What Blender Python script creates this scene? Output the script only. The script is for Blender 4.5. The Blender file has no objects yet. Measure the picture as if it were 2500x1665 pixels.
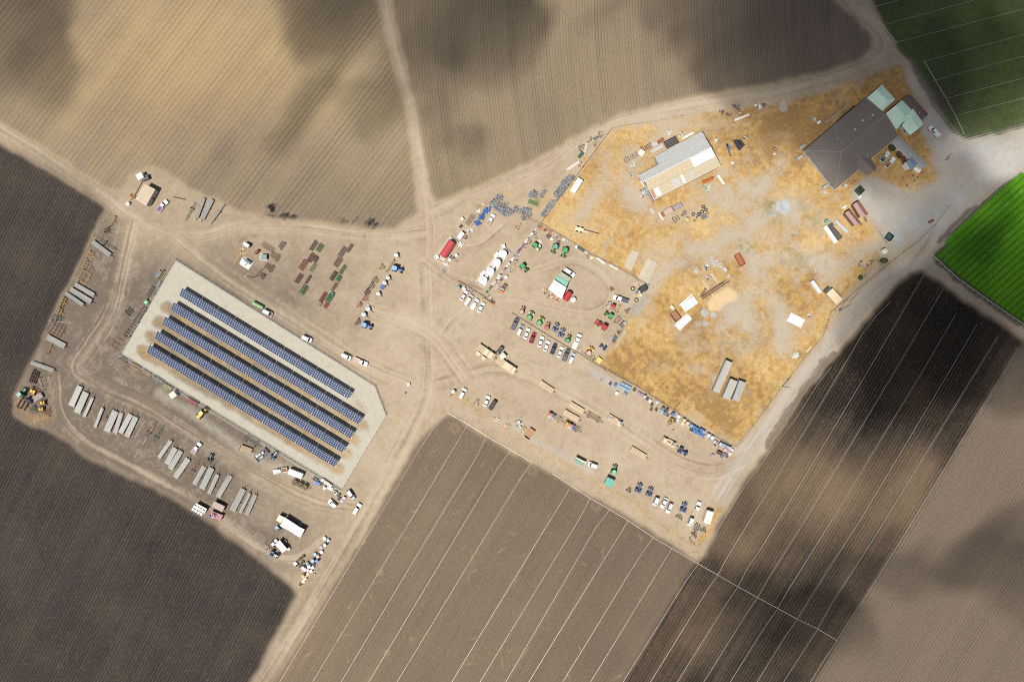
import bpy, math, random
import numpy as np
from mathutils import Vector

random.seed(7)
RNG = np.random.default_rng(11)
S = 0.175                      # metres per photograph pixel on the ground
CAMH = 2500 * S * 24 / 36      # flying height of the drone (24 mm lens on 36 mm)
sc = bpy.context.scene
col = sc.collection

# ------------------------------------------------------------------ camera, sky, sun, exposure
cam = bpy.data.cameras.new('camera'); cam.lens = 24; cam.sensor_width = 36
cam.clip_start = 1.0; cam.clip_end = 20000
cam_o = bpy.data.objects.new('camera', cam); col.objects.link(cam_o)
cam_o.location = (0, 0, CAMH); cam_o.rotation_euler = (0, 0, 0)
sc.camera = cam_o

SUN_EL = math.radians(63.5)
SUN_AZ = math.atan2(-1.08, -1.0)          # direction towards the sun in the x, y plane (lower left)
world = bpy.data.worlds.new('World'); sc.world = world; world.use_nodes = True
wn = world.node_tree.nodes; wl = world.node_tree.links
bg = wn['Background']
sky = wn.new('ShaderNodeTexSky'); sky.sky_type = 'NISHITA'; sky.sun_disc = False
sky.sun_elevation = SUN_EL
sky.sun_rotation = math.pi / 2 - SUN_AZ
sky.dust_density = 1.5
wl.new(sky.outputs['Color'], bg.inputs['Color']); bg.inputs['Strength'].default_value = 0.05
sun = bpy.data.lights.new('sun', 'SUN'); sun.energy = 5.0; sun.angle = math.radians(0.5); sun.color = (1.0, 0.955, 0.89)
sun_o = bpy.data.objects.new('sun', sun); col.objects.link(sun_o)
d_sun = Vector((math.cos(SUN_EL) * math.cos(SUN_AZ), math.cos(SUN_EL) * math.sin(SUN_AZ), math.sin(SUN_EL)))
sun_o.rotation_euler = (-d_sun).to_track_quat('-Z', 'Y').to_euler()
sun_o.location = d_sun * 400
vs = sc.view_settings
vs.view_transform = 'Standard'; vs.look = 'None'; vs.exposure = 0.04; vs.gamma = 1.0
sc.cycles.max_bounces = 5; sc.cycles.diffuse_bounces = 2; sc.cycles.glossy_bounces = 2
sc.cycles.transparent_max_bounces = 12; sc.cycles.volume_bounces = 0
sc.cycles.use_denoising = False; sc.cycles.filter_width = 1.05

# ------------------------------------------------------------------ places: photograph pixels -> metres on the ground
TILE = dict(A=(0,400),B=(400,460),C=(800,460),D=(0,660),E=(400,680),F=(800,720),G=(0,900),H=(400,940),I=(400,1160),J=(780,980),
            K=(1080,440),L=(1080,660),M=(1080,900),N=(1340,280),O=(1480,480),P=(1480,700),Q=(1380,920),R=(1380,1120),
            S=(1720,200),U=(2040,180),V=(1900,380),W=(1880,620),X=(1660,820),Y=(2080,400))
def px(t, x, y):
    """survey-sheet coordinates (sheet letter, sheet x, y) -> photograph pixels"""
    if t == 'Z': return (x, y)
    if t == 'ov': return (x * 1.062, y * 1.062)
    o = TILE[t]; return (o[0] + x / 5.6, o[1] + y / 5.6)
def gp(p, h=0.0):
    """ground point under a point seen at height h"""
    k = (CAMH - h) / CAMH * S
    return ((p[0] - 1250) * k, (832.5 - p[1]) * k)
def w(t, x, y, h=0.0): return gp(px(t, x, y), h)

# ------------------------------------------------------------------ numpy noise
def vnoise(x, y, seed):
    r = np.random.default_rng(seed).random((257, 257)).astype(np.float32)
    xi = np.floor(x).astype(np.int64); yi = np.floor(y).astype(np.int64)
    fx = (x - xi); fy = (y - yi); fx = fx * fx * (3 - 2 * fx); fy = fy * fy * (3 - 2 * fy)
    a = r[xi % 257, yi % 257]; b = r[(xi + 1) % 257, yi % 257]; c = r[xi % 257, (yi + 1) % 257]; d = r[(xi + 1) % 257, (yi + 1) % 257]
    return (a * (1 - fx) + b * fx) * (1 - fy) + (c * (1 - fx) + d * fx) * fy
def fbm(x, y, seed, o=4):
    s = np.zeros_like(x, dtype=np.float64); t = 0; a = 1.0
    for k in range(o):
        s += a * vnoise(x * 2 ** k + 17.3 * k, y * 2 ** k + 5.1 * k, seed + k); t += a; a *= 0.55
    return s / t
def inpoly(x, y, P):
    m = np.zeros(x.shape, bool); n = len(P)
    for i in range(n):
        x0, y0 = P[i]; x1, y1 = P[(i + 1) % n]
        if y0 == y1: continue
        c = (y0 > y) != (y1 > y)
        m ^= c & (x < (x1 - x0) * (y - y0) / (y1 - y0) + x0)
    return m
def blur(a, n, it=2):
    a = a.astype(np.float64)
    for _ in range(it):
        for ax in (0, 1):
            p = np.pad(a, [(n + 1, n) if i == ax else (0, 0) for i in (0, 1)], mode='edge').cumsum(ax)
            a = (np.take(p, range(2 * n + 1, p.shape[ax]), ax) - np.take(p, range(0, p.shape[ax] - 2 * n - 1), ax)) / (2 * n + 1)
    return a
def seg(x, y, pts, R=60):
    """distance to a polyline, signed side offset, and length along it; only looked up within R of each stretch"""
    best = np.full(x.shape, 1e9); off = np.zeros(x.shape); al = np.zeros(x.shape); run = 0; x00, y00 = X[0, 0], Y[0, 0]
    for (x0, y0), (x1, y1) in zip(pts[:-1], pts[1:]):
        dx, dy = x1 - x0, y1 - y0; L = math.hypot(dx, dy) + 1e-9
        i0 = max(0, int((min(y0, y1) - R - y00) / STEP)); i1 = max(i0, int((max(y0, y1) + R - y00) / STEP) + 1)
        j0 = max(0, int((min(x0, x1) - R - x00) / STEP)); j1 = max(j0, int((max(x0, x1) + R - x00) / STEP) + 1)
        s_ = (slice(i0, i1), slice(j0, j1)); xs, ys = x[s_], y[s_]
        if xs.size:
            t = np.clip(((xs - x0) * dx + (ys - y0) * dy) / L ** 2, 0, 1)
            ex = xs - x0 - t * dx; ey = ys - y0 - t * dy; d = np.hypot(ex, ey); m = d < best[s_]
            best[s_] = np.where(m, d, best[s_]); off[s_] = np.where(m, (dx * ey - dy * ex) / L, off[s_]); al[s_] = np.where(m, run + t * L, al[s_])
        run += L
    return best, off, al
def spline(pts, n=8):
    P = [np.array(p, float) for p in pts]; P = [2 * P[0] - P[1]] + P + [2 * P[-1] - P[-2]]; out = []
    for i in range(1, len(P) - 2):
        for k in range(n):
            t = k / n
            out.append(tuple(0.5 * ((2 * P[i]) + (P[i + 1] - P[i - 1]) * t + (2 * P[i - 1] - 5 * P[i] + 4 * P[i + 1] - P[i + 2]) * t * t + (3 * P[i] - P[i - 1] - 3 * P[i + 1] + P[i + 2]) * t ** 3)))
    out.append(tuple(P[-2])); return out
def OV(*pts): return [(a * 1.062, b * 1.062) for a, b in pts]

# ------------------------------------------------------------------ node helpers
def nmat(name):
    m = bpy.data.materials.new(name); m.use_nodes = True
    n = m.node_tree.nodes; l = m.node_tree.links
    return m, n, l, n['Principled BSDF']
class NT:
    def __init__(s, n, l): s.n, s.l = n, l
    def put(s, sock, v):
        if isinstance(v, (int, float)): sock.default_value = v
        elif isinstance(v, tuple): sock.default_value = v if len(v) == 4 or sock.type == 'VECTOR' else (*v, 1)
        else: s.l.new(v, sock)
    def math(s, op, a, b=0.0, c=0.0, clamp=False):
        k = s.n.new('ShaderNodeMath'); k.operation = op; k.use_clamp = clamp
        s.put(k.inputs[0], a); s.put(k.inputs[1], b); s.put(k.inputs[2], c); return k.outputs[0]
    def mix(s, f, a, b, mode='MIX'):
        k = s.n.new('ShaderNodeMix'); k.data_type = 'RGBA'; k.blend_type = mode; k.clamp_factor = True
        s.put(k.inputs[0], f); s.put(k.inputs[6], a); s.put(k.inputs[7], b); return k.outputs[2]
    def noise(s, vec, scale, detail=3, rough=0.55, out=0):
        k = s.n.new('ShaderNodeTexNoise'); k.inputs['Scale'].default_value = scale; k.inputs['Detail'].default_value = detail
        k.inputs['Roughness'].default_value = rough
        if vec is not None: s.l.new(vec, k.inputs['Vector'])
        return k.outputs[out]
    def rng(s, v, a, b, c=0.0, d=1.0):
        k = s.n.new('ShaderNodeMapRange'); s.put(k.inputs[0], v)
        for i, q in enumerate((a, b, c, d)): k.inputs[i + 1].default_value = q
        return k.outputs[0]
    def attr(s, name):
        k = s.n.new('ShaderNodeAttribute'); k.attribute_name = name; return k
    def sep(s, c):
        k = s.n.new('ShaderNodeSeparateColor'); s.l.new(c, k.inputs[0]); return k.outputs
    def coord(s, which='Object'): return s.n.new('ShaderNodeTexCoord').outputs[which]
    def bump(s, h, strength, dist):
        k = s.n.new('ShaderNodeBump'); k.inputs['Strength'].default_value = strength; k.inputs['Distance'].default_value = dist
        s.l.new(h, k.inputs['Height']); return k.outputs[0]

_mats = {}
def mat(c, rough=0.55, metal=0.0, var=0.12, name=None, dust=0.12, emit=None):
    """painted / metal / wood surface: base colour with mottling and a film of dust"""
    if isinstance(c, str): c = COL[c]
    key = (tuple(round(q, 4) for q in c), rough, metal, var, dust)
    if key in _mats: return _mats[key]
    m, n, l, b = nmat(name or 'surface'); t = NT(n, l)
    oc = t.coord('Object'); info = n.new('ShaderNodeObjectInfo')
    v = n.new('ShaderNodeVectorMath'); v.operation = 'ADD'; l.new(oc, v.inputs[0]); l.new(info.outputs['Random'], v.inputs[1])
    n1 = t.noise(v.outputs[0], 1.7, 4, 0.6); n2 = t.noise(v.outputs[0], 9.0, 3, 0.6)
    dark = tuple(q * (1 - 1.6 * var) for q in c); light = tuple(min(0.95, q * (1 + var) + 0.01) for q in c)
    c1 = t.mix(t.rng(n1, 0.3, 0.7), dark, light)
    c2 = t.mix(t.math('MULTIPLY', t.rng(n2, 0.45, 0.75), dust), c1, (0.42, 0.34, 0.25))
    hs = n.new('ShaderNodeHueSaturation'); l.new(c2, hs.inputs['Color'])
    l.new(t.rng(info.outputs['Random'], 0, 1, 0.9, 1.1), hs.inputs['Value'])
    l.new(hs.outputs['Color'], b.inputs['Base Color'])
    l.new(t.rng(n2, 0.3, 0.7, max(0.05, rough - 0.08), min(1, rough + 0.12)), b.inputs['Roughness'])
    b.inputs['Metallic'].default_value = metal
    _mats[key] = m; return m
COL = dict(white=(.80,.80,.78), offwhite=(.70,.66,.57), cream=(.66,.54,.36), tan=(.50,.38,.24), grey=(.36,.36,.36), lgrey=(.50,.51,.51), dgrey=(.10,.105,.115), slate=(.13,.17,.22),
    black=(.018,.018,.022), navy=(.02,.035,.07), blue=(.05,.16,.42), sky=(.24,.38,.52), dblue=(.03,.09,.30), red=(.42,.03,.035), dred=(.22,.015,.03), pink=(.58,.36,.33), salmon=(.48,.17,.13),
    rust=(.26,.085,.04), brown=(.16,.095,.06), dbrown=(.085,.055,.04), wood=(.40,.28,.17), pale_wood=(.58,.45,.29), green=(.03,.22,.055), dgreen=(.02,.10,.05), lime=(.38,.48,.16), teal=(.11,.36,.29), mint=(.50,.72,.55),
    yellow=(.66,.38,.03), lemon=(.68,.58,.12), orange=(.62,.22,.03), gold=(.52,.33,.08), purple=(.18,.09,.26), mauve=(.34,.27,.32), maroon=(.15,.085,.08), concrete=(.47,.45,.40), pipe=(.46,.46,.42), olive=(.20,.22,.07), rubber=(.022,.022,.023))
_gl = None
def glass():
    global _gl
    if _gl is None:
        _gl, n, l, b = nmat('tinted_glass'); t = NT(n, l)
        b.inputs['Roughness'].default_value = 0.06
        c = t.mix(t.noise(t.coord(), 1.2), (.010, .016, .022), (.03, .045, .055)); l.new(c, b.inputs['Base Color'])
    return _gl
# ================================================================== GROUND
STEP = 2.6
gx = np.arange(-150, 2650 + STEP, STEP); gy = np.arange(-120, 1785 + STEP, STEP)
X, Y = np.meshgrid(gx, gy)                      # photograph pixels, y down
NY, NX = X.shape
wx = X + (fbm(X / 22, Y / 22, 3) - 0.5) * 13; wy = Y + (fbm(X / 22, Y / 22, 9) - 0.5) * 13

F1 = OV((-160,-130),(862,-130),(868,0),(885,70),(905,150),(938,270),(950,360),(958,430),(962,492),(905,528),(840,528),(760,515),(690,508),(640,502),(590,492),(545,486),(500,462),(430,432),(385,398),(345,384),(305,400),(280,440),(250,442),(170,388),(90,335),(0,283),(-160,190))
F2 = OV((900,-130),(900,0),(912,70),(935,160),(958,260),(975,360),(990,440),(1000,468),(1050,448),(1110,424),(1170,397),(1230,368),(1290,335),(1350,300),(1420,268),(1500,245),(1600,222),(1750,198),(1900,165),(1980,138),(2008,108),(1998,75),(1965,38),(1920,0),(1850,-130))
F3 = OV((2000,-130),(2003,0),(2040,75),(2080,128),(2098,140),(2120,185),(2160,260),(2190,305),(2225,318),(2290,308),(2360,292),(2510,260),(2510,-130))
F4 = OV((2510,330),(2354,397),(2300,430),(2235,488),(2160,575),(2148,592),(2200,640),(2280,698),(2354,748),(2510,850))
F5 = OV((2122,622),(2095,628),(2060,655),(2010,712),(1960,772),(1905,830),(1850,900),(1800,975),(1757,1042),(1710,1105),(1682,1150),(1652,1200),(1625,1262),(1604,1291),(1560,1360),(1436,1568),(1370,1680),(1800,1680),(1872,1568),(1925,1471),(2080,1222),(2340,802),(2354,782),(2300,742),(2220,690),(2160,645))
F6 = OV((2354,782),(2340,802),(2080,1222),(1925,1471),(1872,1568),(1800,1680),(2520,1680),(2520,880))
F7 = OV((1028,948),(1070,972),(1200,1050),(1330,1122),(1420,1170),(1520,1232),(1604,1291),(1560,1360),(1436,1568),(1370,1680),(560,1680),(625,1568),(690,1470),(760,1350),(838,1230),(905,1105),(965,1010))
F8 = OV((-160,300),(0,328),(60,362),(150,415),(235,468),(245,482),(215,545),(170,632),(135,700),(95,790),(65,850),(40,905),(32,950),(60,972),(105,985),(150,1010),(190,1045),(260,1078),(340,1115),(430,1165),(510,1222),(580,1272),(640,1320),(688,1362),(640,1450),(580,1568),(520,1680),(-160,1680))
YG = OV((1402,299),(1500,281),(1575,267),(1700,250),(1800,240),(1900,212),(1990,175),(2075,148),(2105,172),(2150,240),(2200,320),(2188,345),(2130,360),(2160,420),(2090,445),(2040,420),(1985,405),(1960,440),(1990,500),(2040,545),(2048,565),(1990,625),(1925,705),(1870,800),(1800,890),(1712,1005),(1690,1020),(1380,842),(1440,740),(1492,657),(1412,612),(1243,516))
PAD = [(428,634),(916,943),(943,1014),(833,1197),(293,866)]
GRV = OV((2075,150),(2105,172),(2155,250),(2215,322),(2300,305),(2520,255),(2520,340),(2354,395),(2300,432),(2230,492),(2150,580),(2095,560),(2048,575),(2035,545),(1985,495),(1960,470),(1955,440),(2000,400),(2040,420),(2090,445),(2165,410),(2140,345),(2115,300),(2120,240),(2085,190))
CLS = [('tilled_field', F1), ('tilled_field', F2), ('crop_field', F3), ('crop_field', F4), ('tilled_field', F5), ('tilled_field', F6), ('tilled_field', F7), ('tilled_field', F8), ('dry_grass_yard', YG), ('gravel_pad', PAD), ('gravel_yard', GRV)]
cls = np.zeros(X.shape, int)
for i, (nm, P) in enumerate(CLS):
    if nm == 'gravel_pad': cls[inpoly(X, Y, P)] = i + 1
    else:
        m = inpoly(wx, wy, P); cls[m & ((cls == 0) | (cls == 9))] = i + 1
def wt(i, b=2): return blur(cls == i, b, 2)
Wf = [wt(i + 1, 2) for i in range(8)]
big = fbm(X / 190, Y / 190, 21, 4); med = fbm(X / 60, Y / 60, 31, 4); fin = fbm(X / 9, Y / 9, 41, 3)

# furrow phase (row number across each field)
U = np.zeros(X.shape); AN = np.full(X.shape, .5)
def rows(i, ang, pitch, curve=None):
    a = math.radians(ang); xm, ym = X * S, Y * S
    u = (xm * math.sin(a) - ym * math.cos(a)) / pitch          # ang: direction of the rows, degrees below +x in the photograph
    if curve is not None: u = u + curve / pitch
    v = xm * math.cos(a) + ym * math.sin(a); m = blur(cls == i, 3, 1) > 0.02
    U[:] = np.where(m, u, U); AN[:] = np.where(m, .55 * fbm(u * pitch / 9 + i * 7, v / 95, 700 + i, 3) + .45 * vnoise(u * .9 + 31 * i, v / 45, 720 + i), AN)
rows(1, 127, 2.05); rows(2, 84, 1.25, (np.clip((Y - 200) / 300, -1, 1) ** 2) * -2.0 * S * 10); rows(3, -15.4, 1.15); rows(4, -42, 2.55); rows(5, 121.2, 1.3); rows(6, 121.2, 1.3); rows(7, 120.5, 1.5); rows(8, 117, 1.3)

field = np.clip(sum(Wf), 0, 1)
moist_shade = Wf[0] * 0.10 + Wf[1] * (.32 + .14 * np.clip((X - 1500) / 400, 0, 1)) + Wf[2] * 0.78 + Wf[3] * 0.7 + Wf[4] * 0.86 + Wf[5] * 0.53 + Wf[6] * (.475 + .10 * np.clip((X - 900) / 600, 0, 1)) + Wf[7] * 0.885  # soil wetness; second field's rise to the right paints in cloud shade
moist_shade = moist_shade + Wf[0] * (.20 - .26 * np.exp(-(((X - 480) / 330) ** 2 + ((Y - 130) / 170) ** 2)) - .12 * np.exp(-(((X - 900) / 120) ** 2 + ((Y - 250) / 90) ** 2)))  # first field's sunlit upper middle painted in as drier, paler soil
ampb = Wf[0] * .22 + Wf[1] * .12 + Wf[2] * .2 + Wf[4] * .30 + Wf[5] * .04 + Wf[6] * .10 + Wf[7] * .08
ampa = Wf[0] * .18 + Wf[1] * .18 + Wf[2] * .2 + Wf[4] * .24 + Wf[5] * .10 + Wf[6] * .14 + Wf[7] * .10
moist_shade = np.clip(moist_shade + ampb * (big - .5 + .5 * (med - .5)) + ampa * (AN - .5), 0, 1)
# field 5 is freshly irrigated, with cloud shade near its top and paler sun patches painted in
g5 = np.exp(-(((X - 2230) / 230) ** 2 + ((Y - 860) / 230) ** 2))
moist_shade = np.clip(moist_shade + Wf[4] * (0.30 * g5 - 0.34 * np.exp(-(((X - 1990) / 190) ** 2 + ((Y - 1190) / 110) ** 2)) - .3 * np.exp(-(((X - 1790) / 70) ** 2 + ((Y - 1330) / 60) ** 2)) - .22 * np.exp(-(((X - 2240) / 60) ** 2 + ((Y - 1180) / 120) ** 2)) - 0.0), 0, 1)
for k in range(95):
    x0, y0 = random.uniform(700, 1700), random.uniform(1020, 1660); a0 = random.uniform(0, 3.1); L0 = random.uniform(4, 16); s_ = (slice(max(0, int((y0 - 30 - gy[0]) / STEP)), int((y0 + 30 - gy[0]) / STEP)), slice(max(0, int((x0 - 30 - gx[0]) / STEP)), int((x0 + 30 - gx[0]) / STEP)))
    ex, ey = X[s_] - x0, Y[s_] - y0; al, ac = ex * math.cos(a0) + ey * math.sin(a0), -ex * math.sin(a0) + ey * math.cos(a0)
    moist_shade[s_] -= Wf[6][s_] * .24 * random.uniform(.4, 1) * np.exp(-(al / L0) ** 2 - (ac / 2.4) ** 2)
for x0, y0, r0 in [(925, 1398, 9), (945, 1592, 10), (1110, 1045, 16), (1300, 1150, 14), (1455, 1235, 15), (1560, 1275, 15), (1005, 1560, 7), (1600, 1310, 8)]: moist_shade -= Wf[6] * .15 * np.exp(-((np.hypot(X - x0, Y - y0) - r0 * .6) / (r0 * .35)) ** 2)
moist_shade = np.clip(moist_shade, 0, 1)
# crop cover
green = Wf[2] * np.clip(0.95 - 0.7 * np.clip((Y - 110) / 180, 0, 1) * np.clip((2420 - X) / 160, 0.45, 1) + (med - 0.5) * 0.7 + (big - .5) * 0.5, 0.12, 1) * np.clip(0.25 + (X - 2140) / 40 - (Y - 0) / 190, 0.1, 1) ** 0.5
green *= .85
green += Wf[3] * np.clip(1.1 + (med - 0.5) * 0.25, 0, 1)
# yard vegetation
yg = wt(9, 3); pad = wt(10, 1); grv = wt(11, 7)
bare = np.zeros(X.shape)
def strip(pts, r, soft=1.0, amp=1.0):
    d, o, a = seg(wx, wy, spline(pts), r * 1.1 + 14); return amp * np.clip((r - d) / (soft * r) + 0.0, 0, 1)
for pts, r in [(OV((1400,330),(1390,420),(1330,500)), 26), (OV((1470,690),(1530,620),(1620,570),(1700,545),(1790,560)), 34), (OV((1700,560),(1745,640),(1790,720),(1800,800)), 40), (OV((2050,560),(1960,590),(1880,605),(1790,590)), 36), (OV((1760,600),(1720,700),(1640,760)), 30),
               (OV((1475,470),(1440,420),(1455,360)), 36), (OV((1480,480),(1560,500),(1640,470),(1700,420)), 20), (OV((1500,330),(1560,290),(1640,285)), 22), (OV((1665,470),(1750,430),(1800,380)), 30), (OV((1720,540),(1760,490),(1850,470)), 36)]:
    bare = np.maximum(bare, blur(strip(pts, r * 1.25, .9), 5) * (.55 + .7 * fbm(X / 26, Y / 26, 131)))
bn = fbm(X / 20, Y / 20, 141, 4)
for x0, y0, rx, ry, a0 in [(1800,460,120,80,.8),(1880,610,130,70,.8),(1730,300,80,40,.6),(1480,430,70,70,.6),(1800,780,70,120,.8),(1650,620,150,50,.6),(1950,520,90,60,.7),(1990,640,90,50,.9),(2060,300,60,30,.4),(1600,300,120,30,.5),(1690,830,60,50,.5),(1740,905,50,40,.6)]: bare = np.maximum(bare, a0 * np.exp(-(((X - x0) / rx) ** 2 + ((Y - y0) / ry) ** 2)) * np.clip((bn - .22) * 3.4, 0, 1.15))
grass = np.clip(yg * (0.93 + (med - 0.5) * 0.7) - bare * 0.9 * yg, 0, 1)
grass = np.clip(grass * (1 - np.clip((fbm(X / 30, Y / 30, 77) - 0.52) * 2.2, 0, 0.4)), 0, 1)
# dry grass strips elsewhere
for pts, r, a in [(OV((1040,900),(1110,950),(1200,1010),(1330,1085),(1450,1155),(1560,1235),(1605,1252)), 15, .34), (OV((1600,1250),(1625,1225),(1655,1170)), 8, .8), (OV((45,915),(70,960),(110,955)), 34, .3),
                  (OV((540,580),(560,590)), 18, .35), (OV((1110,490),(1160,450),(1180,440)), 12, .35), (OV((1210,500),(1300,420)), 20, .4)]:
    grass = np.maximum(grass, strip(pts, r * 1.3) * a * (0.6 + med * 0.8))
between = np.zeros(X.shape)
for k in range(4):   # strips between the solar rows
    x0, y0 = 415 - 20 * k, 752 + 34.8 * k; mid = strip([(x0 - 8, y0), (x0 + 240, y0 + 147), (x0 + 470, y0 + 287)], 19, .6); grass = np.maximum(grass, mid * (.1 + .6 * fbm(X / 25, Y / 25, 91 + k))); between = np.maximum(between, mid)
    rr = strip([(872 - 21 * k, 985 + 34 * k), (888 - 21 * k, 1000 + 34 * k)], 26) * .6; grass = np.maximum(grass, rr * (0.4 + 0.8 * med))
grass = np.maximum(grass, strip([(380, 876), (600, 1010), (800, 1130)], 16) * .4 * (0.4 + 0.9 * med))
tone = np.clip(.54 + (fbm(X / 80, Y / 80, 57, 3) - .5) * 1.2 + (fbm(X / 9, Y / 9, 59, 4) - .5) * 1.15 + .30 * np.exp(-(((X - 1480) / 210) ** 2 + ((Y - 500) / 190) ** 2)) + .2 * np.exp(-(((X - 1900) / 130) ** 2 + ((Y - 560) / 110) ** 2)) - .55 * np.exp(-(((X - 1960) / 230) ** 2 + ((Y - 310) / 85) ** 2)) - .22 * np.exp(-(((X - 1650) / 260) ** 2 + ((Y - 960) / 120) ** 2)), 0, 1)
rusty = np.clip((fbm(X / 55, Y / 55, 55) - 0.42) * 2.6, 0, 1) * np.clip(0.55 + (X - 1500) / 900 - (Y - 250) / 1500, 0.25, 1.1)
rusty = np.clip(rusty + .55 * np.exp(-(((X - 2010) / 150) ** 2 + ((Y - 300) / 60) ** 2)) + .35 * np.exp(-(((X - 1420) / 120) ** 2 + ((Y - 460) / 120) ** 2)), 0, 1)
weeds = np.clip((fbm(X / 16, Y / 16, 61) - 0.56) * 6, 0, 1) * (np.exp(-(((X - 1935) / 95) ** 2 + ((Y - 570) / 80) ** 2)) * .8 + np.exp(-(((X - 1890) / 70) ** 2 + ((Y - 720) / 70) ** 2)) * .45) * yg
for x, y, r in [(1885, 505, 22), (1900, 540, 14), (1892, 945, 12), (1880, 965, 9), (2108, 675, 10), (1955, 865, 12), (1310, 495, 14), (1252, 492, 8), (1168, 497, 13), (1230, 520, 8), (1335, 490, 10), (1448, 352, 12), (1820, 600, 20), (2150, 640, 16), (1815, 842, 8)]:
    weeds = np.maximum(weeds, np.clip(1.3 - np.hypot(X - x, Y - y) / r, 0, 1) * np.clip((fin - .38) * 5, 0, 1))
grvl = np.clip(pad * 0.95 * (1 - .8 * between) + grv * (0.35 + 0.55 * np.clip((med - .3) * 2.2, 0, 1)), 0, 1)
grvl = np.maximum(grvl, strip([(390, 960), (470, 1010), (620, 1115), (740, 1165)], 18, .9) * .4)
grvl = np.maximum(grvl, strip(OV((2140,600),(2060,632),(1990,690),(1930,760),(1850,860),(1770,970),(1705,1060),(1660,1130)), 34, .8) * .38 * (yg < .5) * (Wf[4] < .3))
grvl = np.maximum(grvl, strip([(1200, 1020), (1330, 1090), (1440, 1150)], 18) * .4)
grvl = np.clip(grvl + .55 * np.clip(1.25 - np.hypot((X - 1475) / 60, (Y - 925) / 16 - (X - 1475) / 26), 0, 1), 0, 1)
pale = np.zeros(X.shape)      # concrete pads and spilt sand: (sheet, x, y, radius, amount)
for t, x, y, rx, ry, a in [('V',70,705,98,98,1.0),('V',-60,800,52,34,.9),('P',1350,365,58,58,.8),('P',1475,390,40,40,.9),('P',1355,505,38,38,.75),('P',1265,500,55,40,.4),('S',1080,340,55,75,.6),('V',1640,1120,85,60,.55),('V',1660,1190,75,55,.6),('V',1830,960,85,60,.4),('F',1130,1330,150,150,.13)]:
    p = px(t, x, y); d = np.hypot((wx * .5 + X * .5 - p[0]) / (rx / 5.6), (wy * .5 + Y * .5 - p[1]) / (ry / 5.6)); pale = np.maximum(pale, np.clip((1.12 - d) * 6, 0, 1) * a)
sand = np.zeros(X.shape)
for t, pts, r in [('O', [(1480,1480),(1560,1400),(1640,1340),(1700,1350)], 90), ('V', [(420,1230),(560,1200)], 105)]:
    sand = np.maximum(sand, strip([px(t, *q) for q in pts], r / 5.6 * 1.25, .35) * (1.0 if t == 'O' else .45))
# roads and tyre tracks: streaks that run along the line of travel
ROADS = [(OV((-140,205),(0,292),(100,352),(240,455),(300,500),(390,540),(470,545),(560,520),(690,522),(850,540),(985,530)), 15),
         (OV((872,-120),(884,0),(900,70),(922,150),(950,270),(968,370),(980,450),(988,540),(985,640)), 10),
         (OV((1000,490),(1090,445),(1180,415),(1260,375),(1330,325),(1400,285),(1480,262),(1600,240),(1760,214),(1900,180),(1985,150),(2030,118),(2028,80),(1985,38),(1945,0),(1880,-120)), 15),
         (OV((560,1640),(620,1545),(700,1420),(790,1270),(880,1110),(945,990),(985,890),(985,760),(980,620)), 19),
         (OV((2140,600),(2060,632),(1990,690),(1930,760),(1850,860),(1770,970),(1705,1060),(1660,1130)), 21),
         (OV((2510,300),(2354,345),(2260,395),(2180,480),(2140,560),(2110,600)), 25), (OV((2140,598),(2210,655),(2300,725),(2354,765),(2500,860)), 10),
         (OV((1020,955),(1100,1000),(1200,1060),(1330,1135),(1440,1195),(1560,1270),(1600,1275)), 10),
         (OV((420,560),(520,640),(640,715),(760,790),(860,850),(930,880)), 24), (OV((300,530),(280,620),(255,720),(205,800),(180,850),(250,890),(340,930),(470,1010),(600,1090),(720,1150),(800,1165)), 25),
         (OV((130,870),(140,950),(190,1010),(280,1060),(420,1135),(530,1215),(620,1270),(680,1280),(740,1240)), 17), (OV((1010,780),(1060,720),(1150,680),(1250,700),(1350,720),(1400,690),(1390,640),(1320,600),(1240,620)), 13),
         (OV((1020,870),(1150,840),(1300,900),(1450,990),(1560,1060),(1640,1080),(1690,1060)), 26), (OV((1050,560),(1100,560),(1150,520)), 14), (OV((860,720),(930,740),(1000,780),(1060,860)), 24), (OV((985,600),(1040,640),(1100,660)), 14)]
trk = np.zeros(X.shape); core = np.zeros(X.shape)
for i, (pts, r) in enumerate(ROADS):
    d, o, a = seg(X + (wx - X) * .25, Y + (wy - Y) * .25, spline(pts, 6)); r = r * 1.062
    wgt = np.clip(1.25 - d / (r * 1.15), 0, 1)
    st = vnoise(o / 2.4 + 40 + i * 9, a / 130, 300 + i) * .75 + vnoise(o / 6.5 + 90, a / 260, 340 + i) * .55 - .12
    trk = np.where(wgt > 0, trk * (1 - wgt) + wgt * (st - .5) * 2, trk); core = np.maximum(core, np.clip(1.35 - d / r, 0, 1))
loops = np.zeros(X.shape)
def win(cx, cy, R): return (slice(max(0, int((cy - R - gy[0]) / STEP)), max(0, int((cy + R - gy[0]) / STEP))), slice(max(0, int((cx - R - gx[0]) / STEP)), max(0, int((cx + R - gx[0]) / STEP))))
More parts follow.
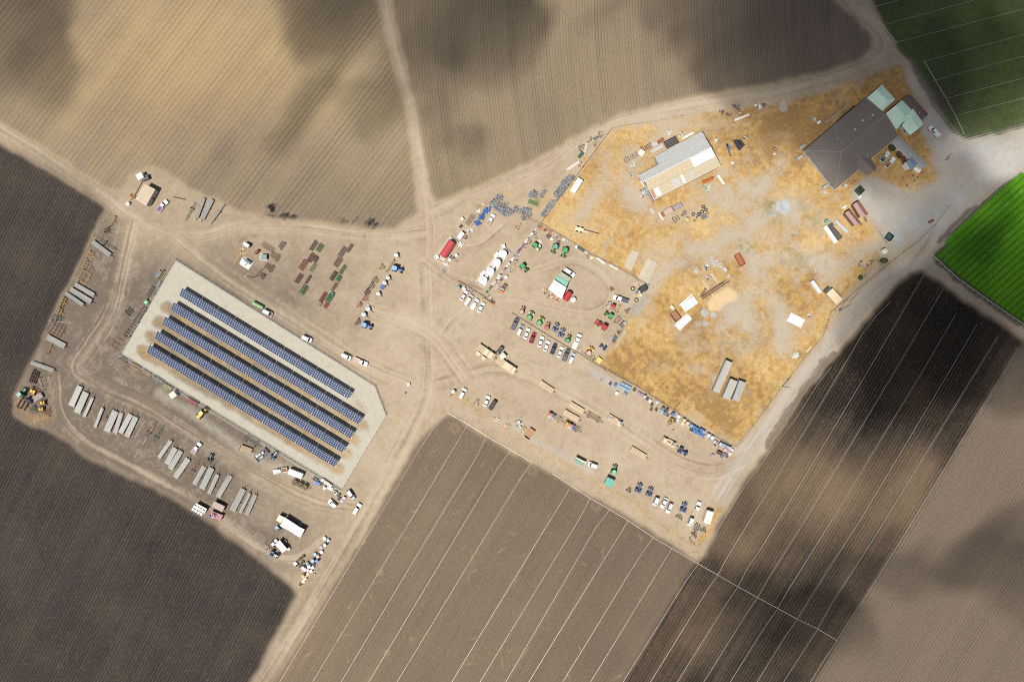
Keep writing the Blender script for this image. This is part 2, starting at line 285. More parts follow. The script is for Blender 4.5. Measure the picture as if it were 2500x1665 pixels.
for k in range(190):           # turning circles in the open dirt
    cx, cy = random.choice([(600, 1290), (330, 640), (1020, 560), (880, 590), (700, 560), (610, 1390), (250, 930), (380, 1190), (1250, 900), (1000, 800), (1450, 1080), (1380, 700), (960, 1000), (1600, 1120)])
    cx += random.gauss(0, 45); cy += random.gauss(0, 35); r = random.choice([random.uniform(12, 50), random.uniform(50, 190)]); w_ = win(cx, cy, r + 14); th = np.arctan2(Y[w_] - cy, X[w_] - cx); a0 = random.uniform(-3, 3)
    d = np.abs(np.hypot(X[w_] - cx, Y[w_] - cy) - r); dd = np.minimum(d, np.abs(d - 9)); ang = np.clip(np.cos(th - a0) * 1.5, 0, 1)
    loops[w_] = np.maximum(loops[w_], np.clip(1 - dd / 2.6, 0, 1) * ang * random.uniform(.3, .9))
mott = (fbm(X / 7, Y / 7, 811, 3) - .5) * 1.5 + (fbm(X / 24, Y / 24, 821, 3) - .5) * 1.1
trk = np.clip(trk * 1.05 + loops * .42 * (field < .2) + mott * .62, -1, 1) * (1 - grass * .8) * (1 - .6 * pad) * (1 - Wf[0]) 
stain = np.zeros(X.shape)     # oil and damp stains with their own outlines
for t, x, y, rx, ry, a in [('B',1490,260,90,60,.9),('B',1700,390,150,50,.8),('B',1450,370,110,35,.7),('C',620,470,110,70,.7),('C',640,540,60,30,.6),('C',300,430,160,50,.35),('K',610,1130,45,60,.8),('K',440,1320,40,90,.4),('C',1780,980,30,30,.6),('L',1880,1045,40,30,.5),('Q',500,50,60,40,.5),('Q',830,240,90,40,.35),('H',500,430,120,50,.25),('I',1400,1000,170,70,.3),('B',1250,640,55,45,.5),('L',2180,1500,60,40,.55),('G',1100,900,220,60,.25),('X',1500,1010,180,60,0)]:
    p = px(t, x, y); d = np.hypot((wx - p[0]) / (rx / 5.6), (wy - p[1]) / (ry / 5.6)); stain = np.maximum(stain, np.clip((1.15 - d) * 1.6, 0, 1) * a * np.clip((fin - .36) * 4.5, 0, 1))
# water run-off from the irrigated field onto the road
run = strip([px('X', *q) for q in [(1210,1480),(1270,1370),(1400,1180),(1520,980),(1640,870),(1720,700),(1850,540),(1980,370),(2100,260)]], 13, .5) ; stain = np.maximum(stain, np.clip(run * 2.2 * (fbm(X / 14, Y / 14, 15) + .15), 0, 1) * .75 * (Wf[4] < .5))
stain = np.maximum(stain, strip([px('Y', *q) for q in [(1190,1060),(1400,850),(1560,680),(1700,590)]], 9, .5) * .8 * (cls != 4))
stain = np.maximum(stain, strip(OV((2065, 95), (2095, 140), (2150, 235), (2205, 300)), 14, .6) * .75 * (Wf[2] < .7))
stain = np.maximum(stain, strip(OV((2150, 600), (2215, 655), (2340, 745)), 7, .6) * .7)
moist_shade = np.clip(moist_shade + stain * .9, 0, 1)
# broad tone of the open dirt: darker, browner ground round the west yard
west = np.clip((640 - X * .55 - Y * .12 + 120 * (big - .5)) / 260, 0, 1) * (field < .5) * np.clip((Y - 520) / 220 + np.clip((330 - X) / 120, 0, 1), .2, 1); west = np.maximum(west, strip([(100, 900), (220, 1080), (420, 1200), (640, 1330)], 110, 1.0) * .9)
west = np.maximum(west, strip(OV((560,1640),(620,1545),(700,1420),(790,1270)), 60, .9) * .45)
west = np.clip(west * 1.35 * (1 - core * .38) * (.7 + .6 * med), 0, 1)
Z = (fbm(X / 30, Y / 30, 71) - .5) * .05 - .03
Z += sand * .45 * np.clip(blur(sand, 3), 0, 1)
Z = np.where(field > .5, Z - .02, Z)

xm = ((X - 1250) * S).astype(np.float32); ym = ((832.5 - Y) * S).astype(np.float32)
rusty = np.where(field > .5, Wf[4] * .6 + Wf[0] * .4 * np.clip(1.25 - np.hypot((X - 480) / 420, (Y - 150) / 230), 0, 1) + Wf[6] * .2, rusty)  # in fields a warm soil tint, also yellowing the first field's painted sun patch
w1 = np.stack([field, moist_shade, grass, grvl], -1).astype(np.float32); w2 = np.stack([np.clip(green, 0, 1), trk * .5 + .5, rusty, pale], -1).astype(np.float32)
rowst = Wf[0] * .6 + Wf[1] * .65 + Wf[2] * 1.0 + Wf[3] * .5 + Wf[4] * .8 + Wf[5] * .7 + Wf[6] * .32 + Wf[7] * .72
w3 = np.stack([weeds, sand, west, rowst], -1).astype(np.float32)

w4 = np.stack([np.clip(pad + (X < 1100), 0, 1), tone, np.clip(bare, 0, 1), core], -1).astype(np.float32)
def ground_material():
    m, n, l, b = nmat('ground_soil'); t = NT(n, l)
    a1 = t.attr('w1'); a2 = t.attr('w2'); a3 = t.attr('w3'); u = t.attr('row').outputs['Fac']
    f, mo, gr = t.sep(a1.outputs['Color'])[:3]; gv = a1.outputs['Alpha']; gn, tk, ru = t.sep(a2.outputs['Color'])[:3]; pl = a2.outputs['Alpha']
    wd, sd, we = t.sep(a3.outputs['Color'])[:3]; rs = a3.outputs['Alpha']; pd, tn, br = t.sep(t.attr('w4').outputs['Color'])[:3]
    oc = t.coord()
    nA = t.noise(oc, .05, 4); nB = t.noise(oc, .42, 5, .62); nC = t.noise(oc, 2.3, 4, .7); nD = t.noise(oc, .9, 4, .65)
    # bare dirt
    dirt = t.mix(t.rng(nA, .35, .65), (.385, .300, .205), (.430, .345, .242)); dirt = t.mix(t.math('MULTIPLY', we, .95), dirt, (.134, .109, .087))
    dirt = t.mix(t.math('MULTIPLY', t.rng(nB, .4, .75), .42), dirt, t.mix(.5, dirt, (.25, .175, .11)))
    dirt = t.mix(t.math('MULTIPLY', t.rng(nC, .55, .8), .5), dirt, t.mix(.55, dirt, (.12, .085, .06))); dirt = t.mix(t.math('MULTIPLY', t.rng(nC, .45, .2), .4), dirt, t.mix(.5, dirt, (.60, .51, .40)))
    dirt = t.mix(t.rng(tk, .5, 1.0, 0, .62), dirt, t.mix(.65, dirt, (.57, .48, .37))); dirt = t.mix(t.rng(tk, .5, 0.0, 0, .85), dirt, t.mix(.6, dirt, (.13, .095, .068)))
    # tilled soil: dry to wet plus painted cloud shade, with row ridges
    soil = t.mix(t.rng(mo, 0, .45), (.385, .296, .172), (.192, .148, .108)); soil = t.mix(t.rng(mo, .45, .85), soil, (.050, .041, .037)); soil = t.mix(t.rng(mo, .85, 1.0), soil, (.013, .0115, .012))
    soil = t.mix(t.math('MULTIPLY', t.rng(nA, .45, .75), .18), soil, t.mix(.5, soil, (.26, .19, .11)))
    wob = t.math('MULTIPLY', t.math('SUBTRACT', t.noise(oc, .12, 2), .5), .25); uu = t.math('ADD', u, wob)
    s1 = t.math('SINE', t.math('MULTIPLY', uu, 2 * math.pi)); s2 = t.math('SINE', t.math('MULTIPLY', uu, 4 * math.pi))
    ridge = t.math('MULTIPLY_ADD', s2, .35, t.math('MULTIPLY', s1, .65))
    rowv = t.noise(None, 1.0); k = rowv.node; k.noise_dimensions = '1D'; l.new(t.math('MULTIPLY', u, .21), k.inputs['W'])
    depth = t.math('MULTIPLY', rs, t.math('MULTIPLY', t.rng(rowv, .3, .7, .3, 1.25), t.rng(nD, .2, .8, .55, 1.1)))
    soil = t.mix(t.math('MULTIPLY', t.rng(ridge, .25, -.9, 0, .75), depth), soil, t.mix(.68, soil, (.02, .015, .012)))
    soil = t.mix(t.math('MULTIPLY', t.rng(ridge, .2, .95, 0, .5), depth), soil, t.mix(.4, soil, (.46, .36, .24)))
    soil = t.mix(t.math('MULTIPLY', t.rng(nC, .5, .8), .4), soil, t.mix(.55, soil, (.02, .015, .012)))
    soil = t.mix(t.math('MULTIPLY', ru, f), soil, t.mix(1.0, soil, (1.10, .95, .72), 'MULTIPLY'))
    nE = t.noise(oc, .75, 3, .7); soil = t.mix(t.math('MULTIPLY', t.rng(nE, .52, .75), .45), soil, t.mix(.5, soil, (.015, .012, .01))); soil = t.mix(t.math('MULTIPLY', t.rng(nE, .48, .25), .35), soil, t.mix(.3, soil, (.45, .35, .24)))
    base = t.mix(f, dirt, soil)
    # dry grass
    tt = t.math('ADD', tn, t.math('MULTIPLY', t.math('SUBTRACT', nB, .5), .9))
    g1 = t.mix(t.rng(tt, .15, .5), (.285, .165, .056), (.465, .288, .092)); g1 = t.mix(t.rng(tt, .55, 1.0), g1, (.58, .41, .19))
    g1 = t.mix(t.math('MULTIPLY', ru, t.rng(nD, .35, .65, .0, .8)), g1, (.36, .185, .058))
    g1 = t.mix(t.math('MULTIPLY', t.rng(nC, .5, .72), .65), g1, t.mix(.7, g1, (.16, .09, .03))); g1 = t.mix(t.math('MULTIPLY', t.rng(nC, .46, .25), .5), g1, t.mix(.6, g1, (.70, .58, .38)))
    gf = t.math('MULTIPLY', t.rng(t.math('ADD', gr, t.math('MULTIPLY', t.math('SUBTRACT', nD, .5), .9)), .12, .75), .93)
    base = t.mix(t.math('MULTIPLY', br, .8), base, t.mix(nB, (.40, .345, .265), (.49, .43, .34)))
    base = t.mix(t.math('MULTIPLY', gf, t.rng(gr, .03, .3)), base, g1)
    # gravel, pads, sand, weeds
    gcol = t.mix(t.rng(nB, .35, .7), (.385, .392, .375), (.46, .465, .44)); gcol = t.mix(pd, gcol, t.mix(t.rng(nB, .35, .7), (.43, .402, .325), (.50, .47, .385))); gcol = t.mix(t.math('MULTIPLY', t.rng(nC, .5, .8), .35), gcol, (.27, .25, .21))
    base = t.mix(t.math('MULTIPLY', t.math('SUBTRACT', 1.0, gf), gv), base, gcol)
    base = t.mix(pl, base, t.mix(t.rng(nB, .3, .7), (.36, .385, .385), (.46, .48, .47)))
    base = t.mix(t.math('MULTIPLY', sd, t.rng(nD, .2, .6, .6, 1.0)), base, t.mix(nB, (.60, .43, .23), (.66, .50, .30)))
    base = t.mix(t.math('MULTIPLY', wd, t.rng(nC, .3, .6)), base, t.mix(nB, (.10, .13, .03), (.20, .20, .06)))
    base = t.mix(t.math('MULTIPLY', t.math('SUBTRACT', 1.0, f), t.rng(mo, .15, .9)), base, t.mix(.8, base, (.075, .058, .046)))
    # green crop rows
    crop = t.mix(t.rng(nB, .3, .7), (.055, .085, .027), (.098, .132, .038)); crop = t.mix(t.rng(nC, .4, .8, 0, .5), crop, (.018, .034, .011))
    cf = t.math('MULTIPLY', t.rng(t.math('ADD', gn, t.math('MULTIPLY', s1, .26)), .25, .62), t.rng(nC, .25, .6, .65, 1.0))
    base = t.mix(cf, base, crop)
    l.new(base, b.inputs['Base Color']); b.inputs['Roughness'].default_value = .95
    b.inputs['Specular IOR Level'].default_value = .15
    hgt = t.math('ADD', t.math('MULTIPLY', t.math('MULTIPLY', ridge, rs), .15), t.math('ADD', t.math('MULTIPLY', nC, .22), t.math('MULTIPLY', t.math('MULTIPLY', nD, gf), .3)))
    l.new(t.bump(hgt, .75, 1.0), b.inputs['Normal'])
    return m
GM = ground_material()
qc = np.array([cls[:-1, :-1], cls[1:, :-1], cls[:-1, 1:], cls[1:, 1:]]).max(0)
vid = np.arange(NX * NY).reshape(NY, NX)
quads = np.stack([vid[1:, :-1], vid[1:, 1:], vid[:-1, 1:], vid[:-1, :-1]], -1)
def sheet(name, m):
    q = quads[m]
    if not len(q): return
    ids, inv = np.unique(q.ravel(), return_inverse=True)
    me = bpy.data.meshes.new(name); nv = len(ids); nq = len(q)
    me.vertices.add(nv); me.loops.add(nq * 4); me.polygons.add(nq)
    me.vertices.foreach_set('co', np.stack([xm.ravel()[ids], ym.ravel()[ids], Z.ravel()[ids].astype(np.float32)], -1).ravel())
    me.loops.foreach_set('vertex_index', inv.astype(np.int32)); me.polygons.foreach_set('loop_start', np.arange(0, nq * 4, 4, dtype=np.int32))
    me.update(calc_edges=True)
    for an, arr in (('w1', w1), ('w2', w2), ('w3', w3), ('w4', w4)):
        at = me.attributes.new(an, 'FLOAT_COLOR', 'POINT'); at.data.foreach_set('color', arr.reshape(-1, 4)[ids].ravel())
    at = me.attributes.new('row', 'FLOAT', 'POINT'); at.data.foreach_set('value', U.ravel()[ids].astype(np.float32))
    me.polygons.foreach_set('use_smooth', np.ones(nq, bool)); me.materials.append(GM)
    o = bpy.data.objects.new(name, me); col.objects.link(o); o['kind'] = 'structure'; return o
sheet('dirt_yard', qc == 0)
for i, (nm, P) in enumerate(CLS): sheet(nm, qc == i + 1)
def far_ground():
    m, n, l, b = nmat('far_soil'); t = NT(n, l); oc = t.coord()
    k = n.new('ShaderNodeTexWave'); k.inputs['Scale'].default_value = .6; k.inputs['Distortion'].default_value = .6; l.new(oc, k.inputs['Vector'])
    c = t.mix(t.rng(t.noise(oc, .004, 3), .4, .6), (.20, .15, .105), (.09, .07, .055)); c = t.mix(t.math('MULTIPLY', k.outputs[0], .35), c, (.05, .04, .03))
    l.new(c, b.inputs['Base Color']); b.inputs['Roughness'].default_value = .95
    me = bpy.data.meshes.new('ground'); R = 6000
    x0, x1, y0, y1 = (gx[0] - 1250) * S, (gx[-1] - 1250) * S, (832.5 - gy[-1]) * S, (832.5 - gy[0]) * S
    V = [(-R, -R, -.1), (R, -R, -.1), (R, R, -.1), (-R, R, -.1), (x0 + .5, y0 + .5, -.1), (x1 - .5, y0 + .5, -.1), (x1 - .5, y1 - .5, -.1), (x0 + .5, y1 - .5, -.1)]
    me.from_pydata(V, [], [(0, 1, 5, 4), (1, 2, 6, 5), (2, 3, 7, 6), (3, 0, 4, 7)]); me.materials.append(m)
    o = bpy.data.objects.new('ground', me); col.objects.link(o); o['kind'] = 'structure'
far_ground()

# ================================================================== CLOUDS that drift above the drone and shade the fields
def clouds():
    zc = 600.0; st = 5.0
    ax = np.arange(-820, 821, st); ay = np.arange(-640, 641, st); GX, GY = np.meshgrid(ax, ay)   # shadow position on the ground, metres
    PX = GX / S + 1250; PY = 832.5 - GY / S
    n1 = fbm(PX / 330 + 3, PY / 330 + 8, 501, 5); n2 = fbm(PX / 120, PY / 120, 541, 4)
    # scattered base cloud, thinned inside the frame, where placed blobs shape the shade
    base = np.clip((n1 - .50) * 5.0, 0, 1) * .55
    WX = PX + (fbm(PX / 130, PY / 130, 601, 4) - .5) * 210 + (fbm(PX / 34, PY / 34, 611, 3) - .5) * 50; WY = PY + (fbm(PX / 130, PY / 130, 621, 4) - .5) * 210 + (fbm(PX / 34, PY / 34, 631, 3) - .5) * 50
    def bl(x, y, rx, ry, a, rot=0):
        c, s_ = math.cos(rot), math.sin(rot); dx, dy = WX - x * 1.062, WY - y * 1.062
        return a * np.exp(-(((c * dx + s_ * dy) / rx) ** 2 + ((-s_ * dx + c * dy) / ry) ** 2))
    add = sum(bl(*q) for q in [(715,30,75,90,1.7),(790,120,70,45,.6,.9),(700,268,95,42,.75,-.2),(852,280,62,26,.85),(40,60,140,110,.6),(60,190,160,60,.5),(1030,40,160,70,1.15),(1110,110,90,80,.75),(960,180,60,110,.45),(1060,340,120,30,.4),
        (1720,60,170,110,1.6),(1900,80,200,110,1.9),(1700,160,110,60,1.0),(1480,20,120,40,.6),(2090,60,50,120,.9),(2250,170,200,100,.55),(2330,40,60,60,.6),(2000,290,160,95,.8),(2120,300,130,90,.5),(2170,470,150,80,.45),(2030,400,110,70,.4),(1830,260,110,60,.5),(2200,620,190,90,.7),
        (2060,760,110,110,1.5),(2200,800,150,110,1.5),(2130,900,190,60,.9),(2300,900,90,80,.5),(1750,1040,60,60,.5),(1690,1160,50,60,.45),(1720,1370,120,35,.6,.5),(2000,1330,130,45,.6),(1650,1420,120,50,.4),(2270,1330,85,45,.85,-.3),(2354,1420,120,40,.5),(1850,1480,160,60,.45),
        (1900,140,160,50,.5)])
    sub = sum(bl(*q) for q in [(1250,700,430,250,1.4),(600,700,420,280,1.2),(1500,900,330,260,1.3),(430,130,210,110,1.0),(1390,180,160,150,.9),(1900,1140,110,90,.9),(2290,1120,110,150,1.0),(2200,1480,120,80,.9),(700,1150,330,200,1.2),(1150,1300,330,220,.9),(1600,560,230,160,1.0),(2310,650,120,90,1.5)])
    inside = np.clip(1 - np.maximum(np.abs(PX - 1250) / 1650, np.abs(PY - 832) / 1150), 0, 1); inside = np.clip(inside * 5, 0, 1)
    n3 = fbm(PX / 62, PY / 62, 561, 4)
    th = np.clip(base * (1 - .85 * inside) + add * np.clip(.1 + 1.0 * n2 + .9 * n3, 0, 2) - .9 * sub - .07, 0, None) * 1.06
    th = np.clip(th, 0, 1.5)
    keep = th > 0.004
    T = np.where(keep, th, 0) * 100.0
    off = zc / math.tan(SUN_EL)
    CX = GX + math.cos(SUN_AZ) * off; CY = GY + math.sin(SUN_AZ) * off
    ny, nx = GX.shape; idv = np.arange(nx * ny).reshape(ny, nx)
    cell = keep[:-1, :-1] | keep[1:, :-1] | keep[:-1, 1:] | keep[1:, 1:]
    q = np.stack([idv[:-1, :-1], idv[:-1, 1:], idv[1:, 1:], idv[1:, :-1]], -1)[cell]
    top = np.stack([CX, CY, zc + T * .8 + .3], -1).reshape(-1, 3); bot = np.stack([CX, CY, zc - T * .2 - .3], -1).reshape(-1, 3)
    # skirt closes the sheet along its outline
    from collections import Counter
    ed = Counter(); dire = {}
    for a in q:
        for i in range(4):
            e = (int(a[i]), int(a[(i + 1) % 4])); k = (min(e), max(e)); ed[k] += 1; dire[k] = e
    N = nx * ny
    faces = [tuple(int(v) for v in a) for a in q] + [tuple(int(v) + N for v in a[::-1]) for a in q] + [(dire[k][1], dire[k][0], dire[k][0] + N, dire[k][1] + N) for k, c in ed.items() if c == 1]
    used = sorted({v for fc in faces for v in fc}); rem = {v: i for i, v in enumerate(used)}; allv = np.concatenate([top, bot])[used]
    me = bpy.data.meshes.new('clouds'); me.from_pydata([tuple(v) for v in allv], [], [tuple(rem[v] for v in fc) for fc in faces])
    m = bpy.data.materials.new('cloud_vapour'); m.use_nodes = True; n = m.node_tree.nodes; l = m.node_tree.links
    n.remove(n['Principled BSDF']); v = n.new('ShaderNodeVolumePrincipled'); v.inputs['Color'].default_value = (.9, .92, .95, 1); v.inputs['Density'].default_value = .021
    l.new(v.outputs[0], n['Material Output'].inputs['Volume']); me.materials.append(m)
    o = bpy.data.objects.new('clouds', me); col.objects.link(o); o['kind'] = 'stuff'; o['label'] = 'broken white clouds drifting high above the fields'; o['category'] = 'clouds'
clouds()
# ================================================================== MESH AND OBJECT HELPERS
class B:
    def __init__(s): s.v, s.f, s.mi, s.k = [], [], [], 0
    def add(s, V, F):
        o = len(s.v); s.v += [tuple(float(q) for q in p) for p in V]; s.f += [tuple(o + i for i in f) for f in F]; s.mi += [s.k] * len(F); return s
    def box(s, cx, cy, cz, sx, sy, sz, rz=0, tx=1, ty=1):
        c, n = math.cos(rz), math.sin(rz); V = []
        for k, (z, a, b) in enumerate(((-.5, 1, 1), (.5, tx, ty))):
            for u, q in ((-.5, -.5), (.5, -.5), (.5, .5), (-.5, .5)):
                x, y = u * sx * a, q * sy * b; V.append((cx + x * c - y * n, cy + x * n + y * c, cz + z * sz))
        return s.add(V, [(3, 2, 1, 0), (4, 5, 6, 7), (0, 1, 5, 4), (1, 2, 6, 5), (2, 3, 7, 6), (3, 0, 4, 7)])
    def rod(s, p, q, r, n=6, r2=None, cap=True):
        p, q = Vector(p), Vector(q); d = q - p
        if d.length < 1e-6: return s
        a = d.orthogonal().normalized(); b = d.normalized().cross(a); r2 = r if r2 is None else r2; V = []
        for c, rr in ((p, r), (q, r2)):
            for i in range(n):
                t = 2 * math.pi * (i + .5) / n; V.append(c + a * rr * math.cos(t) + b * rr * math.sin(t))
        F = [(i, (i + 1) % n, n + (i + 1) % n, n + i) for i in range(n)]
        if cap: F += [tuple(range(n - 1, -1, -1)), tuple(range(n, 2 * n))]
        return s.add(V, F)
    def bar(s, p, q, wd, ht):
        """square bar lying between two points"""
        p, q = Vector(p), Vector(q); d = (q - p); L = d.length; d.normalize(); a = Vector((-d.y, d.x, 0))
        a = a.normalized() if a.length > 1e-4 else Vector((1, 0, 0)); u = d.cross(a); V = []
        for c in (p, q):
            for i, j in ((-1, -1), (1, -1), (1, 1), (-1, 1)): V.append(c + a * wd / 2 * i + u * ht / 2 * j)
        return s.add(V, [(3, 2, 1, 0), (4, 5, 6, 7), (0, 1, 5, 4), (1, 2, 6, 5), (2, 3, 7, 6), (3, 0, 4, 7)])
    def disc(s, cx, cy, z0, z1, r, n=16, r2=None): return s.rod((cx, cy, z0), (cx, cy, z1), r, n, r2)
    def tube(s, pts, r, n=6):
        for p, q in zip(pts[:-1], pts[1:]): s.rod(p, q, r, n)
        return s
    def ring(s, cx, cy, cz, R, r, n=16, k=6, axis='z'):
        V = []
        for i in range(n):
            a = 2 * math.pi * i / n
            for j in range(k):
                t = 2 * math.pi * j / k; q = R + r * math.cos(t); p = (q * math.cos(a), q * math.sin(a), r * math.sin(t))
                if axis == 'y': p = (p[0], p[2], p[1])
                V.append((cx + p[0], cy + p[1], cz + p[2]))
        return s.add(V, [(i * k + j, ((i + 1) % n) * k + j, ((i + 1) % n) * k + (j + 1) % k, i * k + (j + 1) % k) for i in range(n) for j in range(k)])
    def prism(s, poly, z0, z1):
        n = len(poly); a = sum(poly[i][0] * poly[(i + 1) % n][1] - poly[(i + 1) % n][0] * poly[i][1] for i in range(n))
        if a < 0: poly = poly[::-1]
        return s.add([(x, y, z0) for x, y in poly] + [(x, y, z1) for x, y in poly], [tuple(range(n - 1, -1, -1)), tuple(range(n, 2 * n))] + [(i, (i + 1) % n, n + (i + 1) % n, n + i) for i in range(n)])
    def loft(s, secs):
        n = len(secs[0]); V = [p for q in secs for p in q]; F = [tuple(range(n - 1, -1, -1)), tuple((len(secs) - 1) * n + i for i in range(n))]
        for k in range(len(secs) - 1): F += [(k * n + i, k * n + (i + 1) % n, (k + 1) * n + (i + 1) % n, (k + 1) * n + i) for i in range(n)]
        return s.add(V, F)
    def quad(s, *p): return s.add(p, [tuple(range(len(p)))])
    def mesh(s, name, smooth=False):
        me = bpy.data.meshes.new(name); me.from_pydata(s.v, [], s.f)
        if any(s.mi): me.polygons.foreach_set('material_index', s.mi)
        if smooth: me.polygons.foreach_set('use_smooth', [True] * len(s.f))
        return me
def rrect(L, W, r, z, cx=0, n=3):
    P = []
    for sx, sy, a0 in ((1, 1, 0), (-1, 1, 1), (-1, -1, 2), (1, -1, 3)):
        for i in range(n + 1):
            a = (a0 + i / n) * math.pi / 2; P.append((cx + sx * (L / 2 - r) + r * math.cos(a), sy * (W / 2 - r) + r * math.sin(a), z))
    return P
_mesh = {}
def cached(key, fn):
    if key not in _mesh: _mesh[key] = fn()
    return _mesh[key]
THINGS = []
def thing(name, desc, place, cat, p, rot=0.0, z=0.0, group=None, mesh=None, m=None):
    o = bpy.data.objects.new(name, mesh); col.objects.link(o); o.location = (p[0], p[1], z); o.rotation_euler = (0, 0, rot)
    if mesh is not None: setm(o, m)
    THINGS.append((o, desc, place, p[0])); o['category'] = cat; o['group'] = group or (cat + ' ' + place)
    return o
def setm(o, m):
    ms = m if isinstance(m, (list, tuple)) else [m]
    while len(o.data.materials) < len(ms): o.data.materials.append(None)
    for i, q in enumerate(ms):
        o.material_slots[i].link = 'OBJECT'; o.material_slots[i].material = q
def part(par, name, key, fn, m, loc=(0, 0, 0), rot=(0, 0, 0), sca=(1, 1, 1), kind=None):
    me = cached(key, lambda: fn().mesh(name)) if key is not None else fn().mesh(name)
    o = bpy.data.objects.new(name, me); col.objects.link(o); setm(o, m); o.parent = par
    o.location = loc; o.rotation_euler = rot; o.scale = sca
    if kind: o['kind'] = kind
    return o
ORD = 'zeroth first second third fourth fifth sixth seventh eighth ninth tenth eleventh twelfth thirteenth fourteenth fifteenth sixteenth seventeenth eighteenth nineteenth twentieth'.split()
TENS = {2: 'twenty', 3: 'thirty', 4: 'forty', 5: 'fifty', 6: 'sixty', 7: 'seventy', 8: 'eighty', 9: 'ninety'}
def ordinal(n):
    if n <= 20: return ORD[n]
    if n % 10 == 0: return TENS[n // 10][:-1] + 'ieth'
    return TENS[n // 10] + '-' + ORD[n % 10]
def write_labels():
    g = {}
    for o, d, pl, x in THINGS: g.setdefault((d, pl), []).append((x, o))
    for (d, pl), L in g.items():
        L.sort(key=lambda q: q[0])
        for i, (x, o) in enumerate(L): o['label'] = f'{d} {pl}' if len(L) == 1 else f'{d}, {ordinal(i + 1)} from the left {pl}'
def axis(t, a, b, h=0.0):
    """two survey points (tail, head) -> centre, heading, length in metres"""
    p, q = w(t, *a, h), w(t, *b, h)
    return ((p[0] + q[0]) / 2, (p[1] + q[1]) / 2), math.atan2(q[1] - p[1], q[0] - p[0]), math.hypot(q[0] - p[0], q[1] - p[1])
ZM = S / 5.6      # metres per survey-sheet unit

# ------------------------------------------------------------------ wheels
def wheel_mesh(r, wd): return lambda: B().rod((0, -wd / 2, 0), (0, wd / 2, 0), r, 14)
def wheel(par, x, y, r, wd, rim=None):
    o = part(par, 'wheel', ('wheel', r, wd), wheel_mesh(r, wd), mat('rubber', .8), (x, y, r))
    if rim is not None: part(o, 'rim', ('rim', r, wd), lambda: B().rod((0, -wd / 2 - .012, 0), (0, wd / 2 + .012, 0), r * .55, 10), rim)
    return o
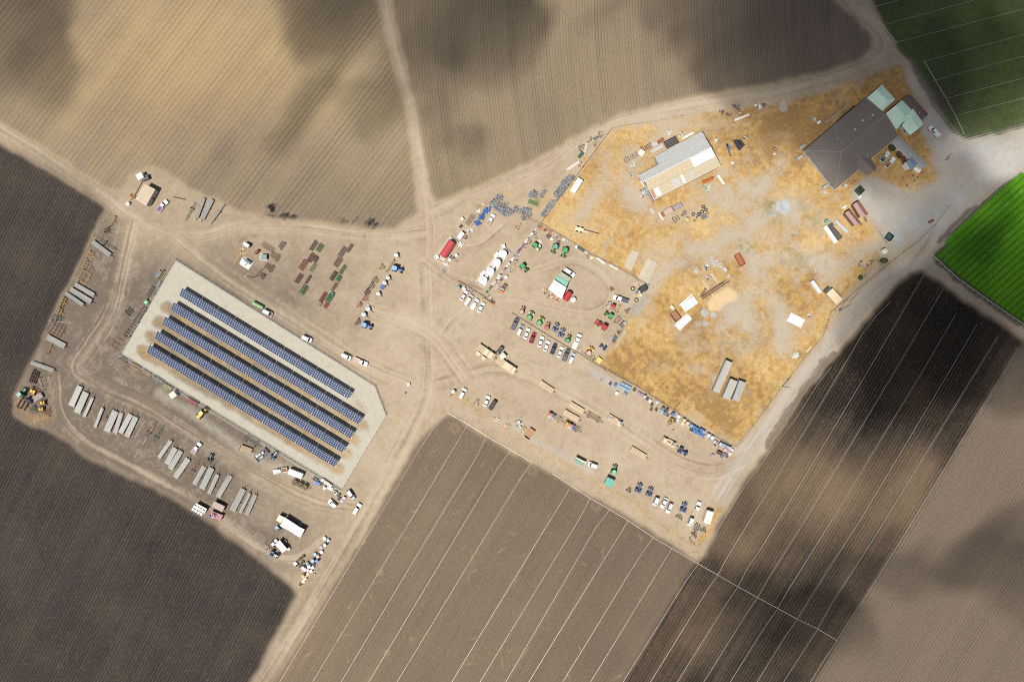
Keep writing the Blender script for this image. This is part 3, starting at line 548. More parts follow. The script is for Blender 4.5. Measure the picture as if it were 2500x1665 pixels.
# ------------------------------------------------------------------ cars and trucks
def gh(x0, x1, x2, x3, wb, wtp, z0, z1):
    return lambda: B().loft([[(x3, -wb, z0), (x3, wb, z0), (x0, wb, z0), (x0, -wb, z0)], [(x2, -wtp, z1 - .03), (x2, wtp, z1 - .03), (x1, wtp, z1 - .03), (x1, -wtp, z1 - .03)], [(x2 - .12, -wtp + .1, z1), (x2 - .12, wtp - .1, z1), (x1 + .12, wtp - .1, z1), (x1 + .12, -wtp + .1, z1)]])
def pane(a, b, c, d, e=.015, ins=.12):
    a, b, c, d = map(Vector, (a, b, c, d)); cen = (a + b + c + d) / 4; nrm = (b - a).cross(d - a).normalized()
    return lambda: B().quad(*[cen + (p - cen) * (1 - ins) + nrm * e for p in (a, b, c, d)])
def car(kind, t, tail, head, paint, desc, place, hood=None, roof=None, bed=None, group=None, L=None):
    p, rot, _ = axis(t, tail, head, .9)
    if isinstance(paint, str): paint = COL[paint]
    pm = mat(paint, .28, 0, .05, dust=.1); hm = mat(hood, .28, 0, .05, dust=.1) if hood else pm; rm = mat(roof, .28, 0, .05, dust=.1) if roof else pm
    o = thing({'sedan': 'sedan_car', 'suv': 'suv_car', 'van': 'van', 'pickup': 'pickup_truck', 'big': 'service_truck'}[kind], desc, place, 'truck' if kind in ('pickup', 'big') else 'car', p, rot, group=group)
    D = dict(sedan=(4.8, 1.84, .86, (-1.75, -1.15, .35, 1.05), 1.43), suv=(4.75, 1.92, 1.0, (-2.2, -2.0, .45, 1.15), 1.78), van=(5.3, 2.0, 1.05, (-2.55, -2.45, 1.0, 1.65), 2.05), pickup=(5.3, 1.94, .98, (-.55, -.38, .75, 1.30), 1.76), big=(6.9, 2.15, 1.1, (-.1, .1, 1.5, 2.15), 2.05))[kind]
    Lc, Wc, zb, (x0, x1, x2, x3), zt = D
    if L: k = L / Lc; Lc = L; x0, x1, x2, x3 = (q * k for q in (x0, x1, x2, x3))
    K = (kind, round(Lc, 2)); wb, wtp = Wc / 2 - .05, Wc / 2 - .24
    part(o, 'body', K + ('body',), lambda: B().loft([rrect(Lc * .95, Wc * .9, .3, .26), rrect(Lc, Wc, .36, .5), rrect(Lc, Wc, .36, zb - .2), rrect(Lc * .965, Wc * .94, .34, zb)]), pm)
    part(o, 'hood', K + ('hood',), lambda: B().loft([rrect(Lc * .47 - x3 + .1, Wc * .86, .22, zb - .02, (Lc * .47 + x3) / 2), rrect(Lc * .45 - x3, Wc * .76, .2, zb + .05, (Lc * .45 + x3) / 2)]), hm)
    part(o, 'cabin', K + ('cab',), gh(x0, x1, x2, x3, wb, wtp, zb - .02, zt), rm)
    G = glass()
    part(o, 'windshield', K + ('ws',), pane((x3, -wb, zb), (x3, wb, zb), (x2, wtp, zt - .03), (x2, -wtp, zt - .03)), G)
    part(o, 'rear_window', K + ('rw',), pane((x0, wb, zb), (x0, -wb, zb), (x1, -wtp, zt - .03), (x1, wtp, zt - .03)), G)
    part(o, 'side_window', K + ('s1',), pane((x3, wb, zb), (x0, wb, zb), (x1, wtp, zt - .03), (x2, wtp, zt - .03)), G)
    part(o, 'side_window', K + ('s2',), pane((x0, -wb, zb), (x3, -wb, zb), (x2, -wtp, zt - .03), (x1, -wtp, zt - .03)), G)
    if kind in ('pickup', 'big'):
        a, b_ = -Lc / 2 * .985, x0 - .05; hw = Wc / 2 - .03; zr = zb + .22
        def bedf():
            q = B()
            for s_ in (-1, 1): q.box((a + b_) / 2, s_ * (hw - .05), (zb + zr) / 2, b_ - a, .1, zr - zb)
            q.box(a + .04, 0, (zb + zr) / 2, .08, 2 * hw - .22, zr - zb).box(b_ - .04, 0, (zb + zr) / 2, .08, 2 * hw - .22, zr - zb); return q
        part(o, 'bed_wall', K + ('bed',), bedf, pm)
        if kind == 'pickup': part(o, 'bed_floor', K + ('bf',), lambda: B().box((a + b_) / 2, 0, zb + .012, b_ - a - .17, 2 * hw - .22, .02), mat(bed or (.09, .09, .09), .8))
        else: part(o, 'service_box', K + ('bf',), lambda: B().box((a + b_) / 2, 0, zb + .35, b_ - a - .19, 2 * hw - .24, .68, tx=.96, ty=.92), mat(bed or 'white', .4, dust=.1))
    else: part(o, 'trunk', K + ('trunk',), lambda: B().loft([rrect(.1 + (x0 + Lc * .47), Wc * .84, .1 if kind != 'sedan' else .2, zb - .02, (x0 - Lc * .47) / 2), rrect(max(.05, (x0 + Lc * .45)), Wc * .74, .02, zb + .04, (x0 - Lc * .45) / 2)]), pm)
    for sx in (1, -1):
        for sy in (1, -1): wheel(o, sx * Lc * .31, sy * (Wc / 2 - .13), .36 if kind != 'sedan' else .32, .24)
    for sy in (1, -1):
        part(o, 'headlight', K + ('hl',), lambda: B().box(Lc / 2 - .06, 0, .66, .14, .34, .14), mat((.75, .78, .8), .1, dust=0), (0, sy * Wc * .34, 0))
        part(o, 'tail_light', K + ('tl',), lambda: B().box(-Lc / 2 + .05, 0, .72, .12, .22, .2), mat((.35, .02, .02), .2, dust=0), (0, sy * Wc * .39, 0))
        part(o, 'mirror', K + ('mr',), lambda: B().box(x3 - .25, 0, zb + .1, .12, .2, .13), pm, (0, sy * (Wc / 2 + .08), 0))
    return o
# ------------------------------------------------------------------ tractors
def tractor(t, rear, front, paint, desc, place, canopy=None, tanks=None, open_=False, loader=False, rim='lemon', sc_=1.0, implement=None):
    p, rot, L = axis(t, rear, front, 1.5)
    o = thing('tractor', desc, place, 'tractor', p, rot, group='tractors ' + place); o.scale = (sc_,) * 3
    pm = mat(paint, .35, dust=.14); cm = mat(canopy or paint, .4, dust=.14); dk = mat('dgrey', .6)
    part(o, 'chassis', 'tr_ch', lambda: B().box(.15, 0, .75, 3.5, .5, .45).box(-1.0, 0, .85, 1.0, .8, .5).rod((1.45, -.8, .52), (1.45, .8, .52), .09).rod((-1.05, -.95, .85), (-1.05, .95, .85), .12), dk)
    part(o, 'hood', 'tr_hd', lambda: B().loft([[(x, y, z) for x, y in ((.2, -.4), (1.95, -.32), (1.95, .32), (.2, .4))] if z < 1.4 else [(x, y, z) for x, y in ((.2, -.3), (1.85, -.22), (1.85, .22), (.2, .3))] for z in (.95, 1.35, 1.5)]), pm)
    part(o, 'grille', 'tr_gr', lambda: B().box(1.97, 0, 1.12, .06, .5, .5), mat('black', .6))
    part(o, 'exhaust', 'tr_ex', lambda: B().rod((.75, .2, 1.45), (.75, .2, 2.35), .05), mat('black', .5))
    for s_ in (1, -1):
        part(o, 'fender', 'tr_fe', lambda: B().loft([[(x - 1.0, y, z) for y in (-.26, .26)] + [(x - 1.0, y, z - .05) for y in (.26, -.26)] for x, z in ((-.78, 1.2), (-.5, 1.68), (0, 1.78), (.5, 1.68), (.78, 1.2))]), pm, (0, s_ * .78, 0))
        wheel(o, -1.05, s_ * .98, .82, .46, mat(rim, .5)); wheel(o, 1.45, s_ * .86, .52, .32, mat(rim, .5))
    part(o, 'seat', 'tr_se', lambda: B().box(-1.05, 0, 1.3, .5, .5, .14).box(-1.3, 0, 1.55, .12, .48, .5), mat('black', .7))
    part(o, 'steering_wheel', 'tr_sw', lambda: B().ring(-.45, 0, 1.62, .2, .03, 10, 4), mat('black', .6))
    if open_:
        part(o, 'roll_bar', 'tr_rb', lambda: B().rod((-1.55, -.5, 1.2), (-1.55, -.5, 2.4), .05).rod((-1.55, .5, 1.2), (-1.55, .5, 2.4), .05).rod((-1.55, -.53, 2.4), (-1.55, .53, 2.4), .05), dk)
    else:
        part(o, 'cab_glass', 'tr_cb', lambda: B().box(-.85, 0, 1.95, 1.5, 1.3, 1.15, tx=.92, ty=.92), glass())
        part(o, 'cab_roof', 'tr_cr', lambda: B().loft([rrect(1.75, 1.5, .25, 2.5, -.85), rrect(1.8, 1.55, .28, 2.6, -.85), rrect(1.6, 1.35, .25, 2.7, -.85)]), cm)
    part(o, 'hitch', 'tr_hi', lambda: B().bar((-1.4, -.4, .5), (-2.2, -.45, .5), .09, .09).bar((-1.4, .4, .5), (-2.2, .45, .5), .09, .09).bar((-1.4, 0, .95), (-2.15, 0, .9), .08, .08), dk)
    if tanks:
        for s_ in (1, -1):
            k = part(o, 'saddle_tank', 'tr_tk', lambda: B().loft([rrect(1.0, .7, .16, .9, .9), rrect(1.05, .75, .2, 1.3, .9), rrect(.95, .65, .18, 1.62, .9)]), mat(tanks, .45), (.15, s_ * .86, 0))
            part(k, 'tank_lid', 'tr_tl', lambda: B().disc(.9, 0, 1.62, 1.69, .14, 10), mat('black', .5))
    if loader:
        for s_ in (1, -1): part(o, 'loader_arm', 'tr_la', lambda: B().bar((-.2, 0, 1.5), (1.7, 0, 1.5), .14, .2).bar((1.7, 0, 1.5), (2.6, 0, .5), .14, .18), pm, (0, s_ * .62, 0))
        part(o, 'bucket', 'tr_bu', lambda: B().box(2.75, 0, .4, .7, 1.9, .1).bar((2.45, -.95, .75), (2.45, .95, .75), .08, .7), pm)
    return o
# ------------------------------------------------------------------ tillage implements
def implement(t, c, rot_deg, W_, L_, paint, desc, place, kind='tine', paint2=None, hitch=1, name=None, bars=3, rails=4, z=0, wheels=True):
    """W_: across, L_: along travel, in metres. rot_deg: travel direction in the photograph (0 right, 90 up)"""
    p = w(t, *c, .6); o = thing(name or {'tine': 'cultivator', 'disc': 'disc_harrow', 'roller': 'roller', 'frame': 'implement_frame', 'box': 'seed_box_planter'}[kind], desc, place, 'farm implement', p, math.radians(rot_deg), z, group='implements ' + place)
    dim = lambda c: tuple(v * .8 for v in (COL[c] if isinstance(c, str) else c))
    a = mat(dim(paint), .6, .1, .2, dust=.3); b_ = mat(dim(paint2 or paint), .65, .1, .22, dust=.3); st = mat((.12, .10, .09), .7, .4, .2)
    rnd = random.Random(hash((round(p[0], 1), round(p[1], 1))) & 0xffff)
    for i in range(bars):
        x = (i / max(1, bars - 1) - .5) * L_ if bars > 1 else 0; wd = W_ * rnd.uniform(.9, 1.0)
        part(o, 'toolbar', None, lambda: B().bar((x, -wd / 2, .72), (x, wd / 2, .72), .12, .11), a if i % 2 == 0 else b_)
        def row():
            q = B(); n = max(3, int(wd / .42))
            for k in range(n):
                y = (k / (n - 1) - .5) * wd * .97; j = rnd.uniform(-.05, .05)
                if kind == 'disc': q.rod((x + .1, y - .02 + j, .36), (x + .16, y + .02 + j, .36), .3, 10)
                elif kind == 'roller': q.ring(x + .1, y, .3, .26, .05, 12, 4, 'y')
                else: q.bar((x, y, .7), (x - .22, y + j, .5), .06, .05).bar((x - .22, y + j, .5), (x - .02, y + j, .0), .05, .05).box(x + .02, y + j, .05, .22, .12, .03)
            return q
        if kind != 'frame': part(o, {'disc': 'disc_gang', 'roller': 'roller_gang'}.get(kind, 'tine_row'), None, row, st)
    for k in range(rails):
        y = (k / max(1, rails - 1) - .5) * W_ * .86
        part(o, 'frame_rail', None, lambda: B().bar((-L_ / 2 - .1, y, .86), (L_ / 2 + .1, y, .86), .085, .09), a)
    if kind == 'box':
        for k in range(max(2, int(W_ / .9))):
            y = ((k + .5) / max(2, int(W_ / .9)) - .5) * W_ * .95
            h = part(o, 'seed_hopper', 'hopper', lambda: B().loft([rrect(.3, .3, .05, .8), rrect(.6, .62, .08, 1.2)]), a, (0, y, 0)); part(h, 'hopper_lid', 'hoplid', lambda: B().box(0, 0, 1.22, .62, .64, .04), b_)
    if hitch: part(o, 'hitch', ('hitch', round(L_, 1), hitch), lambda: B().bar((L_ / 2, -.55, .75), (L_ / 2 + .9 * hitch, 0, .7), .1, .1).bar((L_ / 2, .55, .75), (L_ / 2 + .9 * hitch, 0, .7), .1, .1).bar((L_ / 2 + .85 * hitch, 0, .7), (L_ / 2 + 1.3 * hitch, 0, .66), .09, .09).rod((L_ / 2 + 1.2 * hitch, 0, 0), (L_ / 2 + 1.2 * hitch, 0, .66), .04), a)
    if wheels:
        for s_ in (1, -1): wheel(o, -L_ * .3, s_ * (W_ / 2 + .2), .33, .2)
    return o
# ------------------------------------------------------------------ irrigation pipe trailers and their loads
def pipe_trailer(t, tail, head, wd_u, place, paint='rust', load=True, col_=None, tidy=.5, layers=2, ldesc=None, tdesc=None):
    p, rot, L = axis(t, tail, head, 1.1); W_ = max(.7, wd_u * ZM)
    o = thing('pipe_trailer', tdesc or 'low steel pipe trailer', place, 'trailer', p, rot, group='pipe trailers ' + place)
    fm = mat(paint, .6, .1, .2, dust=.3); n = 3 if L > 5.5 else 2
    for s_ in (1, -1): part(o, 'frame_rail', ('ptr', round(L, 1)), lambda: B().bar((-L * .42, 0, .5), (L * .42, 0, .5), .1, .12), fm, (0, s_ * W_ * .25, 0))
    for i in range(n + 1):
        x = (i / n - .5) * L * .8; part(o, 'cross_bunk', ('ptb', round(W_, 1)), lambda: B().bar((0, -W_ / 2 - .06, .62), (0, W_ / 2 + .06, .62), .1, .1), fm, (x, 0, 0))
        for s_ in (1, -1): part(o, 'stake', 'pts', lambda: B().bar((0, 0, .62), (0, 0, 1.05), .06, .06), fm, (x, s_ * (W_ / 2 + .05), 0))
    part(o, 'tongue', ('ptt', round(L, 1)), lambda: B().bar((L * .3, 0, .5), (L * .5 + 1.7, 0, .45), .11, .11).bar((L * .42, W_ * .25, .5), (L * .5 + 1.0, 0, .47), .08, .08).bar((L * .42, -W_ * .25, .5), (L * .5 + 1.0, 0, .47), .08, .08).rod((L * .5 + 1.4, 0, 0), (L * .5 + 1.4, 0, .6), .04), fm)
    part(o, 'axle', ('pta', round(W_, 1)), lambda: B().rod((-L * .08, -W_ / 2 - .1, .36), (-L * .08, W_ / 2 + .1, .36), .06), fm)
    for s_ in (1, -1): wheel(o, -L * .08, s_ * (W_ / 2 + .12), .36, .22)
    if load: pipe_stack(p, rot, L, W_, place, z=.67, col_=col_, tidy=tidy, layers=layers, desc=ldesc)
    return o
def pipe_stack(p, rot, L, W_, place, z=.0, col_=None, tidy=.5, layers=2, desc=None, r=.052, cat='pipe stack', nmax=26):
    o = thing('pipe_stack', desc or 'pale irrigation pipe stack', place, cat, p, rot, z, group='pipe stacks ' + place)
    rnd = random.Random(hash((round(p[0], 1), round(p[1], 1))) & 0xffff)
    n = max(3, min(nmax, int(W_ / (2 * r * 1.05)))); rr = W_ / n / 2 / 1.02
    cs = [mat(c, .42, 0 if col_ else .1, .04, dust=.05) for c in (col_ or ((.40, .40, .37), (.33, .34, .32), (.44, .42, .38), (.36, .35, .31)))]
    for ly in range(layers):
        k = n - (0 if ly < layers - 1 else int((1 - tidy) * n * .4))
        for i in range(k):
            y = (i - (n - 1) / 2) * 2 * rr * 1.02 + (rr if ly % 2 else 0) * .5; j = rnd.uniform(-.35, .35) * (1.2 - tidy) * (L / 8); a = rnd.uniform(-1, 1) * .012 * (1.3 - tidy)
            part(o, 'pipe', ('pipe', round(L, 1), round(rr, 3)), lambda: B().rod((-L / 2, 0, 0), (L / 2, 0, 0), rr, 6), rnd.choice(cs), (j, y, rr + ly * rr * 1.8), (0, 0, a))
    return o
# ------------------------------------------------------------------ bins, crates, boxes
def bin_mesh(sx, sy, h, closed):
    q = B(); tk = .06
    for s_ in (1, -1):
        q.box(s_ * (sx / 2 - tk / 2), 0, h / 2 + .1, tk, sy, h); q.box(0, s_ * (sy / 2 - tk / 2), h / 2 + .1, sx - 2 * tk, tk, h)
    q.box(0, 0, .13, sx - 2 * tk, sy - 2 * tk, .06)
    return q
def bin_(t, c, rot_deg, colour, desc, place, s=1.2, h=.75, fill=None, stack=1, lid=None, sy=None, z=0, group=None, cat='bin', name='crop_bin'):
    p = w(t, *c, h * stack); sy = sy or s
    o = thing(name, desc, place, cat, p, math.radians(rot_deg) + random.uniform(-.08, .08), z, group=group); m = mat(colour, .55, dust=.22)
    for k in range(stack):
        zz = k * (h + .12)
        part(o, 'side_walls', ('bin', s, sy, h), lambda: bin_mesh(s, sy, h, 0), m, (0, 0, zz))
        part(o, 'skids', ('bsk', s, sy), lambda: B().box(0, -sy * .4, .05, s, .1, .1).box(0, 0, .05, s, .1, .1).box(0, sy * .4, .05, s, .1, .1), m, (0, 0, zz))
    zz = (stack - 1) * (h + .12)
    if lid: part(o, 'lid', ('bld', s, sy, h), lambda: B().box(0, 0, h + .125, s + .04, sy + .04, .05).box(0, 0, h + .16, s * .7, sy * .7, .03), mat(lid, .5, dust=.2), (0, 0, zz))
    elif fill: part(o, 'contents', ('bfl', s, sy, h), lambda: B().box(0, 0, h * .55 + .1, s - .14, sy - .14, h * .5), mat(fill, .8, var=.3), (0, 0, zz))
    return o
def slab(name, desc, place, cat, t, a, b, wd_u, h, paint, z=0, group=None, ribs=0, lean=None):
    """a long box (container, sheet, beam) between two survey points"""
    p, rot, L = axis(t, a, b, (lean if lean is not None else h) + z); W_ = wd_u * ZM; m = mat(paint, .5, dust=.2)
    o = thing(name, desc, place, cat, p, rot, z, group=group)
    part(o, 'body', None, lambda: B().box(0, 0, h / 2, L, W_, h), m)
    for i in range(ribs):
        x = ((i + .5) / ribs - .5) * L; part(o, 'rib', ('srib', round(W_, 2), h), lambda: B().box(0, 0, h + .02, .08, W_ - .02, .04), m, (x, 0, 0))
    return o, L, W_
# ------------------------------------------------------------------ trailers, tanks, buildings, fences, poles
def flatbed(t, a, b, wd_u, paint, desc, place, deck=True, rails=0, tongue=1, h=.95):
    p, rot, L = axis(t, a, b, h); W_ = wd_u * ZM
    o = thing('flatbed_trailer', desc, place, 'trailer', p, rot, group='flatbed trailers ' + place); wm = mat(paint, .75, var=.16, dust=.3); dk = mat('dbrown', .6)
    if deck:
        n = 8
        for i in range(n): part(o, 'deck_plank', ('plank', round(L, 1), round(W_, 2)), lambda: B().box(0, 0, h, L, W_ / n - .03, .05), wm, (0, (i - (n - 1) / 2) * W_ / n, random.uniform(-.008, .008)))
    else:
        for i in range(4): part(o, 'frame_rail', ('frl', round(L, 1)), lambda: B().box(0, 0, h, L, .14, .12), wm, (0, (i - 1.5) * W_ / 3.15, 0))
        for i in range(9): part(o, 'cross_member', ('frc', round(W_, 1)), lambda: B().box(0, 0, h - .02, .1, W_, .08), wm, (((i + .5) / 9 - .5) * L, 0, 0))
    part(o, 'chassis', ('fch', round(L, 1)), lambda: B().bar((-L * .48, -.4, h - .2), (L * .48, -.4, h - .2), .12, .26).bar((-L * .48, .4, h - .2), (L * .48, .4, h - .2), .12, .26), dk)
    part(o, 'headboard', ('fhb', round(W_, 1)), lambda: B().box(0, 0, h + .28, .08, W_ + .1, .6), wm, (-L / 2 - .05, 0, 0))
    part(o, 'tongue', ('ftg', round(L, 1), tongue), lambda: B().bar((L * .5, -.4, h - .25), (L * .5 + 1.3, 0, .55), .1, .12).bar((L * .5, .4, h - .25), (L * .5 + 1.3, 0, .55), .1, .12), dk, rot=(0, 0, 0 if tongue > 0 else math.pi))
    for sx in (-.33, .33):
        for s_ in (1, -1): wheel(o, sx * L, s_ * (W_ / 2 - .2), .36, .26)
    return o, p, rot, L, W_
def load_box(o_p, rot, dx, dy, z, sx, sy, sz, paint, desc, place, cat='crate', name='cargo_crate', slats=3):
    c, s_ = math.cos(rot), math.sin(rot); p = (o_p[0] + dx * c - dy * s_, o_p[1] + dx * s_ + dy * c)
    o = thing(name, desc, place, cat, p, rot + random.uniform(-.02, .02), z, group=cat + ' ' + place); m = mat(paint, .6, dust=.2)
    part(o, 'box', None, lambda: B().box(0, 0, sz / 2, sx, sy, sz), m)
    for i in range(slats): part(o, 'top_slat', None, lambda: B().box(((i + .5) / slats - .5) * sx, 0, sz + .015, sx / slats - .05, sy - .02, .03), m)
    return o
def vtank(t, c, r, h, paint, desc, place, z=0, wheels=False, rot_deg=0, name='storage_tank'):
    p = w(t, *c, h + z); o = thing(name, desc, place, 'tank', p, math.radians(rot_deg), z, group='tanks ' + place); m = mat(paint, .4, dust=.08, var=.05); b0 = .5 if wheels else 0
    part(o, 'shell', ('vt', r, h, wheels), lambda: B().loft([[(q * math.cos(2 * math.pi * i / 20), q * math.sin(2 * math.pi * i / 20), zz) for i in range(20)] for q, zz in ((r, b0), (r, h * .9 + b0 * .1), (r * .9, h * .96), (r * .3, h + .06))]), m)
    part(o, 'hatch', 'vth', lambda: B().disc(0, 0, 0, .12, .2, 10), mat('dgrey', .6), (r * -.3, r * .25, h + .02))
    for zz in (.33, .66): part(o, 'hoop', ('vto', r), lambda: B().ring(0, 0, 0, r + .005, .025, 20, 4), m, (0, 0, b0 + (h * .9 - b0) * zz))
    if wheels:
        fm = mat('dbrown', .7, dust=.3)
        part(o, 'frame', ('vtf', r), lambda: B().bar((-r, -r * .6, .48), (r * 1.1, -r * .6, .48), .1, .12).bar((-r, r * .6, .48), (r * 1.1, r * .6, .48), .1, .12).bar((r * 1.1, -r * .6, .48), (r * 2.1, 0, .45), .09, .1).bar((r * 1.1, r * .6, .48), (r * 2.1, 0, .45), .09, .1).bar((r * 2.0, 0, .45), (r * 2.9, 0, .45), .09, .09), fm)
        for s_ in (1, -1): wheel(o, -.1, s_ * (r + .12), .38, .24)
        part(o, 'pump', 'vtp', lambda: B().box(0, 0, .75, .4, .45, .4), mat('gold', .6), (r * 1.35, 0, 0))
    return o
def htank(t, a, b, wd_u, paint, desc, place, z=.35, name='fuel_tank'):
    r = wd_u * ZM / 2; p, rot, L = axis(t, a, b, z + r * 2); o = thing(name, desc, place, 'tank', p, rot, 0, group='tanks ' + place); m = mat(paint, .38, dust=.1)
    secs = []
    for x, q in ((-L / 2, .35), (-L / 2 + .12, .8), (-L / 2 + .35, 1), (L / 2 - .35, 1), (L / 2 - .12, .8), (L / 2, .35)): secs.append([(x, q * r * math.cos(2 * math.pi * i / 18), z + r + q * r * math.sin(2 * math.pi * i / 18)) for i in range(18)])
    part(o, 'shell', None, lambda: B().loft(secs), m)
    for x in (-L * .3, L * .3): part(o, 'saddle', None, lambda: B().box(x, 0, (z + r * .5) / 2, .3, r * 1.7, z + r * .5), mat('dgrey', .7))
    for x in (-L * .2, L * .25): part(o, 'manhole', None, lambda: B().disc(x, 0, z + 2 * r - .03, z + 2 * r + .12, .22, 10), m)
    for x in (-L * .33, 0, L * .33): part(o, 'band', None, lambda: B().ring(0, 0, 0, r + .004, .02, 18, 4), m, (x, 0, z + r), (0, math.pi / 2, 0))
    return o
def curb(t, corners, h, paint, desc, place):
    P = [w(t, *c, h) for c in corners]; cx = sum(p[0] for p in P) / len(P); cy = sum(p[1] for p in P) / len(P)
    o = thing('containment_basin', desc, place, 'basin', (cx, cy)); m = mat(paint, .8, dust=.3)
    for i in range(len(P)):
        a, b = P[i], P[(i + 1) % len(P)]; d = Vector((b[0] - a[0], b[1] - a[1], 0)).normalized() * .12
        part(o, 'wall', None, lambda: B().bar((a[0] - cx + d.x, a[1] - cy + d.y, h / 2), (b[0] - cx + d.x, b[1] - cy + d.y, h / 2), .24, h), m)
    part(o, 'floor_slab', None, lambda: B().prism([(p[0] - cx, p[1] - cy) for p in P], -.1, .03), mat('concrete', .9, dust=.4)); return o
def local(P): cx = sum(p[0] for p in P) / len(P); cy = sum(p[1] for p in P) / len(P); return (cx, cy), [(p[0] - cx, p[1] - cy) for p in P]
def lerp(a, b, k): return (a[0] + (b[0] - a[0]) * k, a[1] + (b[1] - a[1]) * k)
def slope(q, a, b, c, d, th=.12):
    """a roof plane with thickness from four (or three) 3-D corners"""
    P = [Vector(p) for p in (a, b, c, d)]; n = (P[1] - P[0]).cross(P[3] - P[0]).normalized()
    if n.z < 0: n = -n
    V = [p for p in P] + [p - n * th for p in P]
    return q.add(V, [(0, 1, 2, 3), (7, 6, 5, 4), (0, 4, 5, 1), (1, 5, 6, 2), (2, 6, 7, 3), (3, 7, 4, 0)])
def walls(o, foot, h, m, t=.18):
    n = len(foot)
    for i in range(n):
        a, b = foot[i], foot[(i + 1) % n]; part(o, 'wall', None, lambda: B().bar((a[0], a[1], h / 2), (b[0], b[1], h / 2), t, h), m)
def openings(o, foot, h, rnd, door=True):
    fr = mat('white', .5)
    for i in range(len(foot)):
        a, b = Vector((*foot[i], 0)), Vector((*foot[(i + 1) % len(foot)], 0)); L = (b - a).length
        if L < 3: continue
        d = (b - a).normalized(); nrm = Vector((d.y, -d.x, 0)); cen = Vector((sum(p[0] for p in foot) / len(foot), sum(p[1] for p in foot) / len(foot), 0))
        if nrm.dot(a - cen) < 0: nrm = -nrm
        n = max(1, int(L / 4))
        for k in range(n):
            c = a + d * L * (k + .5) / n + nrm * .1
            if door and k == n // 2 and i == 1:
                q = part(o, 'door', None, lambda: B().bar(c - d * .45 + Vector((0, 0, 1.0)), c + d * .45 + Vector((0, 0, 1.0)), .06, 2.0), mat('brown', .5)); part(q, 'handle', None, lambda: B().box(*(c + d * .35 + nrm * .06), .06, .06, .06) if False else B().rod(c + d * .35 + nrm * .03 + Vector((0, 0, 1)), c + d * .35 + nrm * .1 + Vector((0, 0, 1)), .03), mat('lgrey', .3, .8))
            else:
                q = part(o, 'window', None, lambda: B().bar(c - d * .6 + Vector((0, 0, h * .55)), c + d * .6 + Vector((0, 0, h * .55)), .05, 1.0), fr); part(q, 'pane', None, lambda: B().bar(c - d * .52 + nrm * .02 + Vector((0, 0, h * .55)), c + d * .52 + nrm * .02 + Vector((0, 0, h * .55)), .05, .84), glass())
def seams(o, a, b, c, d, step, m, parent=None, r=.035, name='seam'):
    """standing seams running from edge ab down to edge dc"""
    a, b, c, d = map(Vector, (a, b, c, d)); n = max(2, int((b - a).length / step)); q = B(); nr = (b - a).cross(d - a).normalized(); nr = nr if nr.z > 0 else -nr
    for i in range(1, n):
        k = i / n; q.bar(a.lerp(b, k) + nr * .02, d.lerp(c, k) + nr * .02, r * 2, r * 2)
    return part(parent or o, 'roof_seams', None, lambda: q, m, kind='stuff')
def gable(name, desc, place, t, corners, h, rise, roof, wall='cream', along=0, cat='building', flat=False, over=.35, step=.6, win=True, hip0=0.0, hip1=0.0):
    """corners: four survey points of the eaves going round; ridge runs parallel to side `along`"""
    P = [w(t, *c, h) for c in corners]; P = P[along:] + P[:along]; o_p, F = local(P)
    o = thing(name, desc, place, cat, o_p, group=cat + ' ' + place); rm = mat(roof, .5, var=.10, dust=.12); wm = mat(wall, .8)
    ins = [tuple(Vector((*f, 0)).xy * (1 - over / max(1, Vector((*f, 0)).length))) for f in F]
    walls(o, ins, h - .06, wm)
    if win: openings(o, ins, h, random)
    A, Bq, C, D = [(*f, h) for f in F]
    if flat:
        part(o, 'roof', None, lambda: B().prism(F, h - .05, h + .14), rm); seams(o, (*F[0], h + .14), (*F[1], h + .14), (*F[2], h + .14), (*F[3], h + .14), step, rm); return o
    r0 = (*lerp(F[0], F[3], .5), h + rise); r1 = (*lerp(F[1], F[2], .5), h + rise)
    a0 = tuple(Vector(r0).lerp(Vector(r1), hip0)); a1 = tuple(Vector(r1).lerp(Vector(r0), hip1))
    for q in ((A, Bq, a1, a0), (C, D, a0, a1)):
        s_ = part(o, 'roof', None, lambda: slope(B(), *q), rm); seams(o, q[0], q[1], q[2], q[3], step, rm, s_)
    for e0, e1, ap, hp in ((D, A, a0, hip0), (Bq, C, a1, hip1)):
        if hp > 0: part(o, 'roof', None, lambda: slope(B(), e0, e1, ap, tuple(Vector(ap) + (Vector(e0) - Vector(ap)) * .001)), rm)
        else: part(o, 'gable_wall', None, lambda: B().add([e0, e1, tuple(Vector(ap) - Vector((0, 0, .1)))], [(0, 1, 2)]), wm)
    part(o, 'ridge_cap', None, lambda: B().bar(Vector(a0) + Vector((0, 0, .03)), Vector(a1) + Vector((0, 0, .03)), .3, .07), rm)
    return o
def roof_bits(o, t, pts, h, kind='roof_vent', base=None):
    for c in pts:
        p = w(t, *c, h); q = (p[0] - o.location.x, p[1] - o.location.y)
        part(o, kind, 'rv_' + kind, (lambda: B().disc(0, 0, 0, .5, .13, 8).disc(0, 0, .45, .55, .22, 8)) if kind == 'roof_vent' else (lambda: B().box(0, 0, .3, .8, .6, .6)), mat('lgrey', .5), (q[0], q[1], h - .15))
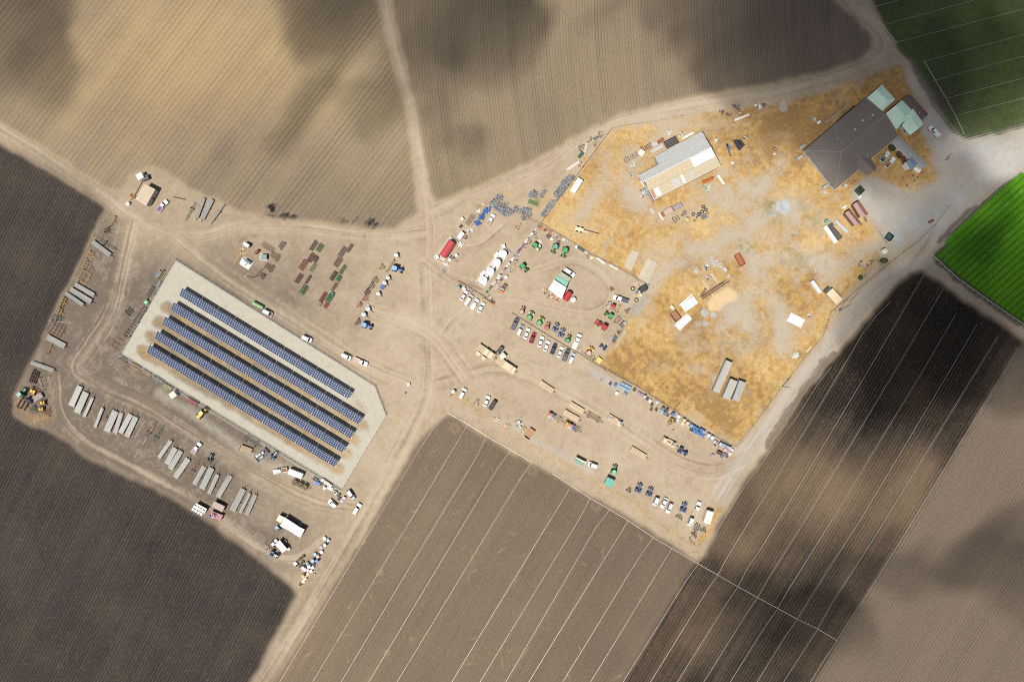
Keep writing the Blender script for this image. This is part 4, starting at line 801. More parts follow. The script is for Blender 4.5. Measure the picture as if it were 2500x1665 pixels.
def fence(name, desc, place, pts, h=1.9, every=3.2, mesh=True, post='lgrey', rails=2, wood=False, r=.045, base=False):
    P = [gp(p, 0) for p in pts]; o = thing(name, desc, place, 'fence', P[0]); ox, oy = P[0]; pm = mat(post, .5, .2, dust=.3)
    km = ('fpost', h, r, wood)
    for a, b in zip(P[:-1], P[1:]):
        L = math.hypot(b[0] - a[0], b[1] - a[1]); n = max(1, round(L / every))
        for i in range(n): 
            q = lerp(a, b, i / n); part(o, 'post', km, lambda: B().rod((0, 0, -.3), (0, 0, h), r, 6) if not wood else B().box(0, 0, h / 2 - .15, .14, .14, h + .3), pm, (q[0] - ox, q[1] - oy, 0))
        u, v = (a[0] - ox, a[1] - oy), (b[0] - ox, b[1] - oy)
        for k in range(rails):
            z = h * (.97 if k == 0 else .5 if rails > 2 else .12); part(o, 'rail', None, lambda: B().bar((*u, z), (*v, z), .05 if not wood else .1, .05 if not wood else .16), pm)
        if mesh: part(o, 'wire_mesh', None, lambda: B().quad((*u, .1), (*v, .1), (*v, h * .95), (*u, h * .95)), WIRE)
        if base: part(o, 'kerb_board', None, lambda: B().bar((*u, .12), (*v, .12), .14, .3), mat('lgrey', .7, dust=.3))
    return o
def wire_material():
    m, n, l, b = nmat('chain_link'); t = NT(n, l); b.inputs['Base Color'].default_value = (.35, .35, .34, 1); b.inputs['Metallic'].default_value = .5; b.inputs['Roughness'].default_value = .5
    k = n.new('ShaderNodeTexVoronoi'); k.feature = 'DISTANCE_TO_EDGE'; k.inputs['Scale'].default_value = 14; l.new(t.coord(), k.inputs['Vector'])
    l.new(t.math('MULTIPLY', t.math('LESS_THAN', k.outputs['Distance'], .06), 1.0), b.inputs['Alpha']); return m
WIRE = wire_material()
def pole(base, desc, place, h=9.8, arms=2, rot=0.6):
    o = thing('utility_pole', desc, place, 'utility pole', gp(base, 0), group='utility poles'); m = mat('dbrown', .8, dust=.2); am = mat('offwhite', .7)
    part(o, 'shaft', ('pole', h), lambda: B().rod((0, 0, -.5), (0, 0, h), .16, 8, .1), m)
    for k in range(arms):
        a = part(o, 'crossarm', 'parm', lambda: B().bar((-1.25, 0, 0), (1.25, 0, 0), .12, .14), am, (0, .1, h - .35 - .9 * k), (0, 0, rot))
        for x in (-1.1, -.5, .5, 1.1): part(a, 'insulator', 'pins', lambda: B().disc(0, 0, .05, .28, .06, 6), mat('white', .2), (x, 0, 0))
    return o
def tyre(t, c, r, desc, place, inner=None):
    p = w(t, *c, .3); o = thing('tyre_casing', desc, place, 'tyre', p, group='tyres ' + place); part(o, 'tread', ('tyre', round(r, 2)), lambda: B().ring(0, 0, .26, r * .72, r * .28, 18, 8), mat('rubber', .85, dust=.5))
    if inner: part(o, 'rim', ('trim', round(r, 2)), lambda: B().disc(0, 0, .16, .3, r * .5, 14), mat(inner, .5))
    return o
def junk(t, c, n, spread, cols, desc, place, name='scrap_heap', seed=0, h=.35, long=1.4):
    """a heap of unsorted offcuts, each piece a part"""
    p = w(t, *c, .2); o = thing(name, desc, place, 'scrap', p, group='scrap heaps'); rnd = random.Random(seed + int(c[0]) * 7 + int(c[1]))
    for i in range(n):
        L = rnd.uniform(.4, long); k = rnd.choice(cols); a = rnd.uniform(0, 3.14); sy = rnd.uniform(.15, .6); hh = rnd.uniform(.05, h)
        part(o, 'offcut', None, lambda: B().box(0, 0, hh / 2, L, sy, hh, tx=rnd.uniform(.7, 1), ty=rnd.uniform(.7, 1)), mat(k, .7, var=.2, dust=.35), (rnd.gauss(0, spread * .45), rnd.gauss(0, spread * .45), rnd.uniform(0, .12)), (0, 0, a))
    return o
def pipeline(name, desc, place, pts, r=.115, colour=(.62, .57, .48), z=.12, cat='irrigation pipe', risers=0):
    P = [gp(p, 0) for p in pts]; o = thing(name, desc, place, cat, P[0], group='irrigation lines'); ox, oy = P[0]; m = mat(colour, .45, .3, .08, dust=.25)
    lengths = []
    for a, b in zip(P[:-1], P[1:]): part(o, 'pipe_length', None, lambda: B().rod((a[0] - ox, a[1] - oy, z), (b[0] - ox, b[1] - oy, z), r, 6), m)
    if risers:
        for a, b in zip(P[:-1], P[1:]):
            n = int(math.hypot(b[0] - a[0], b[1] - a[1]) / risers)
            for i in range(n):
                q = lerp(a, b, (i + .5) / n); part(o, 'sprinkler', 'riser', lambda: B().rod((0, 0, 0), (0, 0, .55), .025, 5).box(0, 0, .58, .16, .05, .08), m, (q[0] - ox, q[1] - oy, z))
    return o
# ------------------------------------------------------------------ SOLAR ARRAY
def solar():
    gm, n, l, b = nmat('solar_cells'); t = NT(n, l); oc = t.coord(); info = n.new('ShaderNodeObjectInfo')
    k = n.new('ShaderNodeTexBrick'); k.offset = 0; k.inputs['Scale'].default_value = 6.2; k.inputs['Mortar Size'].default_value = .012; k.inputs['Brick Width'].default_value = 1; k.inputs['Row Height'].default_value = 1
    for i, c in ((1, (.017, .030, .080, 1)), (2, (.022, .037, .092, 1)), (3, (.09, .12, .2, 1))): k.inputs[i].default_value = c
    l.new(oc, k.inputs[0]); hs = n.new('ShaderNodeHueSaturation'); l.new(k.outputs[0], hs.inputs['Color']); l.new(t.rng(info.outputs['Random'], 0, 1, .9, 1.12), hs.inputs['Value'])
    l.new(hs.outputs[0], b.inputs['Base Color']); b.inputs['Roughness'].default_value = .16; b.inputs['Specular IOR Level'].default_value = .6
    fr = mat((.50, .54, .62), .35, .3, .05, dust=.05); stl = mat('lgrey', .45, .5)
    tilt = math.radians(21)
    def panel():
        q = B(); q.box(0, 0, 0, .995, 1.94, .045); q.k = 1
        for s_ in (1, -1): q.box(0, s_ * .487, .024, .89, .87, .014)
        return q
    rows_ = [((444.6, 703), (864.3, 960)), ((424, 738), (891.6, 1023)), ((403.6, 773), (870.5, 1057)), ((384, 808), (850, 1091.6)), ((365, 842), (829, 1125.5))]
    names = ['top and shortest', 'second', 'middle', 'fourth', 'bottom']
    for i, (a, b_) in enumerate(rows_):
        top = 2.55; p, q = gp(a, top), gp(b_, top); L = math.hypot(q[0] - p[0], q[1] - p[1]); rot = math.atan2(q[1] - p[1], q[0] - p[0])
        o = thing('solar_array', f'{names[i]} row of blue solar panels on tilted racks', 'in the fenced gravel pad', 'solar array', p, rot, group='solar panel rows')
        ncol = int(L / 1.035); x = .55; cols_ = 0
        hl = 1.955
        for c in range(ncol):
            for r_ in range(2):
                d = (r_ + .5) * hl; part(o, 'solar_panel', 'panel', panel, [fr, gm], (x, -d * math.cos(tilt), top - d * math.sin(tilt)), (-tilt * -1, 0, 0))
            x += 1.01
            if c % 8 == 7:
                x += .14
                for dd in (.8, 3.1): part(o, 'post', ('spost', dd), lambda: B().rod((0, 0, -.3), (0, 0, top - dd * math.sin(tilt) - .12), .07, 8), stl, (x - .57, -dd * math.cos(tilt), 0))
            if x > L: break
        for dd in (.5, 1.45, 2.45, 3.4): part(o, 'purlin', None, lambda: B().bar((0, -dd * math.cos(tilt), top - dd * math.sin(tilt) - .08), (min(x, L), -dd * math.cos(tilt), top - dd * math.sin(tilt) - .08), .08, .1), stl)
solar()
# ================================================================== OBJECTS
# ---------------------------------------------------- irrigation lines
MAIN = [(1090.7,1005.9),(1142.5,1035),(1188,1064),(1248,1098),(1298,1128.6)]; MAIN2 = [(1348,1155),(1390,1181),(1440.7,1215.5),(1489,1243),(1533.6,1270),(1595,1311),(1640,1337.7),(1704,1375),(1752.5,1402.8),(1801,1430.8),(1849.5,1457.6),(1898,1484),(1946,1510),(1996,1534),(2043,1562)]
pipeline('mainline_pipe', 'thin pale mainline pipe', 'along the upper edge of the brown field by the solar pad', MAIN, .11)
pipeline('mainline_pipe', 'long pale mainline pipe', 'crossing the brown and the dark irrigated field', MAIN2, .11)
LOW = [[(1090.7,1006),(1058.6,1046),(1030,1087),(924.6,1262),(640,1735)],[(1142.5,1035),(1006.8,1262),(720,1735)],[(1188,1064),(1164,1114),(1074,1262),(790,1735)],[(1248,1098),(1217.5,1139),(1190.7,1182),(857,1735)],[(1298,1128.6),(1273,1164),(1240,1218),(926,1735)],[(1390,1193),(1340,1270),(1037,1665),(995,1735)],[(1440.7,1215.5),(1413,1268),(1380,1322),(1171,1665),(1128,1735)],[(1489,1243),(1456.8,1284),(1389,1400),(1234,1665),(1193,1735)],[(1533.6,1270),(1517.5,1297),(1453,1400),(1290,1665),(1247,1735)],[(1595,1311),(1565.7,1352),(1535,1400),(1373,1665),(1330,1735)],[(1640,1337.7),(1500,1568.6),(1441,1665),(1398,1735)]]
# straighten the sixth line onto its neighbours' heading
LOW[5] = [(1390,1193),(1362,1240),(1330,1290),(1060,1735)]
for q in LOW: pipeline('sprinkler_line', 'pale sprinkler line running down', 'the brown field below the yard', q, .072, (.52, .47, .39), risers=9)
UP = [[(1704,1374.7),(1768,1265),(1799.6,1213),(1881,1100),(1940,1025),(1999,934),(2029.6,895)],[(1752.5,1402.8),(1778,1355.6),(1834,1265),(1900,1159),(2055.6,900),(2106.8,813),(2137,773.6),(2174.6,736)],[(1801,1430.8),(1826.5,1382),(1857,1339),(1903,1265),(2122,900),(2260,663)],[(1849.5,1457.6),(1875,1413),(1968,1265),(2188,900),(2304,703)],[(1898,1484),(1923,1441),(2033,1265),(2255.9,900),(2333,767)],[(1946,1510),(2028,1378),(2099,1272),(2321,900),(2384,793)],[(1996,1534),(2032,1469),(2142,1300),(2387,900),(2436,820)],[(2043,1562),(2100,1474),(2210,1300),(2456,900),(2485,850)]]
for q in UP: pipeline('sprinkler_line', 'white sprinkler line running up', 'the dark wet field', q, .072, (.46, .44, .41), risers=9)
DN = [[(1704,1377),(1673.5,1419),(1520,1665),(1476,1735)],[(1751,1405),(1722,1447),(1586.7,1665),(1543,1735)],[(1800,1433),(1770,1477),(1653,1665),(1610,1735)],[(1848,1460),(1819,1502),(1716.8,1665),(1673,1735)],[(1897,1487),(1867,1529),(1782,1665),(1738,1735)],[(1946,1512),(1916,1553),(1847,1665),(1803,1735)],[(1995,1537),(1967,1579),(1912,1665),(1868,1735)],[(2043,1563),(2008,1614),(1977,1665),(1933,1735)]]
for q in DN: pipeline('sprinkler_line', 'pale sprinkler line below the mainline', 'in the dark field', q, .072, (.46, .43, .38), risers=9)
z3 = lambda x, y: (1900 + x / 3.92, y / 3.92)
for q in [[(900,75),(1180,0)],[(1000,245),(1890,0)],[(1130,410),(2350,90),(2700,0)],[(1395,590),(2350,335),(2700,240)],[(1500,770),(2350,540),(2700,445)],[(1605,945),(2350,750),(2700,655)],[(1700,1110),(2350,940),(2700,850)],[(1955,1310),(2350,1190),(2700,1090)]]:
    pipeline('sprinkler_line', 'thin sprinkler line across', 'the dark green crop field', [z3(*p) for p in q], .075, (.42, .42, .38), risers=9)
for q, d in [([(795,0),(880,110),(1000,245),(1130,410)], 'upper feeder pipe'), ([(1395,590),(1500,770),(1605,945),(1700,1120),(1780,1290)], 'lower feeder pipe')]: pipeline('feeder_pipe', d + ' along the left edge', 'of the dark green crop field', [z3(*p) for p in q], .12, (.5, .5, .47))
for q in [[(1225,1340),(2352,340),(2700,30)],[(1480,1550),(2352,770),(2700,460)],[(1950,1560),(2352,1220),(2700,910)]]: pipeline('sprinkler_line', 'white sprinkler line across', 'the bright green crop beds', [px('Y', *p) for p in q], .1, (.6, .62, .58))
pipeline('feeder_pipe', 'white feeder pipe along the lower left end', 'of the bright green beds', [(2278,624),(2339,680),(2420,738),(2520,806)], .15, (.68, .68, .66))
pipeline('feeder_pipe', 'grey feeder pipe along the upper edge', 'of the bright green beds', [px('Y', *p) for p in [(1110,1255),(1290,1040),(1730,620),(2180,210),(2352,130),(2500,60)]], .11, (.42, .42, .38))
# ---------------------------------------------------- bright green crop beds: each bed a raised strip of leaves
def beds():
    leaf, n, l, b = nmat('crop_leaves'); t = NT(n, l); oc = t.coord(); c = t.mix(t.rng(t.noise(oc, .06, 3), .35, .65), (.065, .24, .003), (.12, .34, .004)); c = t.mix(t.rng(t.noise(oc, 2.2, 3), .4, .75, 0, .75), c, (.03, .13, .002))
    l.new(c, b.inputs['Base Color']); b.inputs['Roughness'].default_value = .7; b.inputs['Specular IOR Level'].default_value = .2
    l.new(t.bump(t.noise(oc, 3.0, 3), .6, .25), b.inputs['Normal'])
    P = [gp(p) for p in F4]; ang = math.radians(42); d = (math.cos(ang), math.sin(ang)); nn = (-d[1], d[0]); pitch = 2.55
    par = [o for o in col.objects if o.name.startswith('crop_field')][1]
    uv = [(p[0] * d[0] + p[1] * d[1], p[0] * nn[0] + p[1] * nn[1]) for p in P]
    k0 = math.floor(min(v for u, v in uv) / pitch); k1 = math.ceil(max(v for u, v in uv) / pitch)
    for k in range(k0, k1):
        v = (k + .5) * pitch; xs = []
        for (u0, v0), (u1, v1) in zip(uv, uv[1:] + uv[:1]):
            if (v0 > v) != (v1 > v): xs.append(u0 + (v - v0) / (v1 - v0) * (u1 - u0))
        xs.sort()
        for a, e in zip(xs[::2], xs[1::2]):
            a += 1.5; e -= 1.2
            if e - a < 3 or a * d[0] + v * nn[0] > 262: continue
            q = B(); m = max(4, int((e - a) / .8)); rnd = random.Random(k); gap = (rnd.random() < .12)
            secs = []
            for i in range(m + 1):
                u = a + (e - a) * i / m; hh = .26 + rnd.uniform(-.07, .07); wd = pitch * .43 + rnd.uniform(-.09, .07); j = rnd.uniform(-.06, .06)
                secs.append([(u, v - wd + j, -.03), (u, v - wd * .7 + j, hh * .8), (u, v + j, hh), (u, v + wd * .7 + j, hh * .8), (u, v + wd + j, -.03)])
            q.loft([[(p[0] * d[0] + p[1] * nn[0], p[0] * d[1] + p[1] * nn[1], p[2]) for p in s_] for s_ in secs])
            part(par, 'crop_bed', None, lambda: q, leaf)
beds()
# ---------------------------------------------------- fences
fence('chain_link_fence', 'grey chain-link fence with kerb', 'round the solar panel pad', [(428,634),(916,943),(943,1014),(833,1197),(293,866),(428,634)], 1.9, 2.6, base=True)
fence('yard_fence', 'wire fence on dark posts', 'from the barn corner down past the black crates', [(1493.6,315),(1319,547)], 1.8, 3, post='brown')
fence('yard_fence', 'low wire fence', 'along the road above the barn', [(1493.6,315),(1540,306),(1600,298),(1672,283.6)], 1.2, 4, mesh=False, post='brown', rails=1)
fence('yard_fence', 'wire fence with junk leaning on it', 'between tractor yard and dry grass', [(1319,547),(1400,596),(1440,622),(1500,650.7),(1584.5,698.8),(1545,762),(1488,858)], 1.6, 3, post='lgrey')
fence('yard_fence', 'long wire fence', 'between the dry grass and the lower yard', [(1418,860),(1500,915),(1560,947),(1640,1000),(1700,1042),(1778,1084)], 1.5, 3, post='grey')
fence('yard_fence', 'thin wire fence', 'along the road beside the dark wet field', [(1778,1084),(1797,1090),(1850,1020),(1910,943),(1960,878),(2008,820),(2028,762),(2094,706),(2150,660),(2186,630),(2240,590),(2280,550),(2320,500)], 1.3, 4, mesh=False, post='dbrown', rails=2)
fence('rail_fence', 'wooden rail fence with two beams', 'beside the parked cars near the white tanks', [(1118.6,686),(1160,711),(1205,740)], .7, 3, False, 'brown', 2, True)
fence('rail_fence', 'low wooden rail fence', 'behind the row of ten parked cars', [(1251,765),(1297,794),(1360,833),(1418,866),(1480,905)], .7, 3, False, 'brown', 2, True)
fence('tank_yard_fence', 'pale board fence behind a line of boxes', 'beside the four white tanks', [(1319,548),(1250,628),(1187,718)], 1.2, 3, False, 'offwhite', 2)
fence('tank_yard_fence', 'board fence across the black crate piles', 'above the white pickup', [(1203,486),(1262,520),(1319,548)], 1.2, 3, False, 'brown', 2)
fence('tank_yard_fence', 'board fence beside the blue pile', 'at the edge of the tank yard', [(1203,486),(1170,525),(1142,566)], 1.3, 3, False, 'grey', 2)
fence('garden_fence', 'thin pale fence', 'along the drive right of the green roofs', [px('U', *q) for q in [(1155,210),(1340,430),(1520,660),(1700,870),(1800,995),(1900,975),(2050,930)]], 1.0, 3.5, False, 'offwhite', 2)
fence('garden_fence', 'thin fence post line', 'above the brown roofed house', [px('S', *q) for q in [(2110,0),(2175,190)]], 1.0, 3.5, False, 'brown', 1)
fence('garden_fence', 'broken pale fence', 'below the grey mobile home', [px('U', *q) for q in [(1300,1255),(1530,1175)]], 1.0, 3.0, False, 'offwhite', 2)
fence('garden_fence', 'pale fence along the drive', 'below the potted plants', [px('U', *q) for q in [(970,1560),(1100,1470),(1280,1360)]], .9, 3.0, False, 'gold', 1)
# ---------------------------------------------------- utility poles
pole(px('B', 1245, 1220), 'tall utility pole with two white crossarms', 'by the small pump house'); pole(px('R', 1695, 1085), 'tall utility pole with white crossarms', 'at the corner of the lower yard', rot=.7)
pole(px('X', 1395, 688), 'dark utility pole leaning over the road', 'beside the dark wet field', arms=1); pole(px('Q', 1490, 435), 'slim pole standing', 'among bins along the lower fence', h=8, arms=0); pole(px('F', 1690, 1370), 'slim light pole', 'beside the small round white tank', h=9, arms=0)
# ---------------------------------------------------- cars
R1 = 'parked beside the white tanks'
car('sedan','L',(260,405),(330,285),(.72,.62,.62),'white sedan with pinkish edges', R1); car('van','L',(315,475),(405,340),'offwhite','white van with grey hood', R1, hood=(.5,.48,.43), roof='white'); car('pickup','L',(400,530),(480,400),'white','white pickup', R1, bed=(.7,.7,.68)); car('sedan','L',(495,575),(565,440),'white','plain white sedan', R1)
R2 = 'in the car row along the rail fence'
car('pickup','L',(960,800),(1020,665),(.075,.095,.12),'slate blue pickup', R2, bed=(.10,.12,.14)); car('suv','L',(1030,890),(1095,745),'white','white suv with blue hood', R2, hood=(.16,.28,.36)); car('sedan','L',(1125,935),(1180,795),'white','white sedan', R2); car('sedan','L',(1210,990),(1260,855),(.26,.012,.035),'dark red sedan', R2)
car('sedan','L',(1320,1045),(1370,905),'white','white sedan', R2); car('sedan','L',(1400,1100),(1450,970),'white','white sedan', R2); car('sedan','L',(1500,1135),(1545,1010),'navy','black sedan', R2); car('sedan','L',(1590,1180),(1635,1055),'white','white sedan', R2); car('pickup','L',(1665,1225),(1720,1090),(.07,.08,.10),'charcoal pickup', R2, bed=(.13,.15,.18)); car('suv','L',(1740,1265),(1800,1135),'white','white suv with dark hood', R2, hood=(.35,.42,.45))
car('big','L',(1790,1080),(1885,865),'white','large white service truck', 'at the end of the tractor row'); car('suv','K',(1660,1210),(1815,1310),'white','white suv', 'beside the teal lean-to shed', L=5.3); car('big','O',(300,1440),(100,1370),'white','white truck with dark flat bed', 'beside the round yellow wheels', bed='dgrey')
car('pickup','L',(855,210),(800,290),(.62,.22,.04),'small orange pickup', 'beside the box line near the tanks', roof=(.22,.25,.3), bed=(.12,.11,.12), L=4.0)
car('pickup','K',(620,610),(700,480),'white','white pickup with wooden bed', 'beside the blue pile', bed='wood', L=5.6); car('pickup','A',(2165,640),(2280,510),'white','white pickup with purple load', 'beside the beige pump house', bed='purple', L=5.8)
R3 = 'along the edge above the brown field'
car('suv','M',(245,400),(310,275),'white','white suv with roof marks', R3); car('sedan','M',(580,510),(630,380),'white','white sedan', R3); car('suv','M',(735,425),(645,565),'black','black suv', R3)
R4 = 'in the lower yard corner'
car('sedan','R',(1385,530),(1315,675),'white','white sedan', R4); car('suv','R',(1455,600),(1395,740),'offwhite','silver suv with dark glass', R4, roof=(.6,.6,.64)); car('pickup','R',(1760,780),(1840,580),'white','long white pickup with loaded bed', R4, bed='tan', L=6.4); car('van','R',(1265,520),(1210,640),(.6,.68,.74),'small pale blue utility cart', R4, L=3.7, roof='white'); car('van','R',(1735,800),(1690,915),(.6,.68,.74),'small pale utility cart behind the pickup', R4, L=3.7, roof='white'); car('van','Q',(440,1230),(310,1180),'white','small white utility van', 'beside the teal spray tank', L=4.0)
R5 = 'along the lower side of the solar pad'
car('pickup','H',(1690,1150),(1490,1190),'white','white pickup with brown load', R5, bed='rust', L=6.2); car('pickup','H',(390,935),(500,790),'white','white pickup with mauve bed', 'between the pipe trailers', bed='mauve', L=5.6); car('suv','J',(390,1215),(470,1335),'navy','black hatchback with white roof', 'at the bottom tip of the solar pad', roof='white'); car('suv','J',(465,1545),(560,1390),'white','white suv with rear glass', 'on the dirt road beside the solar pad', L=5.2)
car('van','E',(1365,440),(1480,500),'white','white cart with brown middle', 'beside the solar pad fence', L=4.2, hood='maroon'); car('van','E',(1880,790),(2035,860),'white','white boxy van', 'beside the solar pad fence', L=4.4); car('van','F',(180,805),(330,880),'white','white boxy van', 'by the fence corner of the solar pad', L=4.3); car('pickup','F',(360,875),(545,955),'white','white crew pickup hitched to a van', 'by the fence corner of the solar pad', bed='pink', L=6.2); car('suv','J',(225,1440),(130,1350),'white','white cart with dark middle', 'below the bins at the pad tip', L=4.2)
R6 = 'by the brown roofed house'
car('pickup','U',(1420,860),(1285,720),'white','white pickup parked on the drive', R6, bed='white', L=6.0); car('pickup','U',(620,1200),(730,1070),(.62,.66,.72),'silver pickup with dark bed', R6, bed='navy', L=5.4); car('pickup','U',(680,1280),(810,1150),(.72,.74,.74),'white pickup with rust brown load', R6, bed=(.20,.07,.045), L=5.6)
# ---------------------------------------------------- tractors
TY = 'in the tractor yard'
tractor('L',(1075,590),(1115,500),'salmon','faded red tractor', TY, canopy='pink', sc_=.85); tractor('L',(1180,665),(1225,575),'green','green tractor with cream saddle tanks', TY, tanks='offwhite', canopy=(.16,.45,.2)); tractor('L',(1315,740),(1365,650),'green','green tractor with yellow saddle tanks', TY, tanks='lemon', canopy=(.12,.42,.22)); tractor('L',(1420,805),(1460,720),'salmon','red tractor with slim front', TY, sc_=.85, canopy='salmon'); tractor('L',(1530,830),(1575,730),'blue','blue tractor with open seat', TY, open_=True, rim='sky'); tractor('L',(1610,910),(1655,800),'blue','blue tractor with orange seat plate', TY, open_=True, rim='sky'); tractor('L',(1700,985),(1745,885),'green','plain green tractor beside the service truck', TY, canopy=(.06,.36,.12), sc_=.9)
tractor('L',(1990,1150),(2045,1060),'orange','pink cabbed tractor with yellow tanks', TY, canopy='pink', tanks='lemon'); tractor('O',(115,1510),(25,1470),'pink','red tractor with cream tanks below the dark truck', TY, canopy='red', tanks='offwhite', sc_=.95); tractor('P',(80,410),(0,360),'green','green tractor under the red one', TY, canopy=(.05,.33,.1)); tractor('L',(2240,790),(2140,725),'red','big red tractor with front loader', TY, canopy='red', loader=True, open_=False, sc_=1.15)
tractor('K',(1245,870),(1335,935),'green','green tractor with white side boxes', TY, canopy=(.05,.36,.12), tanks='white'); tractor('K',(1560,880),(1510,990),'green','teal roofed green tractor', TY, canopy='teal', sc_=1.05); tractor('K',(1690,930),(1650,1045),'green','green tractor right of the teal roofed one', TY, canopy=(.04,.34,.12), sc_=1.1); tractor('K',(1085,1160),(1150,1230),'green','green tractor beside the box line', TY, canopy=(.04,.36,.12), sc_=1.05)
tractor('C',(895,1085),(1010,1120),'blue','bright blue tractor with square roof', 'beside the white tank trailers', canopy=(.22,.42,.72), rim='sky', sc_=1.2); tractor('F',(475,400),(600,440),'blue','dark wheeled blue tractor', 'below the round blue tanks', canopy=(.22,.36,.6), rim='sky', sc_=1.15)
tractor('Q',(655,1330),(690,1205),'green','green tractor hitched to the teal wagon', 'in the lower yard', canopy=(.16,.55,.38)); tractor('Q',(1555,990),(1670,1055),'dblue','dark blue tractor towing crates', 'in the lower yard', open_=True, rim='sky', sc_=1.1)
for a, b, s_ in (((985,470),(1035,335),1.05), ((1135,520),(1185,390),1.0), ((1605,735),(1645,600),1.05)): tractor('R', a, b, 'blue', 'open blue tractor with dark wheels', R4, open_=True, rim='sky', sc_=s_)
tractor('H',(605,1045),(650,945),'dgreen','small green tractor', 'between the pipe trailers', open_=True, rim='lemon', sc_=.9); tractor('H',(1460,1010),(1540,920),'blue','blue tractor', R5, open_=True, rim='sky', sc_=1.0); tractor('I',(1450,1060),(1560,1110),'blue','bright blue tractor facing right', 'beside the grey roofed cart', canopy='blue', rim='sky', sc_=1.05, open_=True); tractor('G',(270,370),(345,280),'teal','white and green cab tractor', 'in the scrap corner by the left field', canopy=(.3,.5,.45), sc_=1.1); tractor('L',(2240,1080),(2160,1020),'dblue','small dark blue tractor', 'near the lower yard fence', open_=True, sc_=.8)
# ---------------------------------------------------- pipe trailers with their loads
PA = 'in the row below the solar pad'
for a, b, wd, ld, pc in [((965,510),(1090,240),80,.9,'dgreen'),((1045,605),(1170,325),90,.9,'dgreen'),((1140,660),(1260,400),42,.5,'rust'),((1290,800),(1395,540),45,.4,'dbrown'),((1450,860),(1575,580),90,1,'dgreen'),((1565,890),(1650,610),60,.1,'rust'),((1640,880),(1780,625),70,.8,'rust'),((1725,930),(1850,660),75,.8,'dgreen'),((2165,1220),(2330,985),55,.3,'dbrown')]: pipe_trailer('G', a, b, wd, PA, pc, tidy=ld)
for a, b, wd, ld, pc in [((30,1080),(150,860),75,.8,'rust'),((80,1150),(225,900),75,.8,'dgreen'),((150,1265),(330,1010),75,.9,'rust'),((410,1360),(550,1115),65,.8,'dbrown'),((515,1420),(650,1135),80,1,'dbrown'),((610,1490),(730,1225),55,.7,'dbrown'),((735,1530),(900,1240),70,.2,'rust')]: pipe_trailer('H', a, b, wd, PA, pc, tidy=ld)
for a, b, wd, ld, pc in [((930,490),(1085,190),80,.9,'dbrown'),((1040,515),(1170,245),45,.7,'dbrown'),((1125,545),(1250,270),55,.7,'rust')]: pipe_trailer('I', a, b, wd, PA, pc, tidy=ld)
for t, a, b, pc, d in [('G',(1440,740),(1510,570),'dbrown','empty dark pipe trailer'),('G',(1970,950),(2110,755),'rust','empty red pipe trailer'),('G',(2080,1020),(2200,820),'dgreen','empty green pipe trailer'),('H',(345,1250),(455,1065),'rust','empty orange pipe trailer')]: pipe_trailer(t, a, b, 45, PA, pc, load=False, tdesc=d)
PB = 'along the left field edge'
for t, a, b, wd, ld, pc in [('A',(1255,1065),(1500,1250),65,.9,'dgrey'),('D',(1020,190),(1280,340),60,.8,'dbrown'),('D',(955,260),(1240,430),70,.9,'dbrown'),('D',(890,310),(1130,475),55,.8,'dbrown'),('D',(635,910),(880,1040),80,.9,'dgreen'),('D',(425,1260),(730,1370),55,.3,'dbrown')]: pipe_trailer(t, a, b, wd, PB, pc, tidy=ld)
pipe_trailer('A', (1335,1030), (1560,1160), 50, PB, 'dgreen', load=False, tdesc='empty green pipe trailer')
PC = 'below the top left field'
for a, b, wd, ld in [((545,130),(445,400),45,.9),((655,150),(520,420),60,.6)]: pipe_trailer('B', a, b, wd, PC, 'rust', tidy=ld)
pipe_trailer('B', (825,215), (660,450), 25, PC, 'dbrown', tidy=.4, layers=1); pipe_trailer('B', (430,180), (310,400), 40, PC, 'dgreen', load=False, tdesc='empty thin green pipe trailer')
for t, a, b, d, pl, r in [('G',(1835,955),(1980,710),'single pale pipe lying','between the pipe trailers',.09),('G',(1950,1035),(2090,800),'thicker grey pipe lying','beside the empty red trailer',.14),('B',(590,445),(740,290),'single thin pipe lying','by the upper pipe trailers',.09),('B',(135,120),(300,155),'dark steel beam lying','beside the purple loaded pickup',.18),('D',(665,685),(970,720),'long pale boom lying','across the dark green machine',.09),('D',(535,1100),(575,980),'thin pale pipe lying','by the yellow roller',.06),('N',(345,905),(445,825),'short dark beam leaning','by the long white container',.1)]:
    p, rot, L = axis(t, a, b, .2); o = thing('loose_pipe', d, pl, 'pipe', p, rot, .02, mesh=None); part(o, 'tube', None, lambda: B().rod((-L / 2, 0, r), (L / 2, 0, r), r, 8), mat((.45,.43,.38) if 'dark' not in d else 'dbrown', .5, .3)); part(o, 'collar', None, lambda: B().rod((-L / 2 - .05, 0, r), (-L / 2 + .15, 0, r), r * 1.3, 8), mat('grey', .5, .3))
